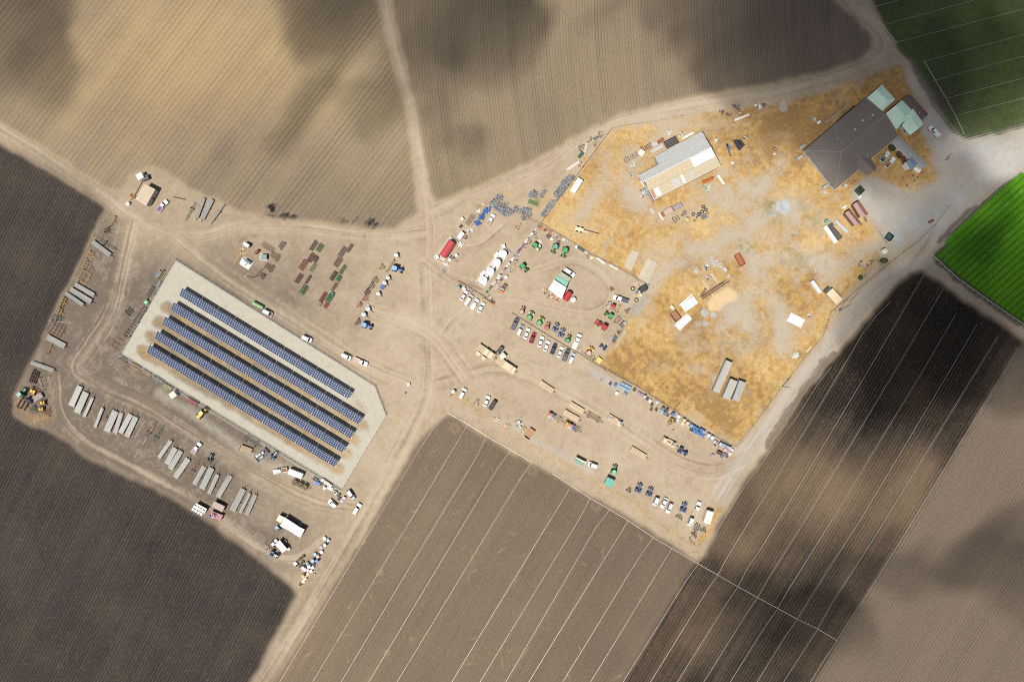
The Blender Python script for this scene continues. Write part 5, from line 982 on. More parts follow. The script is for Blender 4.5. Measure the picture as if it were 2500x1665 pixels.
# pipe heaps on the ground
for t, a, b, wd, d, pl, ly, cc in [('O',(290,980),(400,750),110,'long cream pipes heaped','at the left edge of the dry grass yard',2,((.62,.56,.44),(.54,.48,.37))),('O',(500,1150),(640,880),150,'widest heap of cream pipes','beside the tractor yard fence',2,((.60,.54,.42),(.52,.46,.35),(.66,.60,.48))),('P',(395,385),(545,130),90,'grey beige pipes heaped','outside the tractor yard fence',2,((.46,.42,.34),(.38,.35,.29))),('P',(115,840),(270,600),42,'thin bundle of beige pipes','at the lower left corner of the dry grass',1,((.52,.44,.32),(.42,.35,.25))),('O',(-70,720),(80,560),60,'faint buff pipes lying','near the green tractors',1,((.50,.42,.28),(.44,.38,.26))),
                          ('P',(970,560),(1140,400),110,'brilliant white pipes heaped','beside the open brown box',2,((.80,.80,.79),(.74,.74,.73))),('W',(262,855),(450,955),130,'brilliant white pipes heaped','at the right of the dry grass yard',2,((.80,.80,.79),(.74,.74,.73))),('S',(415,520),(615,445),34,'short stack of white tubes','near the road above the barn',1,((.80,.80,.79),)),('N',(250,750),(420,640),40,'white tubes lying','outside the fence by the black drums',1,((.74,.72,.66),(.66,.62,.55)))]:
    p, rot, L = axis(t, a, b, .3); pipe_stack(p, rot, L, wd * ZM, pl, 0, cc, .4, ly, d, .08, 'pipe heap', 30)
# ---------------------------------------------------- tillage implements
IA = 'along the edge of the left field'
implement('A',(1545,785),-30,4.3,.5,'yellow','orange chisel plough', IA, bars=2, rails=3); implement('A',(1460,910),-40,2.2,1.4,'dbrown','small dark spring harrow', IA); implement('A',(1230,1245),-25,3.2,2.0,'yellow','yellow box frame plough', IA, 'frame', rails=5); implement('A',(1185,1390),-25,3.4,2.6,'gold','tan frame with dark tyres', IA, 'frame', rails=3); implement('D',(1150,90),-30,5.2,3.8,'yellow','large yellow land plane', IA, 'frame', 'dbrown', rails=3, bars=3); implement('D',(860,440),-25,4.2,1.2,'yellow','upper yellow ring roller', IA, 'roller', bars=2); implement('D',(815,570),-25,3.0,1.2,'yellow','lower yellow ring roller', IA, 'roller', bars=2)
implement('D',(765,660),0,2.4,3.6,'dgreen','dark green spray machine', IA, 'box', 'slate', bars=2); implement('D',(760,800),-30,5.6,6.4,'rust','large brown spike harrow', IA, 'tine', 'brown', bars=5, rails=4); implement('D',(685,1065),-20,4.6,1.0,'gold','yellow bar roller', IA, 'roller', bars=1, rails=2); implement('G',(465,110),-20,5.4,2.6,'maroon','maroon disc harrow', IA, 'disc', bars=4)
IB = 'in the scrap corner by the left field'
implement('G',(620,190),15,5.0,4.2,'pink','pinkish red wheeled frame', IB, 'frame', 'maroon', hitch=1.6, rails=3); implement('G',(305,490),-30,4.0,3.4,'rust','rusty disc gang', IB, 'disc', bars=3); implement('G',(460,555),-40,2.4,2.2,'dgreen','small green planter', IB, 'box', bars=2); implement('G',(640,600),60,3.0,2.2,'rust','rusty hooked drag', IB); 
for c, s_, d in [((445,310),3.6,'yellow crawler dozer with brown track'),((580,465),2.7,'square yellow engine housing'),((560,552),2.6,'round edged yellow engine housing')]:
    p = w('G', *c, 1.2); o = thing('crawler_dozer' if 'dozer' in d else 'engine_housing', d, IB, 'machine', p, math.radians(-35 if 'dozer' in d else 5)); yel = mat('yellow', .45, dust=.15)
    part(o, 'body', None, lambda: B().box(0, 0, .9, s_ * .62, s_ * .45, .8).box(-s_ * .1, 0, 1.45, s_ * .35, s_ * .4, .5, tx=.85, ty=.85), yel)
    for q in (1, -1): part(o, 'track', None, lambda: B().loft([rrect(s_ * .95, .5, .1, .05), rrect(s_, .5, .1, .35), rrect(s_ * .9, .5, .1, .7)]), mat('dbrown', .8), (0, q * s_ * .33, 0))
    part(o, 'radiator', None, lambda: B().box(s_ * .32, 0, .95, .12, s_ * .36, .6), mat('black', .7))
    if 'dozer' in d: part(o, 'blade', None, lambda: B().box(s_ * .62, 0, .5, .12, s_ * .95, .9), mat('rust', .6)); part(o, 'push_arm', None, lambda: B().bar((0, -s_ * .48, .4), (s_ * .6, -s_ * .48, .4), .12, .16).bar((0, s_ * .48, .4), (s_ * .6, s_ * .48, .4), .12, .16), yel)
o, L_, W__ = slab('steel_box', 'flat brown steel box', IB, 'box', 'G', (450,430), (570,355), 75, 1.1, (.24,.19,.16)); htank('G', (335,410), (425,455), 60, 'navy', 'dark slate steel tank', IB)
IC = 'outside the left side of the solar pad'
implement('D',(1600,1010),-120,4.6,4.2,'salmon','red wheeled land plane', IC, 'frame', 'maroon', hitch=1.5, rails=3); implement('D',(1770,830),-30,2.4,5.8,'dred','long red disc gang', IC, 'disc', 'salmon', hitch=0, bars=5, rails=3).rotation_euler.z = math.radians(57); implement('D',(1890,650),57,2.0,5.6,'dbrown','grey brown spike harrow', IC, hitch=0, bars=8, rails=3); implement('D',(1970,525),57,2.0,1.9,'dred','small red seeder', IC, 'box', hitch=0, bars=2); implement('D',(2065,300),-30,4.4,1.8,'brown','brown spring tine harrow', IC, bars=3); implement('D',(1755,565),40,2.4,2.4,'dgreen','green rotary hoe', IC, 'disc', bars=3, hitch=1.4); implement('D',(2215,60),-30,3.6,1.2,'gold','tan tine bar', IC, bars=3, hitch=0)
slab('feed_trough', 'blue grey metal trough', IC, 'trough', 'D', (2150,215), (2190,150), 34, .8, 'slate'); slab('ribbed_trough', 'slate trough with ribs', IC, 'trough', 'D', (2135,95), (2195,10), 50, .7, 'slate', ribs=8); o, _, _ = slab('green_bin', 'bright green steel bin', IC, 'bin', 'D', (1965,455), (2020,420), 70, 1.1, 'green'); part(o, 'lid_panel', None, lambda: B().box(0, 0, 1.12, 1.0, .8, .04), mat('mint', .5))
ID = 'along the lower side of the solar pad'
implement('D',(1690,1215),-125,3.0,1.0,'brown','brown tine bar', ID, bars=2, hitch=0).rotation_euler.z = math.radians(60); implement('D',(1850,1310),-125,3.6,1.4,'yellow','yellow ripper', ID, bars=2).rotation_euler.z = math.radians(-120); implement('D',(2000,1400),60,4.4,1.0,'yellow','double yellow bar', ID, 'frame', bars=2, hitch=0, rails=5); implement('D',(2165,1495),-120,4.4,1.5,'grey','grey slatted trailer frame', ID, 'frame', 'dgrey', bars=4, rails=7); implement('G',(2295,250),-120,4.0,1.4,'lime','lime green seeder', ID, 'box', bars=2); implement('H',(395,225),-120,4.6,2.0,'red','bright red seed drill', ID, 'box', 'red', bars=4, rails=6, hitch=.4)
implement('H',(590,1075),-65,2.4,1.8,'gold','yellow drag', 'between the pipe trailers', bars=3, hitch=0)
p, rot, L = axis('H', (450,450), (565,335), 1.6); o = thing('wheel_loader', 'bright yellow loader with square roof', ID, 'machine', p, rot); yel = mat('yellow', .45, dust=.1)
part(o, 'body', None, lambda: B().loft([rrect(2.6, 1.7, .2, .6, -1.2), rrect(2.6, 1.7, .25, 1.3, -1.2), rrect(2.2, 1.4, .25, 1.6, -1.2)]), yel); part(o, 'cab_glass', None, lambda: B().box(.5, 0, 1.9, 1.4, 1.4, 1.1, tx=.9, ty=.9), glass()); part(o, 'cab_roof', None, lambda: B().loft([rrect(1.7, 1.6, .2, 2.45, .5), rrect(1.5, 1.4, .2, 2.6, .5)]), mat('lemon', .4)); part(o, 'front_frame', None, lambda: B().box(1.6, 0, .9, 1.6, .9, .7), yel)
for q in (1, -1):
    part(o, 'lift_arm', None, lambda: B().bar((.9, q * .4, 1.4), (2.8, q * .4, .6), .16, .25), yel)
    for x in (-1.5, 1.4): wheel(o, x, q * 1.0, .75, .5, mat('yellow', .5))
part(o, 'bucket', None, lambda: B().box(3.1, 0, .45, .8, 2.4, .12).bar((2.75, -1.2, .7), (2.75, 1.2, .7), .1, .6), mat('dbrown', .6))
# rows of small implements above the solar pad
IE = 'in the left implement row above the solar pad'; IF = 'in the middle implement row above the solar pad'; IG = 'in the third implement row above the solar pad'; IH = 'in the row right of the implements'
for c, a, ww, ll, pc, d in [((1610,780),57,3.0,1.9,'maroon','maroon cultivator'),((1520,930),57,2.6,3.8,'brown','long brown cultivator'),((1440,1080),57,2.6,3.6,'dbrown','dark brown cultivator'),((1345,1195),57,1.8,2.0,'dbrown','small dark spike bar')]: implement('B', c, a + 90, ww, ll, pc, d, IE, 'tine', hitch=0, bars=6, rails=4)
implement('B',(1415,810),-30,2.4,5.4,'brown','wooden brown ladder frame', IE, 'frame', 'wood', hitch=0, bars=7, rails=4, wheels=False)
for c, ww, ll, pc, p2, d, kd in [((2045,785),1.9,4.0,'dbrown','maroon','dark tine cultivator','tine'),((2130,815),2.4,3.2,'green','dgreen','bright green cultivator','tine'),((2010,950),2.2,3.6,'dred','maroon','dark red spring harrow','tine'),((2070,965),1.8,2.0,'dbrown','brown','small dark disc set','disc'),((1905,1050),2.6,4.2,'red','maroon','wide red cultivator','tine'),((2035,1085),1.8,3.4,'lime','dgreen','pale green cultivator','tine'),((1845,1235),2.2,3.8,'dred','brown','brick red cultivator','tine'),((1970,1250),1.0,3.4,'dbrown','brown','thin dark tine bar','tine'),((1908,1390),2.6,3.6,'dgreen','green','green frame cultivator','box')]: implement('B', c, 57, ll * 1.18, ww * .82, pc, d, IF, kd, p2, hitch=0, bars=5, rails=4, wheels=False).rotation_euler.z = math.radians(147 - 180)
for t, c, ww, ll, pc, p2, d, kd in [('E',(2175,260),2.0,4.2,'red','dred','bright red cultivator','tine'),('E',(2262,268),2.2,3.6,'green','dgreen','pale green planter','box'),('E',(2215,372),1.8,2.0,'red','red','short red cultivator','tine'),('E',(2135,352),1.2,1.4,'mauve','grey','small grey harrow','tine'),('C',(200,870),2.2,4.0,'maroon','mauve','mauve brown cultivator','tine'),('C',(300,820),1.4,3.2,'brown','dbrown','narrow brown harrow','tine'),('C',(138,1010),2.6,3.6,'maroon','dred','maroon ladder cultivator','tine'),('C',(202,1115),1.6,3.6,'green','dgreen','slim green planter','tine'),('C',(75,1195),1.8,3.4,'brown','dbrown','brown disc set','disc'),('C',(145,1235),2.0,2.2,'green','green','square green seeder','box'),('C',(88,1350),1.4,3.2,'brown','brown','thin brown harrow','tine'),('C',(40,1480),2.2,3.6,'green','teal','blue green planter','box')]: implement(t, c, 57, ll * 1.2, ww * .82, pc, d, IG, kd, p2, hitch=0, bars=5, rails=4, wheels=False).rotation_euler.z = math.radians(-33)
for t, c, ww, ll, pc, d, kd in [('C',(738,1078),1.6,1.8,'gold','yellow brown tine block','tine'),('C',(862,1060),.9,5.6,'gold','long yellow tool bar','frame'),('C',(650,1255),2.0,2.2,'rust','rusty drag','tine'),('C',(600,1335),1.6,2.4,'dbrown','dark spike harrow','tine'),('C',(540,1412),1.6,2.0,'dred','dark red disc','disc'),('F',(510,48),1.6,2.4,'red','red box frame','frame'),('F',(410,370),1.2,2.6,'dbrown','dark hooked drag','tine')]: implement(t, c, -33, ll, ww, pc, d, IH, kd, hitch=.5, bars=3, rails=4)
implement('F',(435,140),-33,1.9,1.6,'salmon','orange red seeder', IH, 'box', hitch=0); slab('concrete_beam', 'cream concrete beam', IH, 'beam', 'F', (540,130), (630,180), 12, .5, 'cream')
for c in [(935,910),(820,1220),(775,1290),(690,1440)]: vtank('C', c, .82, 1.75, 'white', 'white tank trailer', IH, wheels=True, rot_deg=-35, name='tank_trailer')
for c in [(548,190),(490,268)]: vtank('F', c, .95, 1.9, (.55,.66,.74), 'round pale blue tank trailer', IH, wheels=True, rot_deg=-38, name='tank_trailer')
o = bin_('C', (750,1350), -35, 'mauve', 'mauve blue square cart', IH, 1.8, .8, fill='blue', name='spray_cart', cat='cart')
# small implements in the lower yard
for t, c, a, ww, ll, pc, d, pl in [('R',(870,430),60,1.6,1.2,'dbrown','small dark hitch drag',R4),('R',(1560,795),60,2.4,1.0,'dbrown','dark tool bar behind a blue tractor',R4),('R',(1800,935),-20,2.6,1.8,'dgrey','grey twin pump skid',R4),('R',(1890,975),75,1.8,1.2,'dgrey','thin steel frame',R4),('R',(1765,1040),40,2.4,.8,'dbrown','thin branching steel drag',R4),('F',(2035,1470),70,1.4,2.0,'cream','cream hitch frame',R3),('K',(1040,635),50,1.4,2.4,'lemon','pale yellow machine','beside the four white tanks'),('P',(170,470),-40,2.6,3.0,'rust','rusty spring harrow',TY),('P',(160,310),60,1.0,3.0,'gold','yellow tool bar',TY),('P',(290,330),40,1.2,1.6,'dgreen','small green disc',TY),('P',(1330,80),60,.8,3.0,'brown','wheel axle with two black tyres','by the steel beams in the grass')]: implement(t, c, a, ww, ll, pc, d, pl, bars=3, rails=3, hitch=.7)
# ---------------------------------------------------- flatbed trailers and their loads
FB = 'in the lower yard'
fl = {}
for k, (t, a, b, wd, d, dk) in dict(a=('M',(1335,190),(1510,310),75,'empty cream flatbed nearest the parked cars',1), b=('M',(1745,480),(1930,590),75,'upper of two adjoining cream flatbeds',1), c=('M',(1665,590),(1860,700),75,'lower of two adjoining cream flatbeds',1), d=('M',(1975,620),(2160,720),75,'open slatted trailer frame without deck',0), e=('M',(1440,620),(1630,720),78,'half loaded flatbed with pink crates',0),
        f=('M',(1670,745),(1870,850),78,'flatbed with pink and yellow crates',0), g=('Q',(590,540),(770,650),78,'flatbed loaded with blue and white sacks',1), h=('Q',(900,980),(1100,1100),75,'lone cream flatbed in open ground',1), i=('Q',(1330,850),(1510,940),85,'flatbed of cream crates behind the blue tractor',1), j=('L',(490,1040),(710,1190),95,'upper lumber trailer',1), k=('L',(750,1220),(990,1380),100,'lower lumber trailer',1)).items():
    fl[k] = flatbed(t, a, b, wd, 'pale_wood' if k not in 'df' else 'wood', d, FB, deck=bool(dk))
def onto(k, items, place):
    o, p, rot, L, W_ = fl[k]
    for fx, fy, sx, sy, sz, c, d in items: load_box(p, rot, fx * L, fy * W_, 1.0, sx, sy, sz, c, d, place)
onto('e', [(-.34,.2,1.5,1.1,1.3,'salmon','upper pink crate'),(-.34,-.25,1.5,1.1,1.1,'pink','lower pink crate'),(-.1,.22,.9,.9,.9,'blue','small blue crate'),(-.1,-.22,.9,1.0,.7,'sky','pale blue crate')], 'on the half loaded flatbed'); onto('f', [(-.38,0,1.0,2.1,1.2,'gold','yellow crate'),(-.14,.2,1.9,1.1,1.3,'salmon','upper pink crate'),(-.14,-.25,1.9,1.1,1.1,'pink','lower pink crate'),(.1,.15,.7,1.4,.8,'blue','tall blue crate'),(.18,-.25,.6,.8,.6,'blue','small blue crate')], 'on the pink loaded flatbed')
onto('g', [(-.4,-.1,.8,.8,.5,'sky','pale blue crate'),(-.2,.15,.8,.7,.3,'salmon','flat pink crate'),(.25,.05,1.1,1.2,.8,'lgrey','grey white sack'),(.38,-.25,1.0,.9,.7,'white','white sack'),(.4,.25,.9,.8,.9,'mauve','mauve sack')], 'on the flatbed of sacks'); onto('i', [(-.33,.0,1.5,1.9,.9,'cream','largest cream crate'),(-.03,-.2,1.5,1.0,.8,'cream','lower cream crate'),(.3,.22,1.1,.9,.7,'mauve','mauve crate'),(.3,-.25,1.2,.9,.6,'lgrey','pale grey crate')], 'on the flatbed behind the blue tractor')
def lumber(k, x0, n, desc):
    o, p, rot, L, W_ = fl[k]; c, s_ = math.cos(rot), math.sin(rot); q = (p[0] + x0 * L * c, p[1] + x0 * L * s_); t = thing('lumber_stack', desc, 'on the lumber trailer', 'lumber', q, rot, 1.0)
    for i in range(5):
        for j in range(3): part(t, 'board', ('board', k), lambda: B().box(0, 0, 0, L * .36, W_ / 5 - .08, .16), mat('pale_wood', .8, var=.15), (random.uniform(-.08, .08), (i - 2) * W_ / 5, .09 + j * .18))
lumber('j', -.3, 5, 'loose cream boards on the left end of the upper'); lumber('k', -.32, 5, 'loose cream boards on the left end of the lower')
onto('j', [(.02,0,1.9,2.7,1.2,'cream','first big cream block'),(.3,0,1.9,2.7,1.25,'cream','second big cream block')], 'on the upper lumber trailer'); onto('k', [(.0,0,2.2,2.9,1.2,'cream','first big cream block'),(.22,0,1.7,2.9,1.15,'cream','second big cream block'),(.42,0,1.5,2.9,1.2,'cream','third big cream block')], 'on the lower lumber trailer')
for c in [(490,1140),(562,1203)]:
    p = w('L', *c, .9); o = thing('lumber_pallet', 'cream pallet block on the ground', 'below the upper lumber trailer', 'pallet', p, math.radians(-35)); part(o, 'stack', None, lambda: B().box(0, 0, .55, 1.9, 1.5, .85), mat('cream', .7)); part(o, 'pallet_base', None, lambda: B().box(0, -.6, .06, 1.9, .12, .12).box(0, 0, .06, 1.9, .12, .12).box(0, .6, .06, 1.9, .12, .12), mat('wood', .8))
def forklift(t, a, b, paint, desc, place, s_=1.0):
    p, rot, L = axis(t, a, b, 1.2); o = thing('forklift', desc, place, 'forklift', p, rot); o.scale = (s_,) * 3; m = mat(paint, .45, dust=.12); dk = mat('black', .6)
    part(o, 'body', None, lambda: B().loft([rrect(2.0, 1.2, .15, .25, -.3), rrect(2.0, 1.2, .2, .9, -.3), rrect(1.4, 1.0, .15, 1.1, -.5)]), m); part(o, 'overhead_guard', None, lambda: B().bar((-.8, -.5, 2.1), (.6, -.5, 2.1), .08, .08).bar((-.8, .5, 2.1), (.6, .5, 2.1), .08, .08).bar((-.8, -.5, 2.1), (-.8, .5, 2.1), .08, .08).bar((.6, -.5, 2.1), (.6, .5, 2.1), .08, .08).bar((-.1, -.5, 2.1), (-.1, .5, 2.1), .08, .08), dk)
    for x in (-.8, .6):
        for y in (-.5, .5): part(o, 'guard_leg', 'fgl', lambda: B().rod((0, 0, .8), (0, 0, 2.1), .04), dk, (x, y, 0))
    part(o, 'seat', None, lambda: B().box(-.2, 0, 1.2, .5, .5, .25), dk); part(o, 'mast', None, lambda: B().bar((.95, -.35, .1), (.95, -.35, 2.4), .12, .12).bar((.95, .35, .1), (.95, .35, 2.4), .12, .12).bar((.95, -.35, 2.3), (.95, .35, 2.3), .1, .1), dk)
    for y in (-.25, .25): part(o, 'fork', None, lambda: B().box(1.55, y, .12, 1.15, .12, .06), mat('dgrey', .4, .6))
    for x in (-.9, .5):
        for y in (-.55, .55): wheel(o, x, y, .32, .24)
    return o
forklift('L', (800,1075), (760,1125), 'dgrey', 'dark forklift', 'behind the upper lumber trailer', 1.5); forklift('Q', (1470,565), (1415,655), 'yellow', 'yellow forklift', 'by the bins along the lower fence', 1.2)
o, L_, W_ = slab('truck_cab', 'white truck cab', 'between the two lumber trailers', 'truck', 'L', (800,1195), (855,1145), 70, 1.9, 'offwhite'); part(o, 'windshield', None, lambda: B().quad((L_ / 2 + .01, -W_ * .42, 1.0), (L_ / 2 + .01, W_ * .42, 1.0), (L_ / 2 + .01, W_ * .42, 1.75), (L_ / 2 + .01, -W_ * .42, 1.75)), glass()); [wheel(o, x, y * W_ * .45, .45, .3) for x in (-.5, .6) for y in (1, -1)]; part(o, 'roof_fairing', None, lambda: B().box(-.1, 0, 1.98, L_ * .7, W_ * .8, .16, tx=.9, ty=.9), mat('offwhite', .4))
# harvest wagons with roofs
def wagon(t, corners, h, paint, desc, place, name='harvest_wagon', posts=True, side=None, top=None):
    P = [w(t, *c, h) for c in corners]; p, F = local(P); o = thing(name, desc, place, 'wagon', p); m = mat(paint, .45, dust=.12)
    part(o, 'roof', None, lambda: B().prism(F, h - .08, h), m)
    n = 4; a, b, c, d = F; q = B()
    for i in range(1, 6): q.bar((*lerp(a, b, i / 6), h + .015), (*lerp(d, c, i / 6), h + .015), .05, .03)
    part(o, 'roof_seams', None, lambda: q, m, kind='stuff'); G = [(x * .9, y * .9) for x, y in F]
    part(o, 'deck', None, lambda: B().prism(G, .7, .85), mat(side or 'dgrey', .6))
    for x, y in G: part(o, 'post', ('wpost', h), lambda: B().rod((0, 0, 0), (0, 0, h - .05), .06), mat('lgrey', .5), (x, y, 0))
    for e0, e1 in ((G[0], G[1]), (G[2], G[3])):
        for k in (.25, .75):
            x, y = lerp(e0, e1, k); part(o, 'wheel', 'wagw', lambda: B().rod((-.14, 0, .4), (.14, 0, .4), .4, 12), mat('rubber', .8), (x * .95, y * .95, 0), (0, 0, math.atan2(e1[1] - e0[1], e1[0] - e0[0]) + math.pi / 2))
    return o
PK = 'at the bottom of the pipe trailer yard'
wagon('I', [(1650,575),(1830,690),(1770,790),(1590,690)], 2.9, 'white', 'larger white roofed packing wagon', PK); wagon('I', [(1832,695),(1925,742),(1862,850),(1768,797)], 2.7, 'white', 'smaller white roofed packing wagon', PK); wagon('I', [(1585,885),(1690,1010),(1620,1060),(1520,945)], 2.3, 'lgrey', 'narrow grey roofed cart', PK); wagon('I', [(1575,540),(1650,575),(1595,650),(1535,615)], 2.2, 'cream', 'open cream conveyor frame', PK)
wagon('Q', [(580,1365),(680,1415),(640,1525),(525,1465)], 2.4, 'teal', 'square teal roofed wagon', 'behind the green tractor in the lower yard'); wagon('Q', [(150,1095),(285,1165),(275,1185),(140,1115)], 2.3, 'cream', 'cream topped spray wagon', 'beside the white utility van'); wagon('Q', [(140,1125),(270,1180),(250,1210),(125,1150)], 1.6, 'teal', 'teal sided spray wagon', 'beside the white utility van')
wagon('I', [(440,380),(590,460),(550,525),(405,440)], 2.0, 'offwhite', 'wagon topped by eight white crates', PK, side='brown'); wagon('I', [(685,350),(835,425),(795,505),(650,425)], 2.0, (.27,.17,.13), 'brown flat topped wagon', PK); wagon('I', [(650,485),(810,545),(770,625),(610,560)], 1.5, 'dred', 'wagon with red load', PK, side='brown')
for i in range(4):
    for j in range(2):
        c = (452 + i * 37 - j * 22, 412 + i * 21 + j * 40); bin_('I', c, -30, 'white', 'white crate', 'on the eight crate wagon', .95, .4, lid='white', z=2.0, name='harvest_crate', cat='crate')
junk('I', (690,540), 26, 1.3, ['red','red','pink','blue'], 'heap of red and pink crates', 'on the red load wagon', 'crate_heap', h=.4).location.z = 1.5
p, rot, L = axis('H', (1715,1180), (1890,1250), 2.2); o = thing('cargo_trailer', 'white enclosed cargo trailer', 'hitched to the white pickup by the pad', 'trailer', p, rot); m = mat('white', .4, dust=.08)
part(o, 'box', None, lambda: B().box(0, 0, 1.35, L, 2.3, 1.9), m); part(o, 'nose', None, lambda: B().box(-L / 2 - .3, 0, 1.2, .6, 2.0, 1.5, tx=.7), m); part(o, 'rear_door', None, lambda: B().box(L / 2 + .02, 0, 1.3, .04, 2.0, 1.6), m); part(o, 'roof_seams', None, lambda: [q.box((k / 7 - .5) * L, 0, 2.31, .05, 2.25, .03) for q in [B()] for k in range(1, 7)][-1], m, kind='stuff'); [wheel(o, x, y, .34, .22) for x in (-.4, .5) for y in (1.05, -1.05)]; part(o, 'tongue', None, lambda: B().bar((-L / 2, -.6, .5), (-L / 2 - 1.2, 0, .5), .1, .1).bar((-L / 2, .6, .5), (-L / 2 - 1.2, 0, .5), .1, .1), mat('black', .6))
flatbed('H', (1110,715), (1285,825), 80, 'dgrey', 'dark open frame trailer', ID, deck=False); flatbed('H', (1045,850), (1200,905), 75, 'wood', 'brown plank trailer', ID); k_ = flatbed('H', (1270,1010), (1410,890), 95, 'dgrey', 'trailer carrying white machines', ID)
for fx, fy, sx, sy, sz, c, d in [(-.3,.25,1.2,.8,.9,'white','white machine block'),(-.05,.2,1.0,.7,1.1,'offwhite','pale machine block'),(.2,.1,.9,.8,1.0,'white','upper white machine block'),(-.1,-.28,1.6,.6,.7,'lgrey','long grey machine block')]: load_box(k_[1], k_[2], fx * k_[3], fy * k_[4], 1.0, sx, sy, sz, c, d, 'on the machine trailer', 'machine', 'machine_block')
k_ = flatbed('H', (1770,1310), (1970,1400), 90, 'dbrown', 'dark frame trailer with three cages', ID, deck=False)
for fx in (-.31, 0, .31): bin_('H', (1870 + fx * 215, 1355 + fx * 100), -25, 'olive', 'dark open cage', 'on the cage trailer', 1.7, .7, fill='brown', z=.95, name='cage', cat='cage')
o, L_, W_ = slab('small_shed', 'small white shed', 'by the fence below the solar panels', 'shed', 'H', (85,160), (155,110), 80, 2.2, 'offwhite', ribs=4); part(o, 'door', None, lambda: B().box(L_ / 2 + .02, 0, 1.0, .05, .8, 1.9), mat('grey', .6))
p, rot, L = axis('E', (1215,325), (1355,400), 1.2); o = thing('green_wagon', 'two tone green wagon', 'beside the upper solar pad fence', 'wagon', p, rot); part(o, 'box', None, lambda: B().box(0, -.25, .95, L, .9, 1.0), mat((.25,.52,.2), .5)); part(o, 'hopper', None, lambda: B().box(0, .45, .8, L * .98, .5, .7), mat('dgreen', .5)); [wheel(o, x, y, .36, .22) for x in (-1.2, 1.2) for y in (.8, -.8)]; part(o, 'tongue', None, lambda: B().bar((L / 2, 0, .5), (L / 2 + 1.2, 0, .5), .1, .1), mat('dgrey', .6))
# white camper trailer in the corner, box van in the grass, containers
def boxvan(t, a, b, wd, paint, desc, place, h=2.6, cab=None, name='box_trailer'):
    p, rot, L = axis(t, a, b, h); W_ = wd * ZM; o = thing(name, desc, place, 'trailer', p, rot); m = mat(paint, .45, dust=.15)
    part(o, 'box', None, lambda: B().loft([rrect(L, W_, .12, .6), rrect(L, W_, .15, h - .1), rrect(L - .15, W_ - .15, .15, h)]), m)
    for i in range(5): part(o, 'roof_rib', None, lambda: B().box(((i + .5) / 5 - .5) * L, 0, h + .01, .06, W_ - .3, .03), m)
    part(o, 'side_stripe', None, lambda: B().box(0, W_ / 2 + .01, h * .55, L * .9, .03, .35), mat('dgreen' if 'camper' in desc else 'black', .5)); part(o, 'chassis', None, lambda: B().box(0, 0, .5, L * .95, W_ * .5, .2), mat('black', .6))
    for x in (-.28, .28):
        for y in (1, -1): wheel(o, x * L, y * (W_ / 2 - .15), .38, .24)
    if cab:
        part(o, 'cab', None, lambda: B().loft([rrect(1.4, W_ * .85, .2, .5, L / 2 + .7), rrect(1.4, W_ * .85, .2, 1.1, L / 2 + .7), rrect(.9, W_ * .75, .15, 1.9, L / 2 + .5)]), mat(cab, .4)); part(o, 'windshield', None, lambda: B().quad((L / 2 + 1.3, -W_ * .36, 1.15), (L / 2 + 1.3, W_ * .36, 1.15), (L / 2 + .98, W_ * .33, 1.8), (L / 2 + .98, -W_ * .33, 1.8)), glass())
    return o
boxvan('R', (1990,715), (1935,885), 95, 'offwhite', 'white camper trailer with rust spots', R4, name='camper_trailer'); boxvan('W', (955,655), (815,505), 110, 'cream', 'cream box truck', 'at the right edge of the dry grass', cab='dgrey', name='box_truck'); boxvan('C', (1790,685), (1850,600), 60, 'white', 'small white box trailer', 'near the red fuel tank', 1.9)
slab('container', 'long brilliant white container', 'beside the yard fence near the black crates', 'container', 'N', (325,1055), (435,880), 78, 2.0, 'white', ribs=6); slab('container', 'narrow white container with dents', 'beside the cream box truck', 'container', 'W', (575,370), (690,530), 46, 1.6, (.62,.68,.74), ribs=8)
for a, b, wd, d in [((1500,1440),(1685,1020),95,'longest grey beige container'),((1640,1530),(1750,1275),105,'middle grey beige container'),((1770,1560),(1870,1295),100,'right grey beige container')]:
    o, L_, W_ = slab('container', d, 'of three in the dry grass', 'container', 'P', a, b, wd, 2.6, (.40,.38,.31)); part(o, 'roof_strip', None, lambda: B().box(0, W_ * .38, 2.615, L_ - .1, W_ * .2, .03), mat((.34,.38,.46), .4)); part(o, 'door', None, lambda: B().box(-L_ / 2 - .02, 0, 1.3, .05, W_ * .9, 2.4), mat('grey', .6))
slab('white_slab', 'flat white panel stack', 'in the dry grass by the steel beams', 'panel', 'P', (1050,300), (1225,175), 112, .5, 'white', ribs=0); slab('white_trough', 'thin pale frame', 'beside the flat white panel stack', 'frame', 'P', (1000,255), (1185,105), 22, .4, 'offwhite')
def obox(t, a, b, wd, h, paint, desc, place, floor=None):
    p, rot, L = axis(t, a, b, h); W_ = wd * ZM; o = thing('open_skip', desc, place, 'skip', p, rot); m = mat(paint, .65, var=.2)
    for s_ in (1, -1): part(o, 'side_wall', None, lambda: B().box(0, s_ * (W_ / 2 - .05), h / 2, L, .1, h), m); part(o, 'end_wall', None, lambda: B().box(s_ * (L / 2 - .05), 0, h / 2, .1, W_ - .2, h), m)
    part(o, 'floor_plate', None, lambda: B().box(0, 0, .1, L - .2, W_ - .2, .1), mat(floor or paint, .8, var=.25)); part(o, 'top_rim', None, lambda: B().bar((-L / 2, W_ / 2 - .05, h + .02), (L / 2, W_ / 2 - .05, h + .02), .14, .08).bar((-L / 2, -W_ / 2 + .05, h + .02), (L / 2, -W_ / 2 + .05, h + .02), .14, .08), m); return o
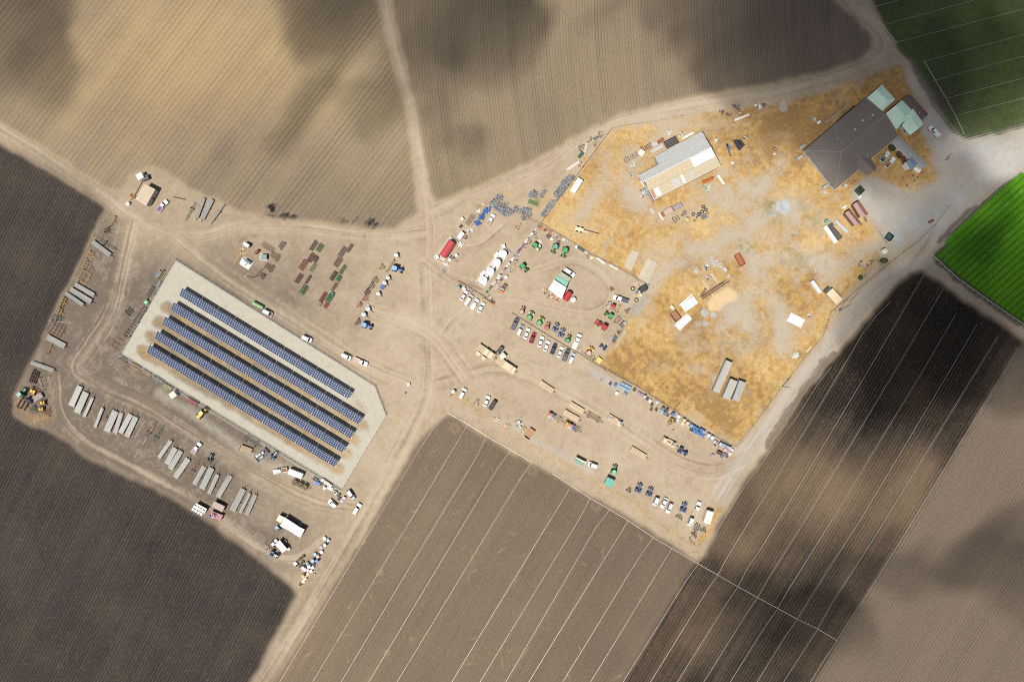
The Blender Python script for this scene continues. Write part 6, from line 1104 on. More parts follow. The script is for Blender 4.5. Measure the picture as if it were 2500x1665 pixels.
obox('P', (990,455), (910,350), 95, 1.1, (.30,.12,.06), 'open rusty brown skip', 'beside the white pipe heap', (.34,.16,.09)); obox('O', (1785,790), (1875,940), 78, 1.0, (.36,.11,.035), 'rust orange skip', 'in the middle of the dry grass', (.38,.13,.05)); obox('P', (880,305), (920,270), 70, .8, 'cream', 'small cream box', 'above the open brown skip', 'offwhite'); obox('V', (1090,505), (1160,440), 90, 1.5, 'dgreen', 'dark green dumpster', 'by the bottom corner of the house', 'black'); obox('V', (1495,1085), (1565,1135), 85, 1.4, 'navy', 'dark blue green dumpster', 'beside the pale concrete patch', 'dgreen'); obox('M', (1150,950), (1235,830), 85, 1.2, (.42,.22,.12), 'tan orange open wagon', 'beside the brown field road', (.44,.25,.14)); obox('V', (2060,915), (2130,880), 30, .5, 'rust', 'rusty trough', 'by the road in the gravel yard', 'rust')
# ---------------------------------------------------- tanks
curb('K', [(835,905),(925,985),(565,1470),(460,1385)], .7, 'offwhite', 'pale walled basin holding four white tanks', 'in the tank yard'); curb('C', [(1675,660),(1780,735),(1570,1020),(1455,945)], .8, 'offwhite', 'pale walled basin holding the red tank', 'by the road junction')
for c in [(830,1005),(745,1125),(655,1245),(560,1365)]: vtank('K', c, 1.7, 2.9, 'white', 'big round white tank', 'in the four tank basin')
for c in [(695,1185),(605,1305)]: vtank('K', c, .75, 1.9, 'white', 'small round white tank', 'in the four tank basin')
for a, b in [((715,1050),(765,990)),((525,1305),(585,1240)),((815,905),(855,890))]: slab('white_cabinet', 'white pump cabinet', 'at the edge of the four tank basin', 'cabinet', 'K', a, b, 42, 1.3, 'white')
htank('C', (1560,930), (1705,715), 108, (.52,.06,.075), 'long red fuel tank', 'in the basin by the road junction'); slab('white_cabinet', 'white pump cabinet', 'in the red tank basin', 'cabinet', 'C', (1478,940), (1515,930), 45, 1.2, 'white'); htank('L', (1750,290), (1680,410), 88, 'red', 'shorter red fuel tank', 'beside the white roofed shop'); vtank('L', (1790,400), 1.15, 1.6, 'offwhite', 'round cream tank', 'beside the shorter red tank'); vtank('V', (1465,1305), 1.15, 2.0, 'offwhite', 'round white water tank', 'near the road in the gravel yard'); vtank('V', (672,895), .75, 1.5, 'teal', 'small teal tank', 'at the head of the long feed bunk'); vtank('M', (150,315), .85, 1.6, 'white', 'small round white tank', 'beside the light pole'); vtank('L', (222,232), .7, 1.9, 'teal', 'dark teal drum', 'at the end of the rail fence'); htank('N', (2100,930), (2258,860), 42, (.42,.12,.03), 'long orange cylinder', 'below the barn', .1); htank('S', (1545,565), (1595,535), 40, 'white', 'small white propane tank', 'beside the brown roofed house', .3); vtank('A', (1740,545), .8, 1.3, 'white', 'squat white filter tank', 'by the beige pump house'); htank('B', (1235,895), (1290,840), 38, 'rust', 'small rusty pressure tank', 'by the small pump house', .3)
# ---------------------------------------------------- buildings
gable('pump_house', 'beige flat roofed pump house', 'at the top left field corner', 'A', [(1975,275),(2125,350),(2000,578),(1850,490)], 3.2, .2, (.52,.42,.31), 'lgrey', flat=True, step=1.2)
slab('pump_shelter', 'white panel shelter', 'above the beige pump house', 'shelter', 'A', (1870,190), (1945,150), 80, 2.6, 'white'); slab('pump_cabinet', 'grey shelter cabinet', 'above the beige pump house', 'shelter', 'A', (1935,205), (2020,175), 60, 1.7, 'dgrey')
pipeline('pump_pipe', 'thick yellow discharge pipe', 'beside the beige pump house', [px('A', *q) for q in [(1945,240),(1895,330),(1835,440),(1790,500)]], .3, (.55,.42,.22), .35); implement('A', (1805,445), 60, 2.6, 1.2, 'orange', 'orange pipe manifold', 'beside the beige pump house', 'frame', bars=5, rails=2, hitch=0, name='pipe_manifold', wheels=False)
gable('pump_shed', 'tiny white pump shed', 'above the concrete pad left of the implements', 'B', [(1095,735),(1170,770),(1150,815),(1080,770)], 2.1, .2, 'white', 'lgrey', flat=True, win=False, step=.8); slab('concrete_pad', 'bright square concrete pad', 'below the tiny pump shed', 'pad', 'B', (1065,985), (1190,1065), 120, .12, (.66,.63,.56)); slab('vent_box', 'white metal box', 'on the bright square pad', 'box', 'B', (1055,985), (1125,1030), 70, 1.0, 'white', z=.12); slab('vent_box', 'dark L shaped machine', 'on the bright square pad', 'box', 'B', (1105,975), (1180,1025), 34, 1.2, 'slate', z=.12); pipeline('pump_pipe', 'tan discharge pipe', 'below the tiny white pump shed', [px('B', *q) for q in [(1130,815),(1085,870),(1030,950),(960,1050)]], .22, (.56,.38,.16), .3); pipeline('pump_pipe', 'curved tan bypass pipe', 'below the tiny white pump shed', [px('B', *q) for q in [(1100,820),(1060,840),(1055,880),(1090,895),(1120,880)]], .16, (.56,.38,.16), .3); implement('B', (1060,710), 30, .8, 3.2, 'gold', 'tan ladder frame', 'above the tiny white pump shed', 'frame', bars=5, rails=2, hitch=0, wheels=False)
slab('concrete_pad', 'grey square pad', 'under the green cabinet', 'pad', 'B', (1310,930), (1415,945), 95, .1, 'concrete'); o, L_, W_ = slab('green_cabinet', 'grey green transformer cabinet', 'beside the left implement row', 'cabinet', 'B', (1325,935), (1405,935), 65, 1.5, (.22,.29,.27), z=.1); part(o, 'door_panel', None, lambda: B().box(L_ / 2 + .01, 0, .7, .04, W_ * .8, 1.2), mat('dgreen', .5))
# shop in the tractor yard
o = gable('farm_shop', 'white roofed workshop', 'in the middle of the tractor yard', 'L', [(1530,130),(1695,235),(1630,395),(1450,260)], 3.6, .25, 'white', 'lgrey', flat=True, step=.9); roof_bits(o, 'L', [(1560,200),(1600,300)], 3.9)
gable('lean_to', 'teal lean-to roof', 'joined to the white roofed workshop', 'L', [(1545,118),(1570,75),(1722,165),(1697,225)], 3.0, .2, (.20,.48,.38), 'grey', flat=True, step=.6, win=False); gable('lean_to', 'grey green mesh canopy', 'above the teal lean-to roof', 'L', [(1575,72),(1620,18),(1760,105),(1724,162)], 2.8, .15, (.33,.36,.28), 'grey', flat=True, step=.6, win=False)
junk('L', (1500,330), 40, 2.2, ['rust','tan','offwhite','dbrown','lgrey','salmon'], 'strewn rusty parts', 'below the white roofed workshop'); junk('L', (1400,280), 22, 1.2, ['cream','tan','dbrown','gold'], 'pile of cream and brown parts', 'left of the white roofed workshop'); junk('L', (1590,390), 16, 1.0, ['rust','salmon','tan'], 'pile of red brown pipes', 'at the corner of the white roofed workshop')
# barn: grey upper slopes, tan lower slope, lean-to
def barn():
    rd = Vector((.893, .451)); # along the ridge in the ground plane (photo x right, y up)
    A = lambda a, n, h: w('N', 1310 + .893 * a + .451 * n, 910 - .451 * a + .893 * n, h)
    base = A(500, 40, 0); o = thing('barn', 'long barn with grey and tan metal roofs', 'in the dry grass yard', 'barn', base)
    Lc = lambda a, n, h: (*(Vector(A(a, n, h)) - Vector(base)), h)
    zr = 6.2
    for nm, q, c in [('roof', [(-30,0,zr),(1020,0,zr),(1000,-255,4.2),(275,-240,4.2)], (.43,.44,.43)), ('roof', [(-30,0,zr),(275,0,zr),(300,-118,5.1),(-60,-112,5.1)], (.45,.455,.44)), ('roof', [(0,0,zr),(690,0,zr),(690,140,5.0),(-8,140,5.0)], (.60,.50,.33)), ('roof', [(690,0,zr),(1020,0,zr),(1020,140,5.0),(690,140,5.0)], (.72,.76,.80)), ('lean_to_roof', [(-8,142,4.6),(1025,142,4.6),(1025,285,3.3),(-5,292,3.3)], (.53,.45,.31))]:
        P = [Lc(*p) for p in q]
        if q[2] == (1000,-255,4.2): P = [Lc(276,0,zr), Lc(1020,0,zr), Lc(1000,-255,4.2), Lc(276,-240,4.2)]
        s_ = part(o, nm, None, lambda: slope(B(), *P), mat(c, .55, .1, .13, dust=.25)); seams(o, *P, .75, mat(c, .55, .1, .13, dust=.25), s_, .03)
    for a0, a1, c in [(335,425,'lgrey'),(465,500,'white'),(590,640,'lgrey'),(60,130,'white'),(10,40,'salmon')]: part(o, 'roof_patch', None, lambda: slope(B(), *[tuple(Vector(Lc(a, n, z)) + Vector((0, 0, .05))) for a, n, z in ((a0,150,4.53),(a1,150,4.53),(a1,270,3.44),(a0,270,3.44))], th=.03), mat(c, .5, dust=.25))
    F = [Lc(-10,285,4)[:2], Lc(1015,280,4)[:2], Lc(1010,0,4)[:2], Lc(990,-235,4)[:2], Lc(290,-225,4)[:2], Lc(270,-105,4)[:2], Lc(-30,-100,4)[:2], Lc(-15,0,4)[:2]]
    walls(o, F, 3.1, mat('grey', .7)); 
    for a, b_, z0, z1 in (((1012,138),(1012,-235),3.1,4.2), ((-12,138),(-28,-100),3.1,4.6)):
        u, v = Lc(*a, 4.4), Lc(*b_, 4.4); part(o, 'gable_wall', None, lambda: B().bar((u[0], u[1], (z0 + z1) / 2), (v[0], v[1], (z0 + z1) / 2), .12, z1 - z0), mat('lgrey', .6))
    part(o, 'sliding_door', None, lambda: B().bar(Vector((*Lc(-14,60,4)[:2], 1.6)), Vector((*Lc(-20,-60,4)[:2], 1.6)), .3, 3.1), mat('white', .5)); part(o, 'ridge_cap', None, lambda: B().bar(Vector(Lc(-30,0,zr)) + Vector((0,0,.06)), Vector(Lc(1020,0,zr)) + Vector((0,0,.06)), .5, .1), mat((.52,.54,.53), .5))
    for a in range(80, 1000, 160): part(o, 'lean_to_post', 'ltp', lambda: B().rod((0, 0, 0), (0, 0, 3.2), .09), mat('brown', .7), (*Lc(a,286,3.2)[:2], 0))
barn()
for i in range(4): slab('black_sheet', 'black corrugated sheet strip', 'beside the upper slope of the barn', 'sheet', 'N', (1568 + i * 14, 385 + i * 24), (1738 + i * 13, 297 + i * 25), 22, .5, (.02,.025,.04))
slab('grey_culvert', 'pale grey culvert pipes', 'beside the upper slope of the barn', 'pipe', 'N', (1400,515), (1565,425), 50, .5, (.44,.46,.44), ribs=5); slab('timber_beam', 'long tan timber', 'beside the upper slope of the barn', 'beam', 'N', (1375,580), (1600,470), 14, .3, 'tan'); slab('white_rail', 'white gutter lengths', 'above the barn roof', 'gutter', 'N', (1830,330), (1975,245), 24, .3, 'white')
implement('N', (1120,590), 30, 2.4, 6.0, 'rust', 'rusty trailer with pale bed', 'left of the barn', 'frame', 'offwhite', bars=7, rails=5, hitch=0); implement('N', (1330,460), 30, 2.6, 5.0, 'rust', 'rusty brown old chassis', 'left of the barn', 'frame', 'brown', bars=8, rails=5, hitch=0); slab('truck_wreck', 'white wrecked cab', 'left of the barn', 'wreck', 'N', (1235,500), (1300,545), 80, 1.5, 'offwhite'); slab('rust_panel', 'brown rusted panel', 'left of the barn', 'sheet', 'N', (1490,385), (1570,330), 50, .4, 'rust'); slab('pale_panel', 'grey white panel', 'left of the barn', 'sheet', 'N', (1400,430), (1480,390), 45, .3, 'lgrey')
junk('N', (1150,690), 24, 1.6, ['offwhite','lgrey','mint','tan'], 'pale scrap spread', 'below the rusty trailer left of the barn'); junk('N', (1130,820), 14, 1.0, ['lgrey','dgrey','tan'], 'small grey scrap pile', 'at the left barn end'); junk('N', (1310,1080), 40, 2.4, ['lgrey','dgrey','white','slate'], 'long grey scrap line', 'under the left end of the barn'); junk('N', (1650,250), 8, .8, ['lgrey','white'], 'pale stones', 'above the black sheets'); junk('N', (1800,265), 14, 1.0, ['lgrey','slate','white'], 'grey scrap', 'above the barn roof')
junk('N', (2160,1000), 22, 2.2, ['mint','teal','lgrey'], 'pale green scrap spread', 'below the orange cylinder'); junk('N', (1860,1345), 18, 1.1, ['dgrey','mauve','brown'], 'dark scrap frame pile', 'left of the tyres'); junk('N', (1900,1425), 12, .8, ['gold','dbrown','lemon'], 'yellow and brown scrap', 'by the small tyres')
for c, wd, cc, d in [((1640,1322),110,(.46,.34,.29),'pale rusty wrecked truck'),((1765,1255),90,(.30,.26,.27),'dark glazed wrecked truck')]: o, L_, W_ = slab('truck_wreck', d, 'below the barn', 'wreck', 'N', (c[0] - 60, c[1] + 30), (c[0] + 50, c[1] - 28), wd * .7, 1.5, cc, ribs=3); part(o, 'hood', None, lambda: B().box(-L_ / 2 - .5, 0, .6, 1.0, W_ * .8, .9), mat('rust', .7)); [wheel(o, x, y * W_ * .45, .4, .28) for x in (-1.6, 1.0) for y in (1, -1)]
implement('N', (1735,1430), 30, 2.2, 2.6, 'maroon', 'maroon axle frame with dark tyres', 'below the barn', 'frame', bars=3, rails=3, hitch=0); slab('blue_box', 'slate blue steel box', 'below the tyres', 'box', 'N', (2095,1410), (2155,1380), 55, .9, 'slate'); slab('white_post', 'leaning white plank', 'below the left end of the barn', 'plank', 'N', (1505,1345), (1565,1440), 26, .3, 'offwhite'); slab('white_post', 'short pale plank', 'below the left end of the barn', 'plank', 'N', (1390,1290), (1435,1350), 26, .2, 'lgrey')
for c, r, i in [((2112,1262),.82,None),((2147,1302),.8,None),((2095,1330),.86,'tan'),((1976,1364),.82,'tan'),((2050,1365),.88,'slate')]: tyre('N', c, r, 'large tractor tyre lying', 'below the barn', i)
for c in [(2172,1345),(2022,1407),(1990,1450)]: tyre('N', c, .46, 'small tyre lying', 'below the barn')
tyre('S', (960,920), .8, 'lone black tyre with rim', 'between the barn and the house', 'lgrey'); [tyre('V', c, .5, 'small black tyre', 'below the red roofed sheds') for c in [(1182,855),(1197,889),(1130,938)]]; [tyre('O', c, .95, d, 'at the right corner of the tractor yard', 'lemon') for c, d in [((365,1260),'upper round yellow wheel'),((413,1415),'lower round yellow wheel')]]
slab('black_shed', 'small black shed', 'at the right corner of the tractor yard', 'shed', 'O', (470,1285), (555,1235), 80, 2.0, 'black'); slab('grey_crate', 'slate crate', 'beside the small black shed', 'crate', 'O', (410,1325), (445,1275), 34, .9, 'slate'); junk('O', (420,1190), 20, 1.2, ['gold','tan','white','pink'], 'mixed pale scrap', 'above the upper yellow wheel'); junk('O', (470,1335), 18, 1.0, ['lemon','cream','dbrown','white'], 'yellow scrap', 'below the small black shed')
# grass yard centre
for a, b, c in [((1300,1385),(1640,1145),'brown'),((1315,1400),(1685,1155),'dbrown'),((1290,1370),(1600,1170),'maroon')]: slab('steel_beam', 'long dark steel beam', 'in the middle of the dry grass', 'beam', 'O', a, b, 12, .45, c)
for a, b in [((1320,1150),(1400,1270)),((1440,1060),(1530,1180)),((1440,1330),(1490,1390)),((1560,1230),(1590,1260))]: slab('white_post', 'thin white post', 'around the steel beams', 'post', 'O', a, b, 8, .15, 'offwhite')
junk('O', (1440,890), 30, 2.4, ['concrete','lgrey','concrete'], 'broken grey concrete slabs', 'in the middle of the dry grass', 'rubble_heap', h=.2, long=2.2); junk('O', (1230,1010), 20, 1.6, ['concrete','lgrey'], 'pale concrete rubble', 'left of the orange scrap', 'rubble_heap', h=.2, long=2.0); junk('O', (1275,1000), 14, .9, ['orange','rust','gold'], 'orange scrap', 'among the concrete rubble'); junk('O', (1380,970), 18, 1.2, ['white','offwhite','dgrey'], 'white and dark scrap', 'among the concrete rubble'); junk('O', (1540,950), 12, 1.3, ['concrete','lgrey'], 'few grey slabs', 'left of the white box in the grass', 'rubble_heap', h=.2, long=1.8); slab('white_box', 'small white box', 'in the middle of the dry grass', 'box', 'O', (1605,975), (1650,1020), 42, .7, 'lgrey'); junk('O', (1670,1080), 10, .8, ['mint','lgrey'], 'pale green scrap', 'at the upper end of the steel beams'); junk('O', (1400,1100), 16, 1.0, ['white','lgrey','slate'], 'white machine scrap', 'between the thin white posts')
def bogie():
    p, rot, L = axis('K', (1820,660), (2140,745), .7); o = thing('pole_trailer', 'cream pole trailer with four dark wheels', 'in the dry grass near the fence corner', 'trailer', p, rot); m = mat('cream', .6)
    part(o, 'bogie_frame', None, lambda: B().box(-L * .33, 0, .6, 3.6, 1.9, .25), m); part(o, 'drawbar', None, lambda: B().bar((-L * .2, .35, .65), (L / 2, .35, .65), .2, .2), mat('dbrown', .6)); part(o, 'deck_plate', None, lambda: B().box(-L * .05, -.2, .55, 3.0, .8, .1), m)
    for x in (-.42, -.24):
        for y in (1, -1): wheel(o, x * L, y * 1.0, .5, .45, mat('lgrey', .5))
bogie()
junk('X', (1590,265), 24, 1.6, ['white','lgrey','offwhite'], 'white broken plaster', 'by the road in the dry grass'); slab('white_post', 'white plank', 'by the road fence in the dry grass', 'plank', 'X', (1735,220), (1790,150), 9, .15, 'white'); junk('W', (540,840), 12, .9, ['lgrey','white','dgrey'], 'small grey scrap', 'right of the white pipe heap by the box truck')
# pump gear by the road
pipeline('pump_pipe', 'buff looped pump piping', 'between box truck and road', [px('W', *q) for q in [(960,765),(1010,665),(1060,625),(1110,650),(1090,700),(965,770)]], .22, (.44,.36,.27), .3); pipeline('pump_pipe', 'buff straight pump pipe', 'between box truck and road', [px('W', *q) for q in [(1100,640),(1215,525)]], .22, (.46,.38,.29), .3); slab('pump_skid', 'small buff pump skid', 'between box truck and road', 'pump', 'W', (895,770), (955,825), 22, .5, 'tan'); vtank('W', (965,765), .5, .8, 'dgrey', 'dark round valve', 'on the buff pump piping')
# above the barn: debris along the road
junk('S', (750,340), 22, 1.4, ['white','offwhite','brown'], 'white scrap on brown boards', 'along the road above the barn'); junk('S', (810,310), 16, 1.0, ['maroon','brown','rust'], 'maroon scrap', 'along the road above the barn'); junk('S', (440,340), 18, 1.8, ['dbrown','lgrey','brown'], 'brown scrap with pale rods', 'along the road above the barn', long=2.4); junk('S', (235,410), 12, .9, ['dbrown','brown'], 'small dark scrap', 'along the road above the barn'); junk('S', (330,440), 10, .9, ['dbrown','maroon'], 'low brown scrap', 'along the road above the barn'); junk('S', (480,390), 10, .8, ['rust','white','dbrown'], 'rusty scrap with white cap', 'along the road above the barn'); junk('S', (560,760), 14, 1.1, ['brown','maroon','white'], 'brown steel scrap', 'right of the black sheets'); junk('S', (160,800), 10, .9, ['white','brown'], 'white and brown scrap', 'at the right end of the barn'); junk('S', (1520,520), 10, .9, ['lgrey','mint'], 'grey pump scrap', 'beside the white propane tank'); junk('S', (380,1110), 6, .4, ['white','dbrown'], 'tiny white scrap', 'right of the barn'); junk('S', (960,985), 6, .4, ['tan','white'], 'tiny tan scrap', 'below the lone black tyre')
for i in range(5): slab('black_sheet', 'black corrugated sheet strip', 'between the barn and the house', 'sheet', 'S', (395 + i * 22, 800 - i * 8 + (i > 2) * 25), (480 + i * 17, 938 - i * 16), 24, .22, (.018,.024,.036))
slab('grey_sheet', 'pointed dark sheet', 'beside the black sheets right of the barn', 'sheet', 'S', (300,835), (355,1020), 22, .2, 'dgrey'); slab('grey_sheet', 'short dark sheet', 'beside the black sheets right of the barn', 'sheet', 'S', (310,850), (365,920), 36, .2, 'slate'); slab('white_rail', 'long white gutter', 'at the right end of the barn', 'gutter', 'N', (2245,490), (2345,685), 22, .25, 'offwhite'); pipe_stack(*axis('S', (175,1260), (280,1410), .3)[:2], 4.6, 1.2, 'below the right end of the barn', 0, ((.80,.80,.79),), .1, 1, 'white posts lying', .1, 'pipe heap', 5)
# ---------------------------------------------------- house and neighbours
def house():
    W0, N0, E0, S0 = [gp(p, 3.0) for p in ((1962,368),(2113,240),(2193,332),(2038,464))]
    c, F = local([W0, N0, E0, S0]); o = thing('ranch_house', 'large brown hip roofed house', 'at the upper right', 'house', c); rm = mat((.150,.128,.112), .85, 0, .10, dust=.12); h = 3.0; rz = 6.4
    Wp, Np, Ep, Sp = [(*f, h) for f in F]; apex = gp((2054,371), rz); apex = (apex[0] - c[0], apex[1] - c[1], rz); e = lerp(F[1], F[2], .5); rend = (*e, rz)
    for q in ((Wp, Np, rend, apex), (Ep, Sp, apex, rend), (Sp, Wp, apex, apex)):
        q = q if q[2] != q[3] else (q[0], q[1], q[2], tuple(Vector(q[3]) + (Vector(q[0]) - Vector(q[3])) * .002)); s_ = part(o, 'roof', None, lambda: slope(B(), *q, th=.2), rm)
        a, b, cc, d = map(Vector, q); g = B()
        for k in range(1, 18): g.bar(a.lerp(d, k / 18) + Vector((0,0,.03)), b.lerp(cc, k / 18) + Vector((0,0,.03)), .05, .03)
        part(s_, 'shingle_course', None, lambda: g, mat((.125,.105,.092), .9), kind='stuff')
    for a, b in ((apex, rend), (apex, Wp), (apex, Sp)): part(o, 'ridge_cap', None, lambda: B().bar(Vector(a) + Vector((0,0,.08)), Vector(b) + Vector((0,0,.08)), .35, .1), mat((.23,.20,.175), .85))
    ins = [(x * .955, y * .955) for x, y in F]; walls(o, ins, h - .25, mat('tan', .8), .25); openings(o, ins, h, random); part(o, 'gable_wall', None, lambda: B().add([Np, Ep, tuple(Vector(rend) - Vector((0, 0, .2)))], [(0, 1, 2)]), mat('tan', .8))
    # garage wing
    G = [gp(p, h) for p in ((2097,414),(2126,388),(2141,411),(2118,430))]; G = [(x - c[0], y - c[1]) for x, y in G]; r1 = (*lerp(G[2], G[3], .5), 4.5); q0 = lerp(G[0], G[1], .5); dv = Vector(q0) - Vector(r1[:2]); r0 = (*(Vector(q0) + dv * 1.1), 4.5)
    for q in (((*G[3], h), (*G[0], h), r0, r1), ((*G[1], h), (*G[2], h), r1, r0)): part(o, 'wing_roof', None, lambda: slope(B(), *q, th=.18), rm)
    part(o, 'wing_gable', None, lambda: B().add([(*G[2], h), (*G[3], h), r1], [(0, 1, 2)]), mat('tan', .8)); walls(o, [tuple(Vector(x).lerp(Vector(lerp(G[0], G[2], .5)), .06)) for x in G], h - .2, mat('tan', .8)); part(o, 'garage_door', None, lambda: B().bar(Vector((*lerp(G[2], G[3], .2), 1.2)), Vector((*lerp(G[2], G[3], .8), 1.2)), .1, 2.3), mat('offwhite', .6))
    roof_bits(o, 'S', [(1800,705),(1815,785),(1870,835),(2250,505),(2220,1000),(2090,1125)], 5.2); roof_bits(o, 'S', [(2155,535),(2055,655),(2295,460)], 5.4, 'skylight')
    # porch trim along the left eave
    a, b = Vector(Wp), Vector(Sp); part(o, 'gutter', None, lambda: B().bar(a + Vector((-.25, -.25, -.1)), b + Vector((-.25, -.25, -.1)), .3, .2), mat((.32,.38,.42), .4)); part(o, 'eave_board', None, lambda: B().bar(Vector(Sp) + Vector((.1, -.15, -.12)), Vector(Ep) + Vector((.1, -.15, -.12)), .25, .2), mat('tan', .6))
house()
slab('timber_rack', 'long timber rack with pipes', 'along the upper left wall of the house', 'rack', 'S', (1650,565), (1990,290), 30, 1.1, (.30,.22,.15), ribs=12)
for k in range(7): slab('hog_panel', 'dark steel frame', 'between timber rack and house', 'frame', 'S', (1790 + k * 36, 590 - k * 32), (1830 + k * 36, 520 - k * 32), 22, .7, 'dbrown' if k else 'rust')
for c in [(1340,885),(1310,1030),(1660,1430)]: slab('wall_unit', 'grey wall unit', 'along the left wall of the house', 'cooler', 'S', (c[0] - 35, c[1] + 22), (c[0] + 35, c[1] - 20), 36, 1.5, (.34,.38,.40), ribs=3)
MG = 'beside the brown house'
gable('green_roof_house', 'smaller pale green roofed building', MG, 'U', [(430,330),(635,148),(815,355),(640,515)], 2.8, 1.5, (.62,.84,.68), 'offwhite', 1, hip0=.0, hip1=.28, step=.8); o = gable('green_roof_house', 'larger pale green roofed building', MG, 'U', [(685,545),(905,365),(1060,520),(830,770)], 3.0, 1.5, (.64,.85,.68), 'offwhite', 1, hip1=.2, step=.8); gable('green_roof_wing', 'pale green roofed wing', 'of the larger green roofed building', 'U', [(905,715),(1060,470),(1200,690),(1020,840)], 3.0, 1.4, (.64,.85,.68), 'offwhite', 1, hip0=.25, step=.8); roof_bits(o, 'U', [(985,625)], 4.0)
o = gable('maroon_mobile_home', 'flat maroon roofed mobile home', 'right of the green roofed buildings', 'U', [(915,358),(1020,285),(1270,555),(1180,640)], 3.0, .3, (.15,.095,.09), 'offwhite', 1, flat=False, step=1.0); roof_bits(o, 'U', [(1190,485),(1140,545)], 3.1); o = gable('grey_mobile_home', 'long grey roofed mobile home', 'below the green roofed buildings', 'U', [(775,935),(870,860),(1262,1250),(1170,1315)], 2.8, .25, (.33,.345,.33), 'offwhite', 1, step=1.0); roof_bits(o, 'U', [(1010,1070),(905,1000),(960,930)], 2.9); gable('canopy', 'blue grey porch canopy', 'on the grey mobile home', 'U', [(975,1195),(1045,1150),(1125,1230),(1030,1305)], 3.3, .3, (.17,.235,.33), 'grey', 1, step=.8, win=False); gable('porch', 'white porch box', 'left of the blue grey canopy', 'U', [(930,1235),(965,1210),(1035,1300),(1000,1318)], 2.2, .1, 'lgrey', 'white', flat=True, win=False); slab('white_box', 'white tank box', 'below the blue grey canopy', 'box', 'U', (1085,1280), (1160,1335), 48, 1.3, 'white'); slab('walkway', 'pale strip walkway', 'between shrubs and grey mobile home', 'path', 'U', (790,945), (1000,1190), 34, .15, 'lgrey')
def shrub(t, c, r, cols, desc, place):
    p = w(t, *c, 1.2); o = thing('shrub', desc, place, 'shrub', p); rnd = random.Random(int(c[0])); lm = mat(cols, .7, 0, .3)
    part(o, 'stem', None, lambda: [B_.rod((0, 0, -.1), (rnd.uniform(-.5, .5), rnd.uniform(-.5, .5), 1.4), .06, 5, .03) for B_ in [B()] for _ in range(5)][-1], mat('brown', .9))
    q = B()
    for i in range(1500):
        v = Vector((rnd.gauss(0, 1), rnd.gauss(0, 1), rnd.gauss(0, .8))).normalized() * (rnd.random() ** .4); v = Vector((v.x * r[0], v.y * r[1], 1.2 + v.z * 1.0)); a = Vector((rnd.gauss(0, 1), rnd.gauss(0, 1), rnd.gauss(0, 1))).normalized() * .16; b = a.orthogonal().normalized() * .09; q.quad(v - a, v + b, v + a, v - b)
    part(o, 'foliage', None, lambda: q, lm)
shrub('U', (780,1010), (1.7,1.7), (.07,.10,.025), 'dark green bush', 'between the pickups and the grey mobile home'); shrub('U', (875,1105), (1.1,2.0), (.15,.07,.03), 'russet bush', 'beside the pale walkway'); shrub('U', (930,1170), (.9,1.4), (.17,.08,.03), 'small russet bush', 'by the blue grey canopy'); shrub('V', (1450,1440), (1.8,1.0), (.12,.12,.03), 'olive roadside bush', 'near the round white water tank'); shrub('W', (1240,330), (.9,.9), (.06,.12,.02), 'low green weed bush', 'by the road below the pallets')
for c in [(1065,1390),(1130,1418),(1085,1462),(980,1530)]: vtank('U', c, .3, .5, 'dbrown', 'small dark planter pot', 'in the strip below the mobile home', name='planter_pot')
pole(px('U', 1500, 1185), 'short pole with pale crossarms', 'at the right tip of the mobile home lawn', h=6)
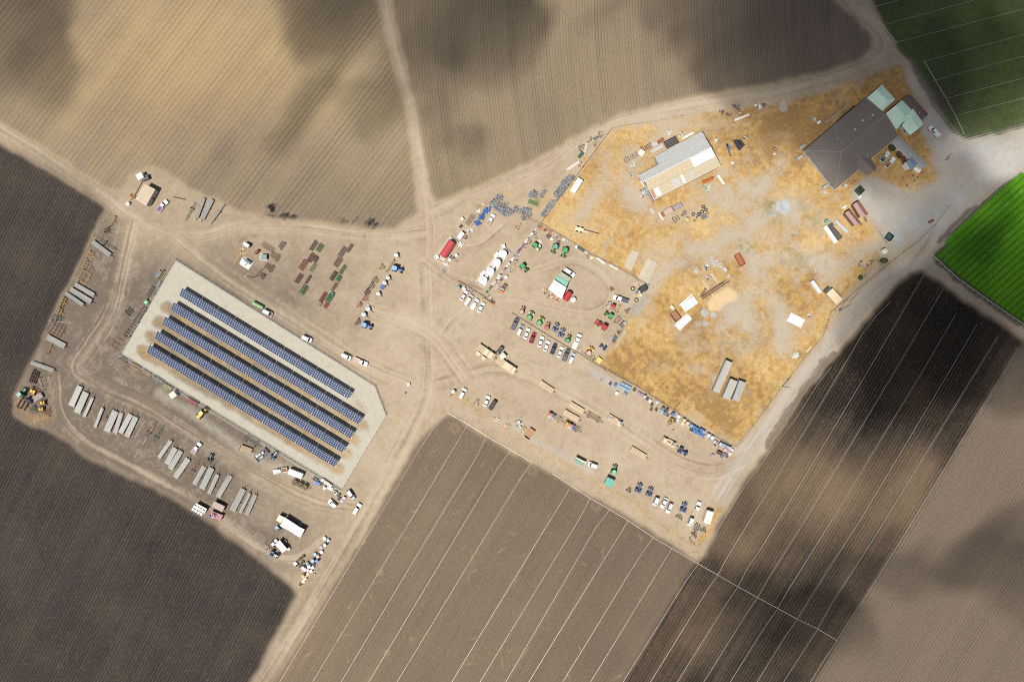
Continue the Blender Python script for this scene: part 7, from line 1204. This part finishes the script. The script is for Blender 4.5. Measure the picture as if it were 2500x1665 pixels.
# red roofed sheds and feed bunks
gable('red_shed', 'upper red roofed open shed', 'left of the gravel yard', 'V', [(1020,670),(1105,615),(1235,800),(1130,850)], 2.6, .7, (.26,.115,.095), 'brown', 1, step=.7, win=False); gable('red_shed', 'lower red roofed open shed', 'left of the gravel yard', 'V', [(910,785),(985,735),(1130,915),(1050,960)], 2.6, .7, (.25,.11,.09), 'brown', 1, step=.7, win=False); slab('shed_rail', 'grey side rail', 'between the two red roofed sheds', 'rail', 'V', (1015,690), (1130,845), 14, 1.2, 'lgrey'); slab('shed_rail', 'thin grey rail', 'left of the lower red roofed shed', 'rail', 'V', (915,800), (1035,950), 10, 1.0, 'lgrey')
slab('feed_bunk', 'narrow pale blue feed bunk', 'left of the red roofed sheds', 'bunk', 'V', (785,890), (945,1050), 36, .7, (.46,.52,.58)); slab('feed_bunk', 'white segmented trough', 'left edge of the dark flat bunker', 'bunk', 'V', (640,965), (795,1190), 52, .9, 'white', ribs=10); slab('dark_bunker', 'dark soil filled bunker', 'beside the white segmented trough', 'bunker', 'V', (700,940), (845,1145), 92, .5, (.075,.062,.05)); slab('white_post', 'thin bright plank', 'on the right edge of the dark bunker', 'plank', 'V', (755,955), (850,1055), 8, .6, 'cream'); junk('V', (905,710), 12, .8, ['gold','dbrown','white'], 'small boat shaped scrap', 'above the red roofed sheds'); junk('V', (640,500), 14, 1.0, ['tan','lgrey'], 'tan rubble', 'at the bottom corner of the house', 'rubble_heap'); junk('V', (990,470), 8, .6, ['orange','lgrey'], 'orange drums and boards', 'left of the dark green dumpster'); slab('blue_cooler', 'white and blue cooler', 'below the dark green dumpster', 'cooler', 'V', (1100,575), (1135,560), 30, .6, 'white'); slab('wall_cabinet', 'pale cabinet', 'at the lower house wall', 'cabinet', 'V', (905,400), (945,415), 40, .9, 'lgrey'); junk('V', (1210,1500), 16, 1.0, ['offwhite','brown','lgrey'], 'pale pallet heap', 'by the bend of the dirt road'); junk('V', (1270,1465), 18, 1.2, ['brown','dbrown','tan'], 'brown pallet heap', 'by the bend of the dirt road'); tyre('V', (1135,1448), .5, 'black tyre', 'beside the pale pallet heap', 'slate'); slab('blue_board', 'slate blue board', 'beside the pale pallet heap', 'board', 'V', (1095,1475), (1125,1520), 26, .2, 'slate'); junk('V', (1350,1345), 8, .6, ['orange','tan'], 'orange scrap', 'left of the round white water tank'); slab('ditch_liner', 'grey drainage strip', 'from the red sheds to the road', 'drain', 'V', (1370,1035), (1490,1195), 26, .06, (.26,.26,.25))
# ---------------------------------------------------- bins along the lower fence
BL = 'in the bins along the lower fence'
NM = dict(sky='pale blue', blue='blue', slate='slate', lgrey='pale grey', white='white', mauve='mauve', cream='cream', tan='tan', grey='grey', gold='yellow', dblue='deep blue', offwhite='off-white', olive='olive', orange='orange', purple='purple', pink='pinkish', wood='wooden', teal='teal', dgrey='dark grey')
def bins(t, rows_, place, rot, s=1.25, h=.75, cat='bin', name='crop_bin', noun='bin'):
    for c, k, st, how in rows_: bin_(t, c, rot, k, f'{NM[k]} {noun}' + (' stack' if st > 1 else ''), place, s, h, fill=('dbrown' if how == 'o' else None), lid=(k if how == 'l' else None), stack=st, cat=cat, name=name)
bins('Q', [((615,95),'sky',1,'o'),((685,112),'blue',1,'l'),((705,222),'white',1,'l'),((945,180),'grey',1,'o'),((1003,225),'mauve',1,'l'),((1042,247),'mauve',1,'l'),((1085,272),'lgrey',2,'l'),((1120,300),'mauve',1,'o'),((1160,330),'white',1,'l'),((1185,380),'wood',1,'o'),((1175,445),'tan',1,'o'),((1245,450),'gold',1,'o'),((1335,440),'slate',2,'l'),((1390,455),'slate',2,'o'),((1318,480),'sky',1,'l'),((1355,500),'slate',1,'l'),((1398,528),'white',1,'o'),((1475,510),'blue',2,'l'),((1550,545),'white',1,'l'),((1535,590),'lgrey',1,'l'),((1500,600),'tan',1,'o'),((1622,595),'cream',2,'l'),((1600,638),'cream',1,'l'),((1672,635),'cream',2,'l')], BL, -32)
bins('Q', [((1722,668),'sky',2,'l'),((1762,688),'blue',2,'l'),((1803,712),'blue',2,'l'),((1725,722),'dblue',1,'o'),((1768,742),'blue',1,'l'),((1808,765),'blue',1,'l'),((1855,728),'blue',2,'l'),((1893,752),'sky',2,'l'),((1848,778),'dblue',1,'l'),((1882,800),'blue',1,'l'),((1960,800),'white',2,'l'),((2010,832),'white',2,'l'),((1988,860),'mauve',1,'l'),((2045,888),'lgrey',1,'l'),((2068,905),'mauve',1,'l'),((2050,925),'lgrey',1,'o'),((2125,920),'lgrey',2,'l'),((2170,938),'sky',2,'l'),((2120,962),'mauve',1,'l'),((2212,958),'mauve',2,'l'),((2250,975),'lgrey',2,'l'),((2185,1000),'pink',1,'l'),((2225,1015),'mauve',1,'l'),((2278,1000),'lgrey',1,'l'),((2250,1050),'cream',1,'l'),((2095,1040),'mauve',2,'o'),((2130,1055),'mauve',2,'o'),((2180,1062),'slate',1,'l'),((2142,1092),'slate',1,'l'),((2205,1085),'gold',1,'o'),((2015,1075),'mauve',1,'l')], BL, -32)
for k in range(6): slab('pallet_stack', 'pale blue stacked tray row', BL, 'tray', 'Q', (765 + (k % 3) * 46 - (k // 3) * 25, 85 + (k % 3) * 25 + (k // 3) * 40), (808 + (k % 3) * 46 - (k // 3) * 25, 108 + (k % 3) * 25 + (k // 3) * 40), 36, .9, 'sky', ribs=4)
junk('Q', (825,215), 20, 1.2, ['slate','lgrey','dgrey'], 'grey broken trays', 'below the pale blue trays'); junk('Q', (1250,350), 14, .9, ['white','lgrey'], 'crumpled white sheeting', 'among the bins along the lower fence'); bin_('Q', (1885,855), -20, 'tan', 'small tan pallet', 'below the blue bins', 1.0, .3, name='pallet', cat='pallet'); vtank('Q', (1480,730), .25, .8, 'orange', 'small orange drum', 'standing alone in the lower yard', name='drum')
# ---------------------------------------------------- bins at the bottom of the pipe trailer yard
BB = 'in the bottom left bin cluster'
bins('I', [((2195,860),'white',1,'l'),((2245,890),'sky',1,'l'),((2200,955),'lgrey',2,'l'),((2150,985),'mauve',1,'l'),((2210,935),'lgrey',1,'o'),((2155,1050),'white',1,'l'),((2065,1080),'sky',1,'l'),((2105,1112),'pink',2,'l'),((2035,1170),'sky',2,'l'),((2090,1172),'blue',2,'l'),((2045,1220),'sky',1,'o'),((1960,1205),'slate',1,'l'),((1985,1250),'white',2,'l'),((2032,1258),'lgrey',1,'l'),((1900,1115),'olive',1,'o'),((1845,1158),'cream',1,'o'),((1890,1192),'tan',1,'o'),((1795,1205),'white',1,'l'),((1818,1228),'cream',1,'o'),((1865,1235),'slate',1,'o'),((1902,1268),'lgrey',2,'l'),((1928,1288),'white',1,'l'),((1967,1300),'pink',1,'l'),((2008,1310),'white',1,'l'),((1968,1350),'tan',1,'l'),((1903,1378),'gold',2,'l'),((1945,1372),'tan',1,'l'),((1930,1415),'cream',1,'l'),((1905,1450),'cream',1,'l'),((1868,1492),'gold',1,'o')], BB, 32); tyre('I', (2062,1348), .4, 'small pale wheel', 'at the edge of the bin cluster', 'white')
bins('I', [((1545,715),'sky',1,'l'),((1572,742),'sky',1,'o'),((1470,915),'cream',1,'o'),((1492,942),'offwhite',1,'l'),((1482,980),'cream',1,'o'),((1530,895),'lgrey',1,'l'),((1705,1005),'cream',1,'l'),((1655,905),'tan',1,'o')], 'round the white and grey roofed wagons', 32); implement('I', (1415,995), 120, 1.2, 1.2, 'cream', 'pale ring hitch', 'behind the bright blue tractor', 'frame', bars=2, rails=2, hitch=1)
BT = 'in the bins at the solar pad tip'
bins('H', [((2055,1280),'sky',1,'o'),((2090,1305),'sky',1,'o'),((2072,1335),'blue',1,'l'),((2108,1345),'blue',1,'l'),((2152,1352),'sky',1,'o'),((2175,1300),'white',1,'l'),((2205,1320),'offwhite',1,'l'),((2240,1345),'cream',1,'l'),((2275,1372),'offwhite',1,'l'),((2198,1408),'lgrey',1,'l'),((2255,1402),'white',1,'l'),((2290,1420),'white',1,'l'),((2340,1468),'lgrey',1,'l')], BT, -32); bins('J', [((215,1250),'white',1,'l'),((262,1282),'sky',1,'o'),((335,1320),'pink',1,'l'),((265,1330),'lgrey',1,'o'),((308,1362),'sky',1,'l')], BT, -32)
# ---------------------------------------------------- line of boxes by the tank yard fence
for i in range(34):
    k = i / 33; c = (1318 - 700 * k + random.uniform(-5, 5), 625 + 905 * k); kk = random.choice(['white','white','offwhite','lgrey','mauve','white']) if not 10 <= i <= 13 else 'purple'
    if 30 <= i: kk = 'teal' if i == 32 else 'dgrey'
    bin_('K', (c[0] - 8, c[1]), 40, kk, f'{NM[kk]} box', 'in the line along the tank yard fence', .9, .5, fill=('dbrown' if i % 3 == 0 else None), lid=(kk if i % 3 else None), name='storage_box', cat='box')
for i, (c, k) in enumerate([((1195,800),'rust'),((1165,870),'rust'),((1130,935),'tan'),((1050,1030),'lgrey'),((1005,1115),'brown'),((940,1230),'lgrey'),((755,1440),'mauve'),((740,1480),'lgrey')]): junk('K', c, 14, .9, [k, 'dbrown', 'lgrey', 'tan'], ['rusty','red brown','tan','grey wheel','brown','pale','mauve','grey'][i] + ' scrap pile', 'outside the box line by the green tractors')
bins('K', [((870,1325),'white',1,'l'),((800,1365),'white',1,'o'),((295,1485),'white',1,'l'),((270,530),'offwhite',1,'l'),((248,635),'wood',1,'o'),((190,1028),'white',1,'l'),((155,1062),'offwhite',1,'o'),((110,1060),'offwhite',1,'o'),((100,1090),'white',1,'l')], 'scattered round the tank yard', 40, 1.2, .9)
for i, (t, c, n, cc, d) in enumerate([('K',(310,790),16,['rust','dbrown','lgrey'],'red brown'),('K',(385,690),14,['lgrey','slate','white'],'grey'),('K',(250,880),18,['offwhite','lgrey','white'],'white'),('K',(60,1150),16,['lgrey','offwhite','white'],'pale'),('K',(25,1235),14,['lgrey','dgrey','mauve'],'dark grey'),('K',(500,415),16,['offwhite','tan','white'],'cream'),('K',(575,340),14,['orange','tan','offwhite'],'orange')]): junk(t, c, n, 1.0, cc, d + ' scrap', 'along the left fence of the tank yard')
implement('K', (378,545), 57, 2.2, 4.6, 'brown', 'brown timber rack on the ground', 'left of the blue pile', 'frame', 'wood', bars=6, rails=4, hitch=0, wheels=False); junk('L', (650,400), 40, 2.0, ['lgrey','dgrey','dbrown','tan'], 'tangle of grey steel', 'at the bottom of the box line', long=2.0); slab('timber_beam', 'orange timber beam', 'above the plain white sedan', 'beam', 'L', (575,400), (685,475), 28, .6, (.50,.28,.09)); slab('timber_beam', 'dark steel channel', 'behind the orange timber beam', 'beam', 'L', (570,375), (715,455), 16, .6, 'brown'); junk('L', (390,300), 24, 1.5, ['mauve','brown','pink'], 'mauve brown scrap', 'behind the van near the rail fence')
# junk line on the fence between tractor yard and dry grass
for i, (c, cc, d) in enumerate([((1350,650),['rust','orange'],'orange'),((1410,675),['rust','dbrown'],'dark rust'),((1480,705),['salmon','rust'],'brick red'),((1550,760),['dgrey','lgrey'],'grey wheel'),((1610,785),['salmon','lgrey','tan'],'pale red'),((1665,810),['lgrey','tan','white'],'pale'),((1720,830),['lgrey','sky'],'pale blue grey'),((1440,765),['brown','dbrown'],'brown'),((1590,850),['brown','mauve'],'brown rod'),((1830,900),['white','mint','dgrey'],'white and green'),((1985,1045),['brown','tan'],'round brown'),((2045,1060),['lemon','white'],'yellow'),((1280,770),['maroon','lgrey'],'maroon'),((1340,835),['tan','offwhite'],'tan')]): junk('K', c, 14, .9, cc, d + ' scrap', 'along the upper fence of the tractor yard', seed=i)
bins('K', [((1495,808),'white',1,'l'),((1865,925),'sky',1,'o'),((1895,945),'sky',1,'o'),((1925,962),'sky',1,'o'),((1970,985),'lgrey',1,'l')], 'along the upper fence of the tractor yard', -32, 1.1, .6); slab('white_trough', 'long white trough', 'inside the upper tractor yard fence', 'trough', 'K', (2110,1060), (2220,1140), 20, .4, 'white'); slab('white_trough', 'lower white trough', 'inside the upper tractor yard fence', 'trough', 'K', (2290,1160), (2400,1220), 16, .4, 'white')
for i, (t, c, cc) in enumerate([('P',(250,490),['dgrey','lgrey']),('P',(215,540),['dgrey','slate']),('P',(180,620),['dgrey','dbrown']),('P',(130,690),['slate','dgrey']),('P',(105,745),['dbrown','brown'])]): junk(t, c, 14, .8, cc, 'dark grey scrap pile', 'inside the right fence of the tractor yard', seed=i)
slab('steel_pipe', 'mauve grey steel pipe', 'near the big red tractor', 'pipe', 'L', (2270,995), (2320,905), 26, .4, 'mauve'); slab('steel_grate', 'brown grey grate', 'beside the beige pipe heap', 'grate', 'P', (340,310), (395,250), 36, .3, 'mauve', ribs=5); junk('P', (75,30), 14, 1.0, ['brown','rust'], 'brown scrap', 'inside the upper right tractor yard'); junk('L', (2060,1190), 22, 1.1, ['gold','lemon','dgrey'], 'yellow engine parts', 'at the lower end of the tractor row', h=.7); o, L_, W_ = slab('yellow_machine', 'yellow square machine', 'at the lower end of the tractor row', 'machine', 'L', (2120,1260), (2165,1200), 70, 1.1, 'lemon'); part(o, 'engine', None, lambda: B().box(.9, 0, .5, .6, .8, .8), mat('dgrey', .6))
# machinery along the edge above the brown field
for t, c, n, cc, d in [('M',(1065,740),22,['mint','white','dgrey','tan'],'teal and white engine parts'),('M',(1110,830),26,['lgrey','offwhite','tan','gold'],'grey and cream machine parts'),('M',(470,450),18,['cream','offwhite','brown'],'cream machine parts'),('M',(730,690),14,['tan','cream'],'tan slats'),('M',(890,780),16,['cream','gold','tan'],'cream slats')]: junk(t, c, n, 1.3, cc, d, 'along the edge above the brown field', h=.6)
p = w('F', 1105, 1220, .3); o = thing('orange_crate', 'small orange crate', 'on the bare round patch by the junction', 'crate', p, .2); part(o, 'box', None, lambda: B().box(0, 0, .3, 1.3, 1.3, .6), mat('gold', .6)); part(o, 'lid', None, lambda: B().box(0, 0, .63, 1.34, 1.34, .05), mat('cream', .6)); part(o, 'lid_bar', None, lambda: B().box(0, 0, .67, 1.3, .1, .04), mat('gold', .6)); tyre('F', (1065,1337), .35, 'tiny tyre', 'on the bare round patch by the junction')
# ---------------------------------------------------- black crates: packed stacks in front of the yard fence
def crates():
    polys = [('K', [(695,250),(750,195),(835,205),(815,290),(740,275)]), ('K', [(640,320),(680,262),(760,300),(880,350),(985,430),(960,470),(860,500),(760,440),(680,370)]), ('K', [(960,380),(1010,350),(1060,410),(990,430)]), ('K', [(1040,410),(1110,370),(1210,385),(1225,490),(1190,520),(1110,470)]), ('K', [(1060,480),(1140,500),(1140,550),(1080,560)]), ('K', [(1170,180),(1240,130),(1310,150),(1290,240),(1190,240)]), ('K', [(1330,170),(1400,110),(1420,170),(1370,245),(1325,230)]),
             ('K', [(1340,480),(1440,310),(1510,250),(1540,290),(1400,510)]), ('N', [(55,1090),(120,980),(240,840),(330,820),(350,860),(200,1080),(120,1170)]), ('N', [(-30,1290),(50,1150),(95,1190),(-20,1350)]), ('K',[(840,300),(900,320),(880,350),(830,330)])]
    spots = []; names = ['at the upper tip of the tank yard', 'above the white pickup', 'on the board fence', 'left of the fence corner', 'below the board fence', 'in the loose left pile outside', 'in the small right pile outside', 'along the fence near its corner', 'along the fence by the white container', 'along the middle of the fence', 'beside the board fence top']
    for ci, (t, P) in enumerate(polys):
        pts = [px(t, *p) for p in P]; xs = [p[0] for p in pts]; ys = [p[1] for p in pts]; a = math.radians(34); st = 3.7
        for i in range(-90, 90):
            for j in range(-90, 90):
                x = (min(xs) + max(xs)) / 2 + (i * math.cos(a) - j * math.sin(a)) * st + random.uniform(-.5, .5); y = (min(ys) + max(ys)) / 2 + (i * math.sin(a) + j * math.cos(a)) * st + random.uniform(-.5, .5)
                if not (min(xs) - 3 < x < max(xs) + 3 and min(ys) - 3 < y < max(ys) + 3): continue
                if inpoly(np.array([x]), np.array([y]), pts)[0]: spots.append((x, y, ci))
    random.shuffle(spots); cm = [mat(c, .6, dust=.3) for c in ((.055,.06,.07), (.09,.10,.115), (.20,.22,.25))]
    def crate():
        q = B(); q.k = 0; h = .7
        q.box(0, 0, h / 2, .52, .52, h, tx=1.06, ty=1.06); q.k = 1
        q.box(0, 0, h + .02, .50, .50, .04); return q
    tops = [mat(c, .55, dust=.35) for c in ((.22,.24,.27), (.30,.32,.35), (.13,.14,.16))]
    me = cached('crate', lambda: crate().mesh('crate_stack')); rest = B()
    print('crate stacks', len(spots))
    for n, (x, y, ci) in enumerate(spots):
        p = gp((x, y), .7); s_ = random.uniform(.7, 1.25)
        if n < 300:
            o = bpy.data.objects.new('crate_stack', me); col.objects.link(o); o.location = (*p, -.03); o.rotation_euler = (0, 0, -math.radians(34) + random.uniform(-.25, .25)); o.scale = (1, 1, s_); setm(o, [random.choice(cm), random.choice(tops)])
            o['label'] = 'dark grey crate stack packed with others ' + names[ci]; o['category'] = 'crate stack'; o['group'] = 'dark crate stacks ' + names[ci]
        else:
            c = crate(); th = -math.radians(34) + random.uniform(-.25, .25); co, si = math.cos(th), math.sin(th)
            for f, mi in zip(c.f, c.mi):
                rest.k = mi; rest.add([(p[0] + c.v[i][0] * co - c.v[i][1] * si, p[1] + c.v[i][0] * si + c.v[i][1] * co, c.v[i][2] * s_ - .03) for i in f], [tuple(range(len(f)))])
    if rest.v:
        o = bpy.data.objects.new('crate_stacks', rest.mesh('crate_stacks')); col.objects.link(o); setm(o, [cm[1], tops[0]]); o['kind'] = 'stuff'; o['label'] = 'more dark grey crates packed along the yard fence'; o['category'] = 'crates'
crates()
# drums, blue sacks and the rest of that corner
for k in range(34):
    c = random.choice([(430,420),(440,470),(600,330),(640,340),(690,280),(730,250),(560,400)]); c = (c[0] + random.gauss(0, 28), c[1] + random.gauss(0, 22)); tyre('N', c, random.uniform(.28, .42), 'small grey drum hoop', 'in the loose heap above the dark crates', 'lgrey' if random.random() < .6 else None)
slab('dark_tank', 'dark green ribbed tank', 'in the loose heap above the dark crates', 'tank', 'N', (410,585), (465,520), 45, .8, 'dgreen', ribs=5); slab('bent_gate', 'white bent frame', 'in the loose heap above the dark crates', 'frame', 'N', (490,520), (525,390), 14, .4, 'offwhite'); junk('N', (480,590), 16, 1.1, ['orange','tan','gold'], 'orange scrap', 'outside the fence by the white tubes'); junk('N', (430,690), 22, 1.6, ['rust','offwhite','tan'], 'rust and white scrap', 'outside the fence by the white tubes', long=2.2)
bm = [mat(c, .5, dust=.1) for c in ((.03,.14,.50), (.02,.10,.36), (.05,.20,.58), (.05,.09,.18))]
for k in range(46):
    f = random.random(); c = (635 - 170 * f + random.gauss(0, 20), 370 + 235 * f + random.gauss(0, 14)); p = w('K', *c, .4); o = thing('blue_sack', 'crumpled blue sack', 'in the blue pile by the tank yard', 'sack', p, random.uniform(0, 3.1)); m = bm[0 if f < .35 else random.randrange(4)]
    part(o, 'bag', ('sack', k % 6), lambda: B().loft([[(x * (1 + .2 * math.sin(i * 2.3 + k)), y * (1 + .2 * math.cos(i * 1.7 + k)), z) for i, (x, y, _) in enumerate(rrect(q, q * .8, .25, 0))] for q, z in ((.9, 0), (1.05, .25), (.8, .5 + .05 * (k % 3)), (.35, .62))]), m); part(o, 'tie', ('tie', k % 3), lambda: B().disc(0, 0, .55, .75, .1, 6), m)
for k in range(5): slab('green_pallet', 'green slatted pallet', 'between the dark crate piles', 'pallet', 'K', (1190 + k * 26, 285 + k * 9 - 20), (1180 + k * 26, 315 + k * 9), 22, .6, (.12,.20,.06), ribs=3)
# ---------------------------------------------------- dry grass tufts and clods
def tufts():
    q = []; n = 60000; iy = RNG.integers(0, NY, n * 6); ix = RNG.integers(0, NX, n * 6); keep = RNG.random(n * 6) < grass[iy, ix] * .55; iy, ix = iy[keep], ix[keep]; print('tufts', len(iy))
    x = xm[iy, ix] + RNG.uniform(-.25, .25, len(iy)); y = ym[iy, ix] + RNG.uniform(-.25, .25, len(iy)); V = []; F = []
    a = RNG.uniform(0, 6.28, len(iy)); s_ = RNG.uniform(.14, .34, len(iy)); h = RNG.uniform(.08, .3, len(iy)); N = len(iy)
    vs = np.zeros((N, 3, 3, 3))
    for k in range(3):
        t = a + k * 2.1; c, sn = np.cos(t), np.sin(t)
        vs[:, k, 0] = np.stack([x - sn * s_ * .5, y + c * s_ * .5, np.full(N, -.03)], -1); vs[:, k, 1] = np.stack([x + sn * s_ * .5, y - c * s_ * .5, np.full(N, -.03)], -1); vs[:, k, 2] = np.stack([x + c * s_ * .9, y + sn * s_ * .9, h], -1)
    me = bpy.data.meshes.new('dry_grass'); nv = N * 9; me.vertices.add(nv); me.loops.add(nv); me.polygons.add(N * 3); me.vertices.foreach_set('co', vs.ravel().astype(np.float32)); me.loops.foreach_set('vertex_index', np.arange(nv, dtype=np.int32)); me.polygons.foreach_set('loop_start', np.arange(0, nv, 3, dtype=np.int32)); me.update(calc_edges=True)
    m, n_, l, b = nmat('straw'); t = NT(n_, l); oc = t.coord(); c = t.mix(t.rng(t.noise(oc, .5, 4), .3, .7), (.30, .17, .055), (.56, .40, .18)); l.new(c, b.inputs['Base Color']); b.inputs['Roughness'].default_value = .9
    me.materials.append(m); o = bpy.data.objects.new('dry_grass', me); col.objects.link(o); o['kind'] = 'stuff'; o['label'] = 'dry straw coloured grass tufts in the fenced yard'; o['category'] = 'grass'
tufts()
write_labels()
for o in list(col.objects):
    if o.parent is None and 'category' in o and 'kind' not in o: o['kind'] = 'thing'
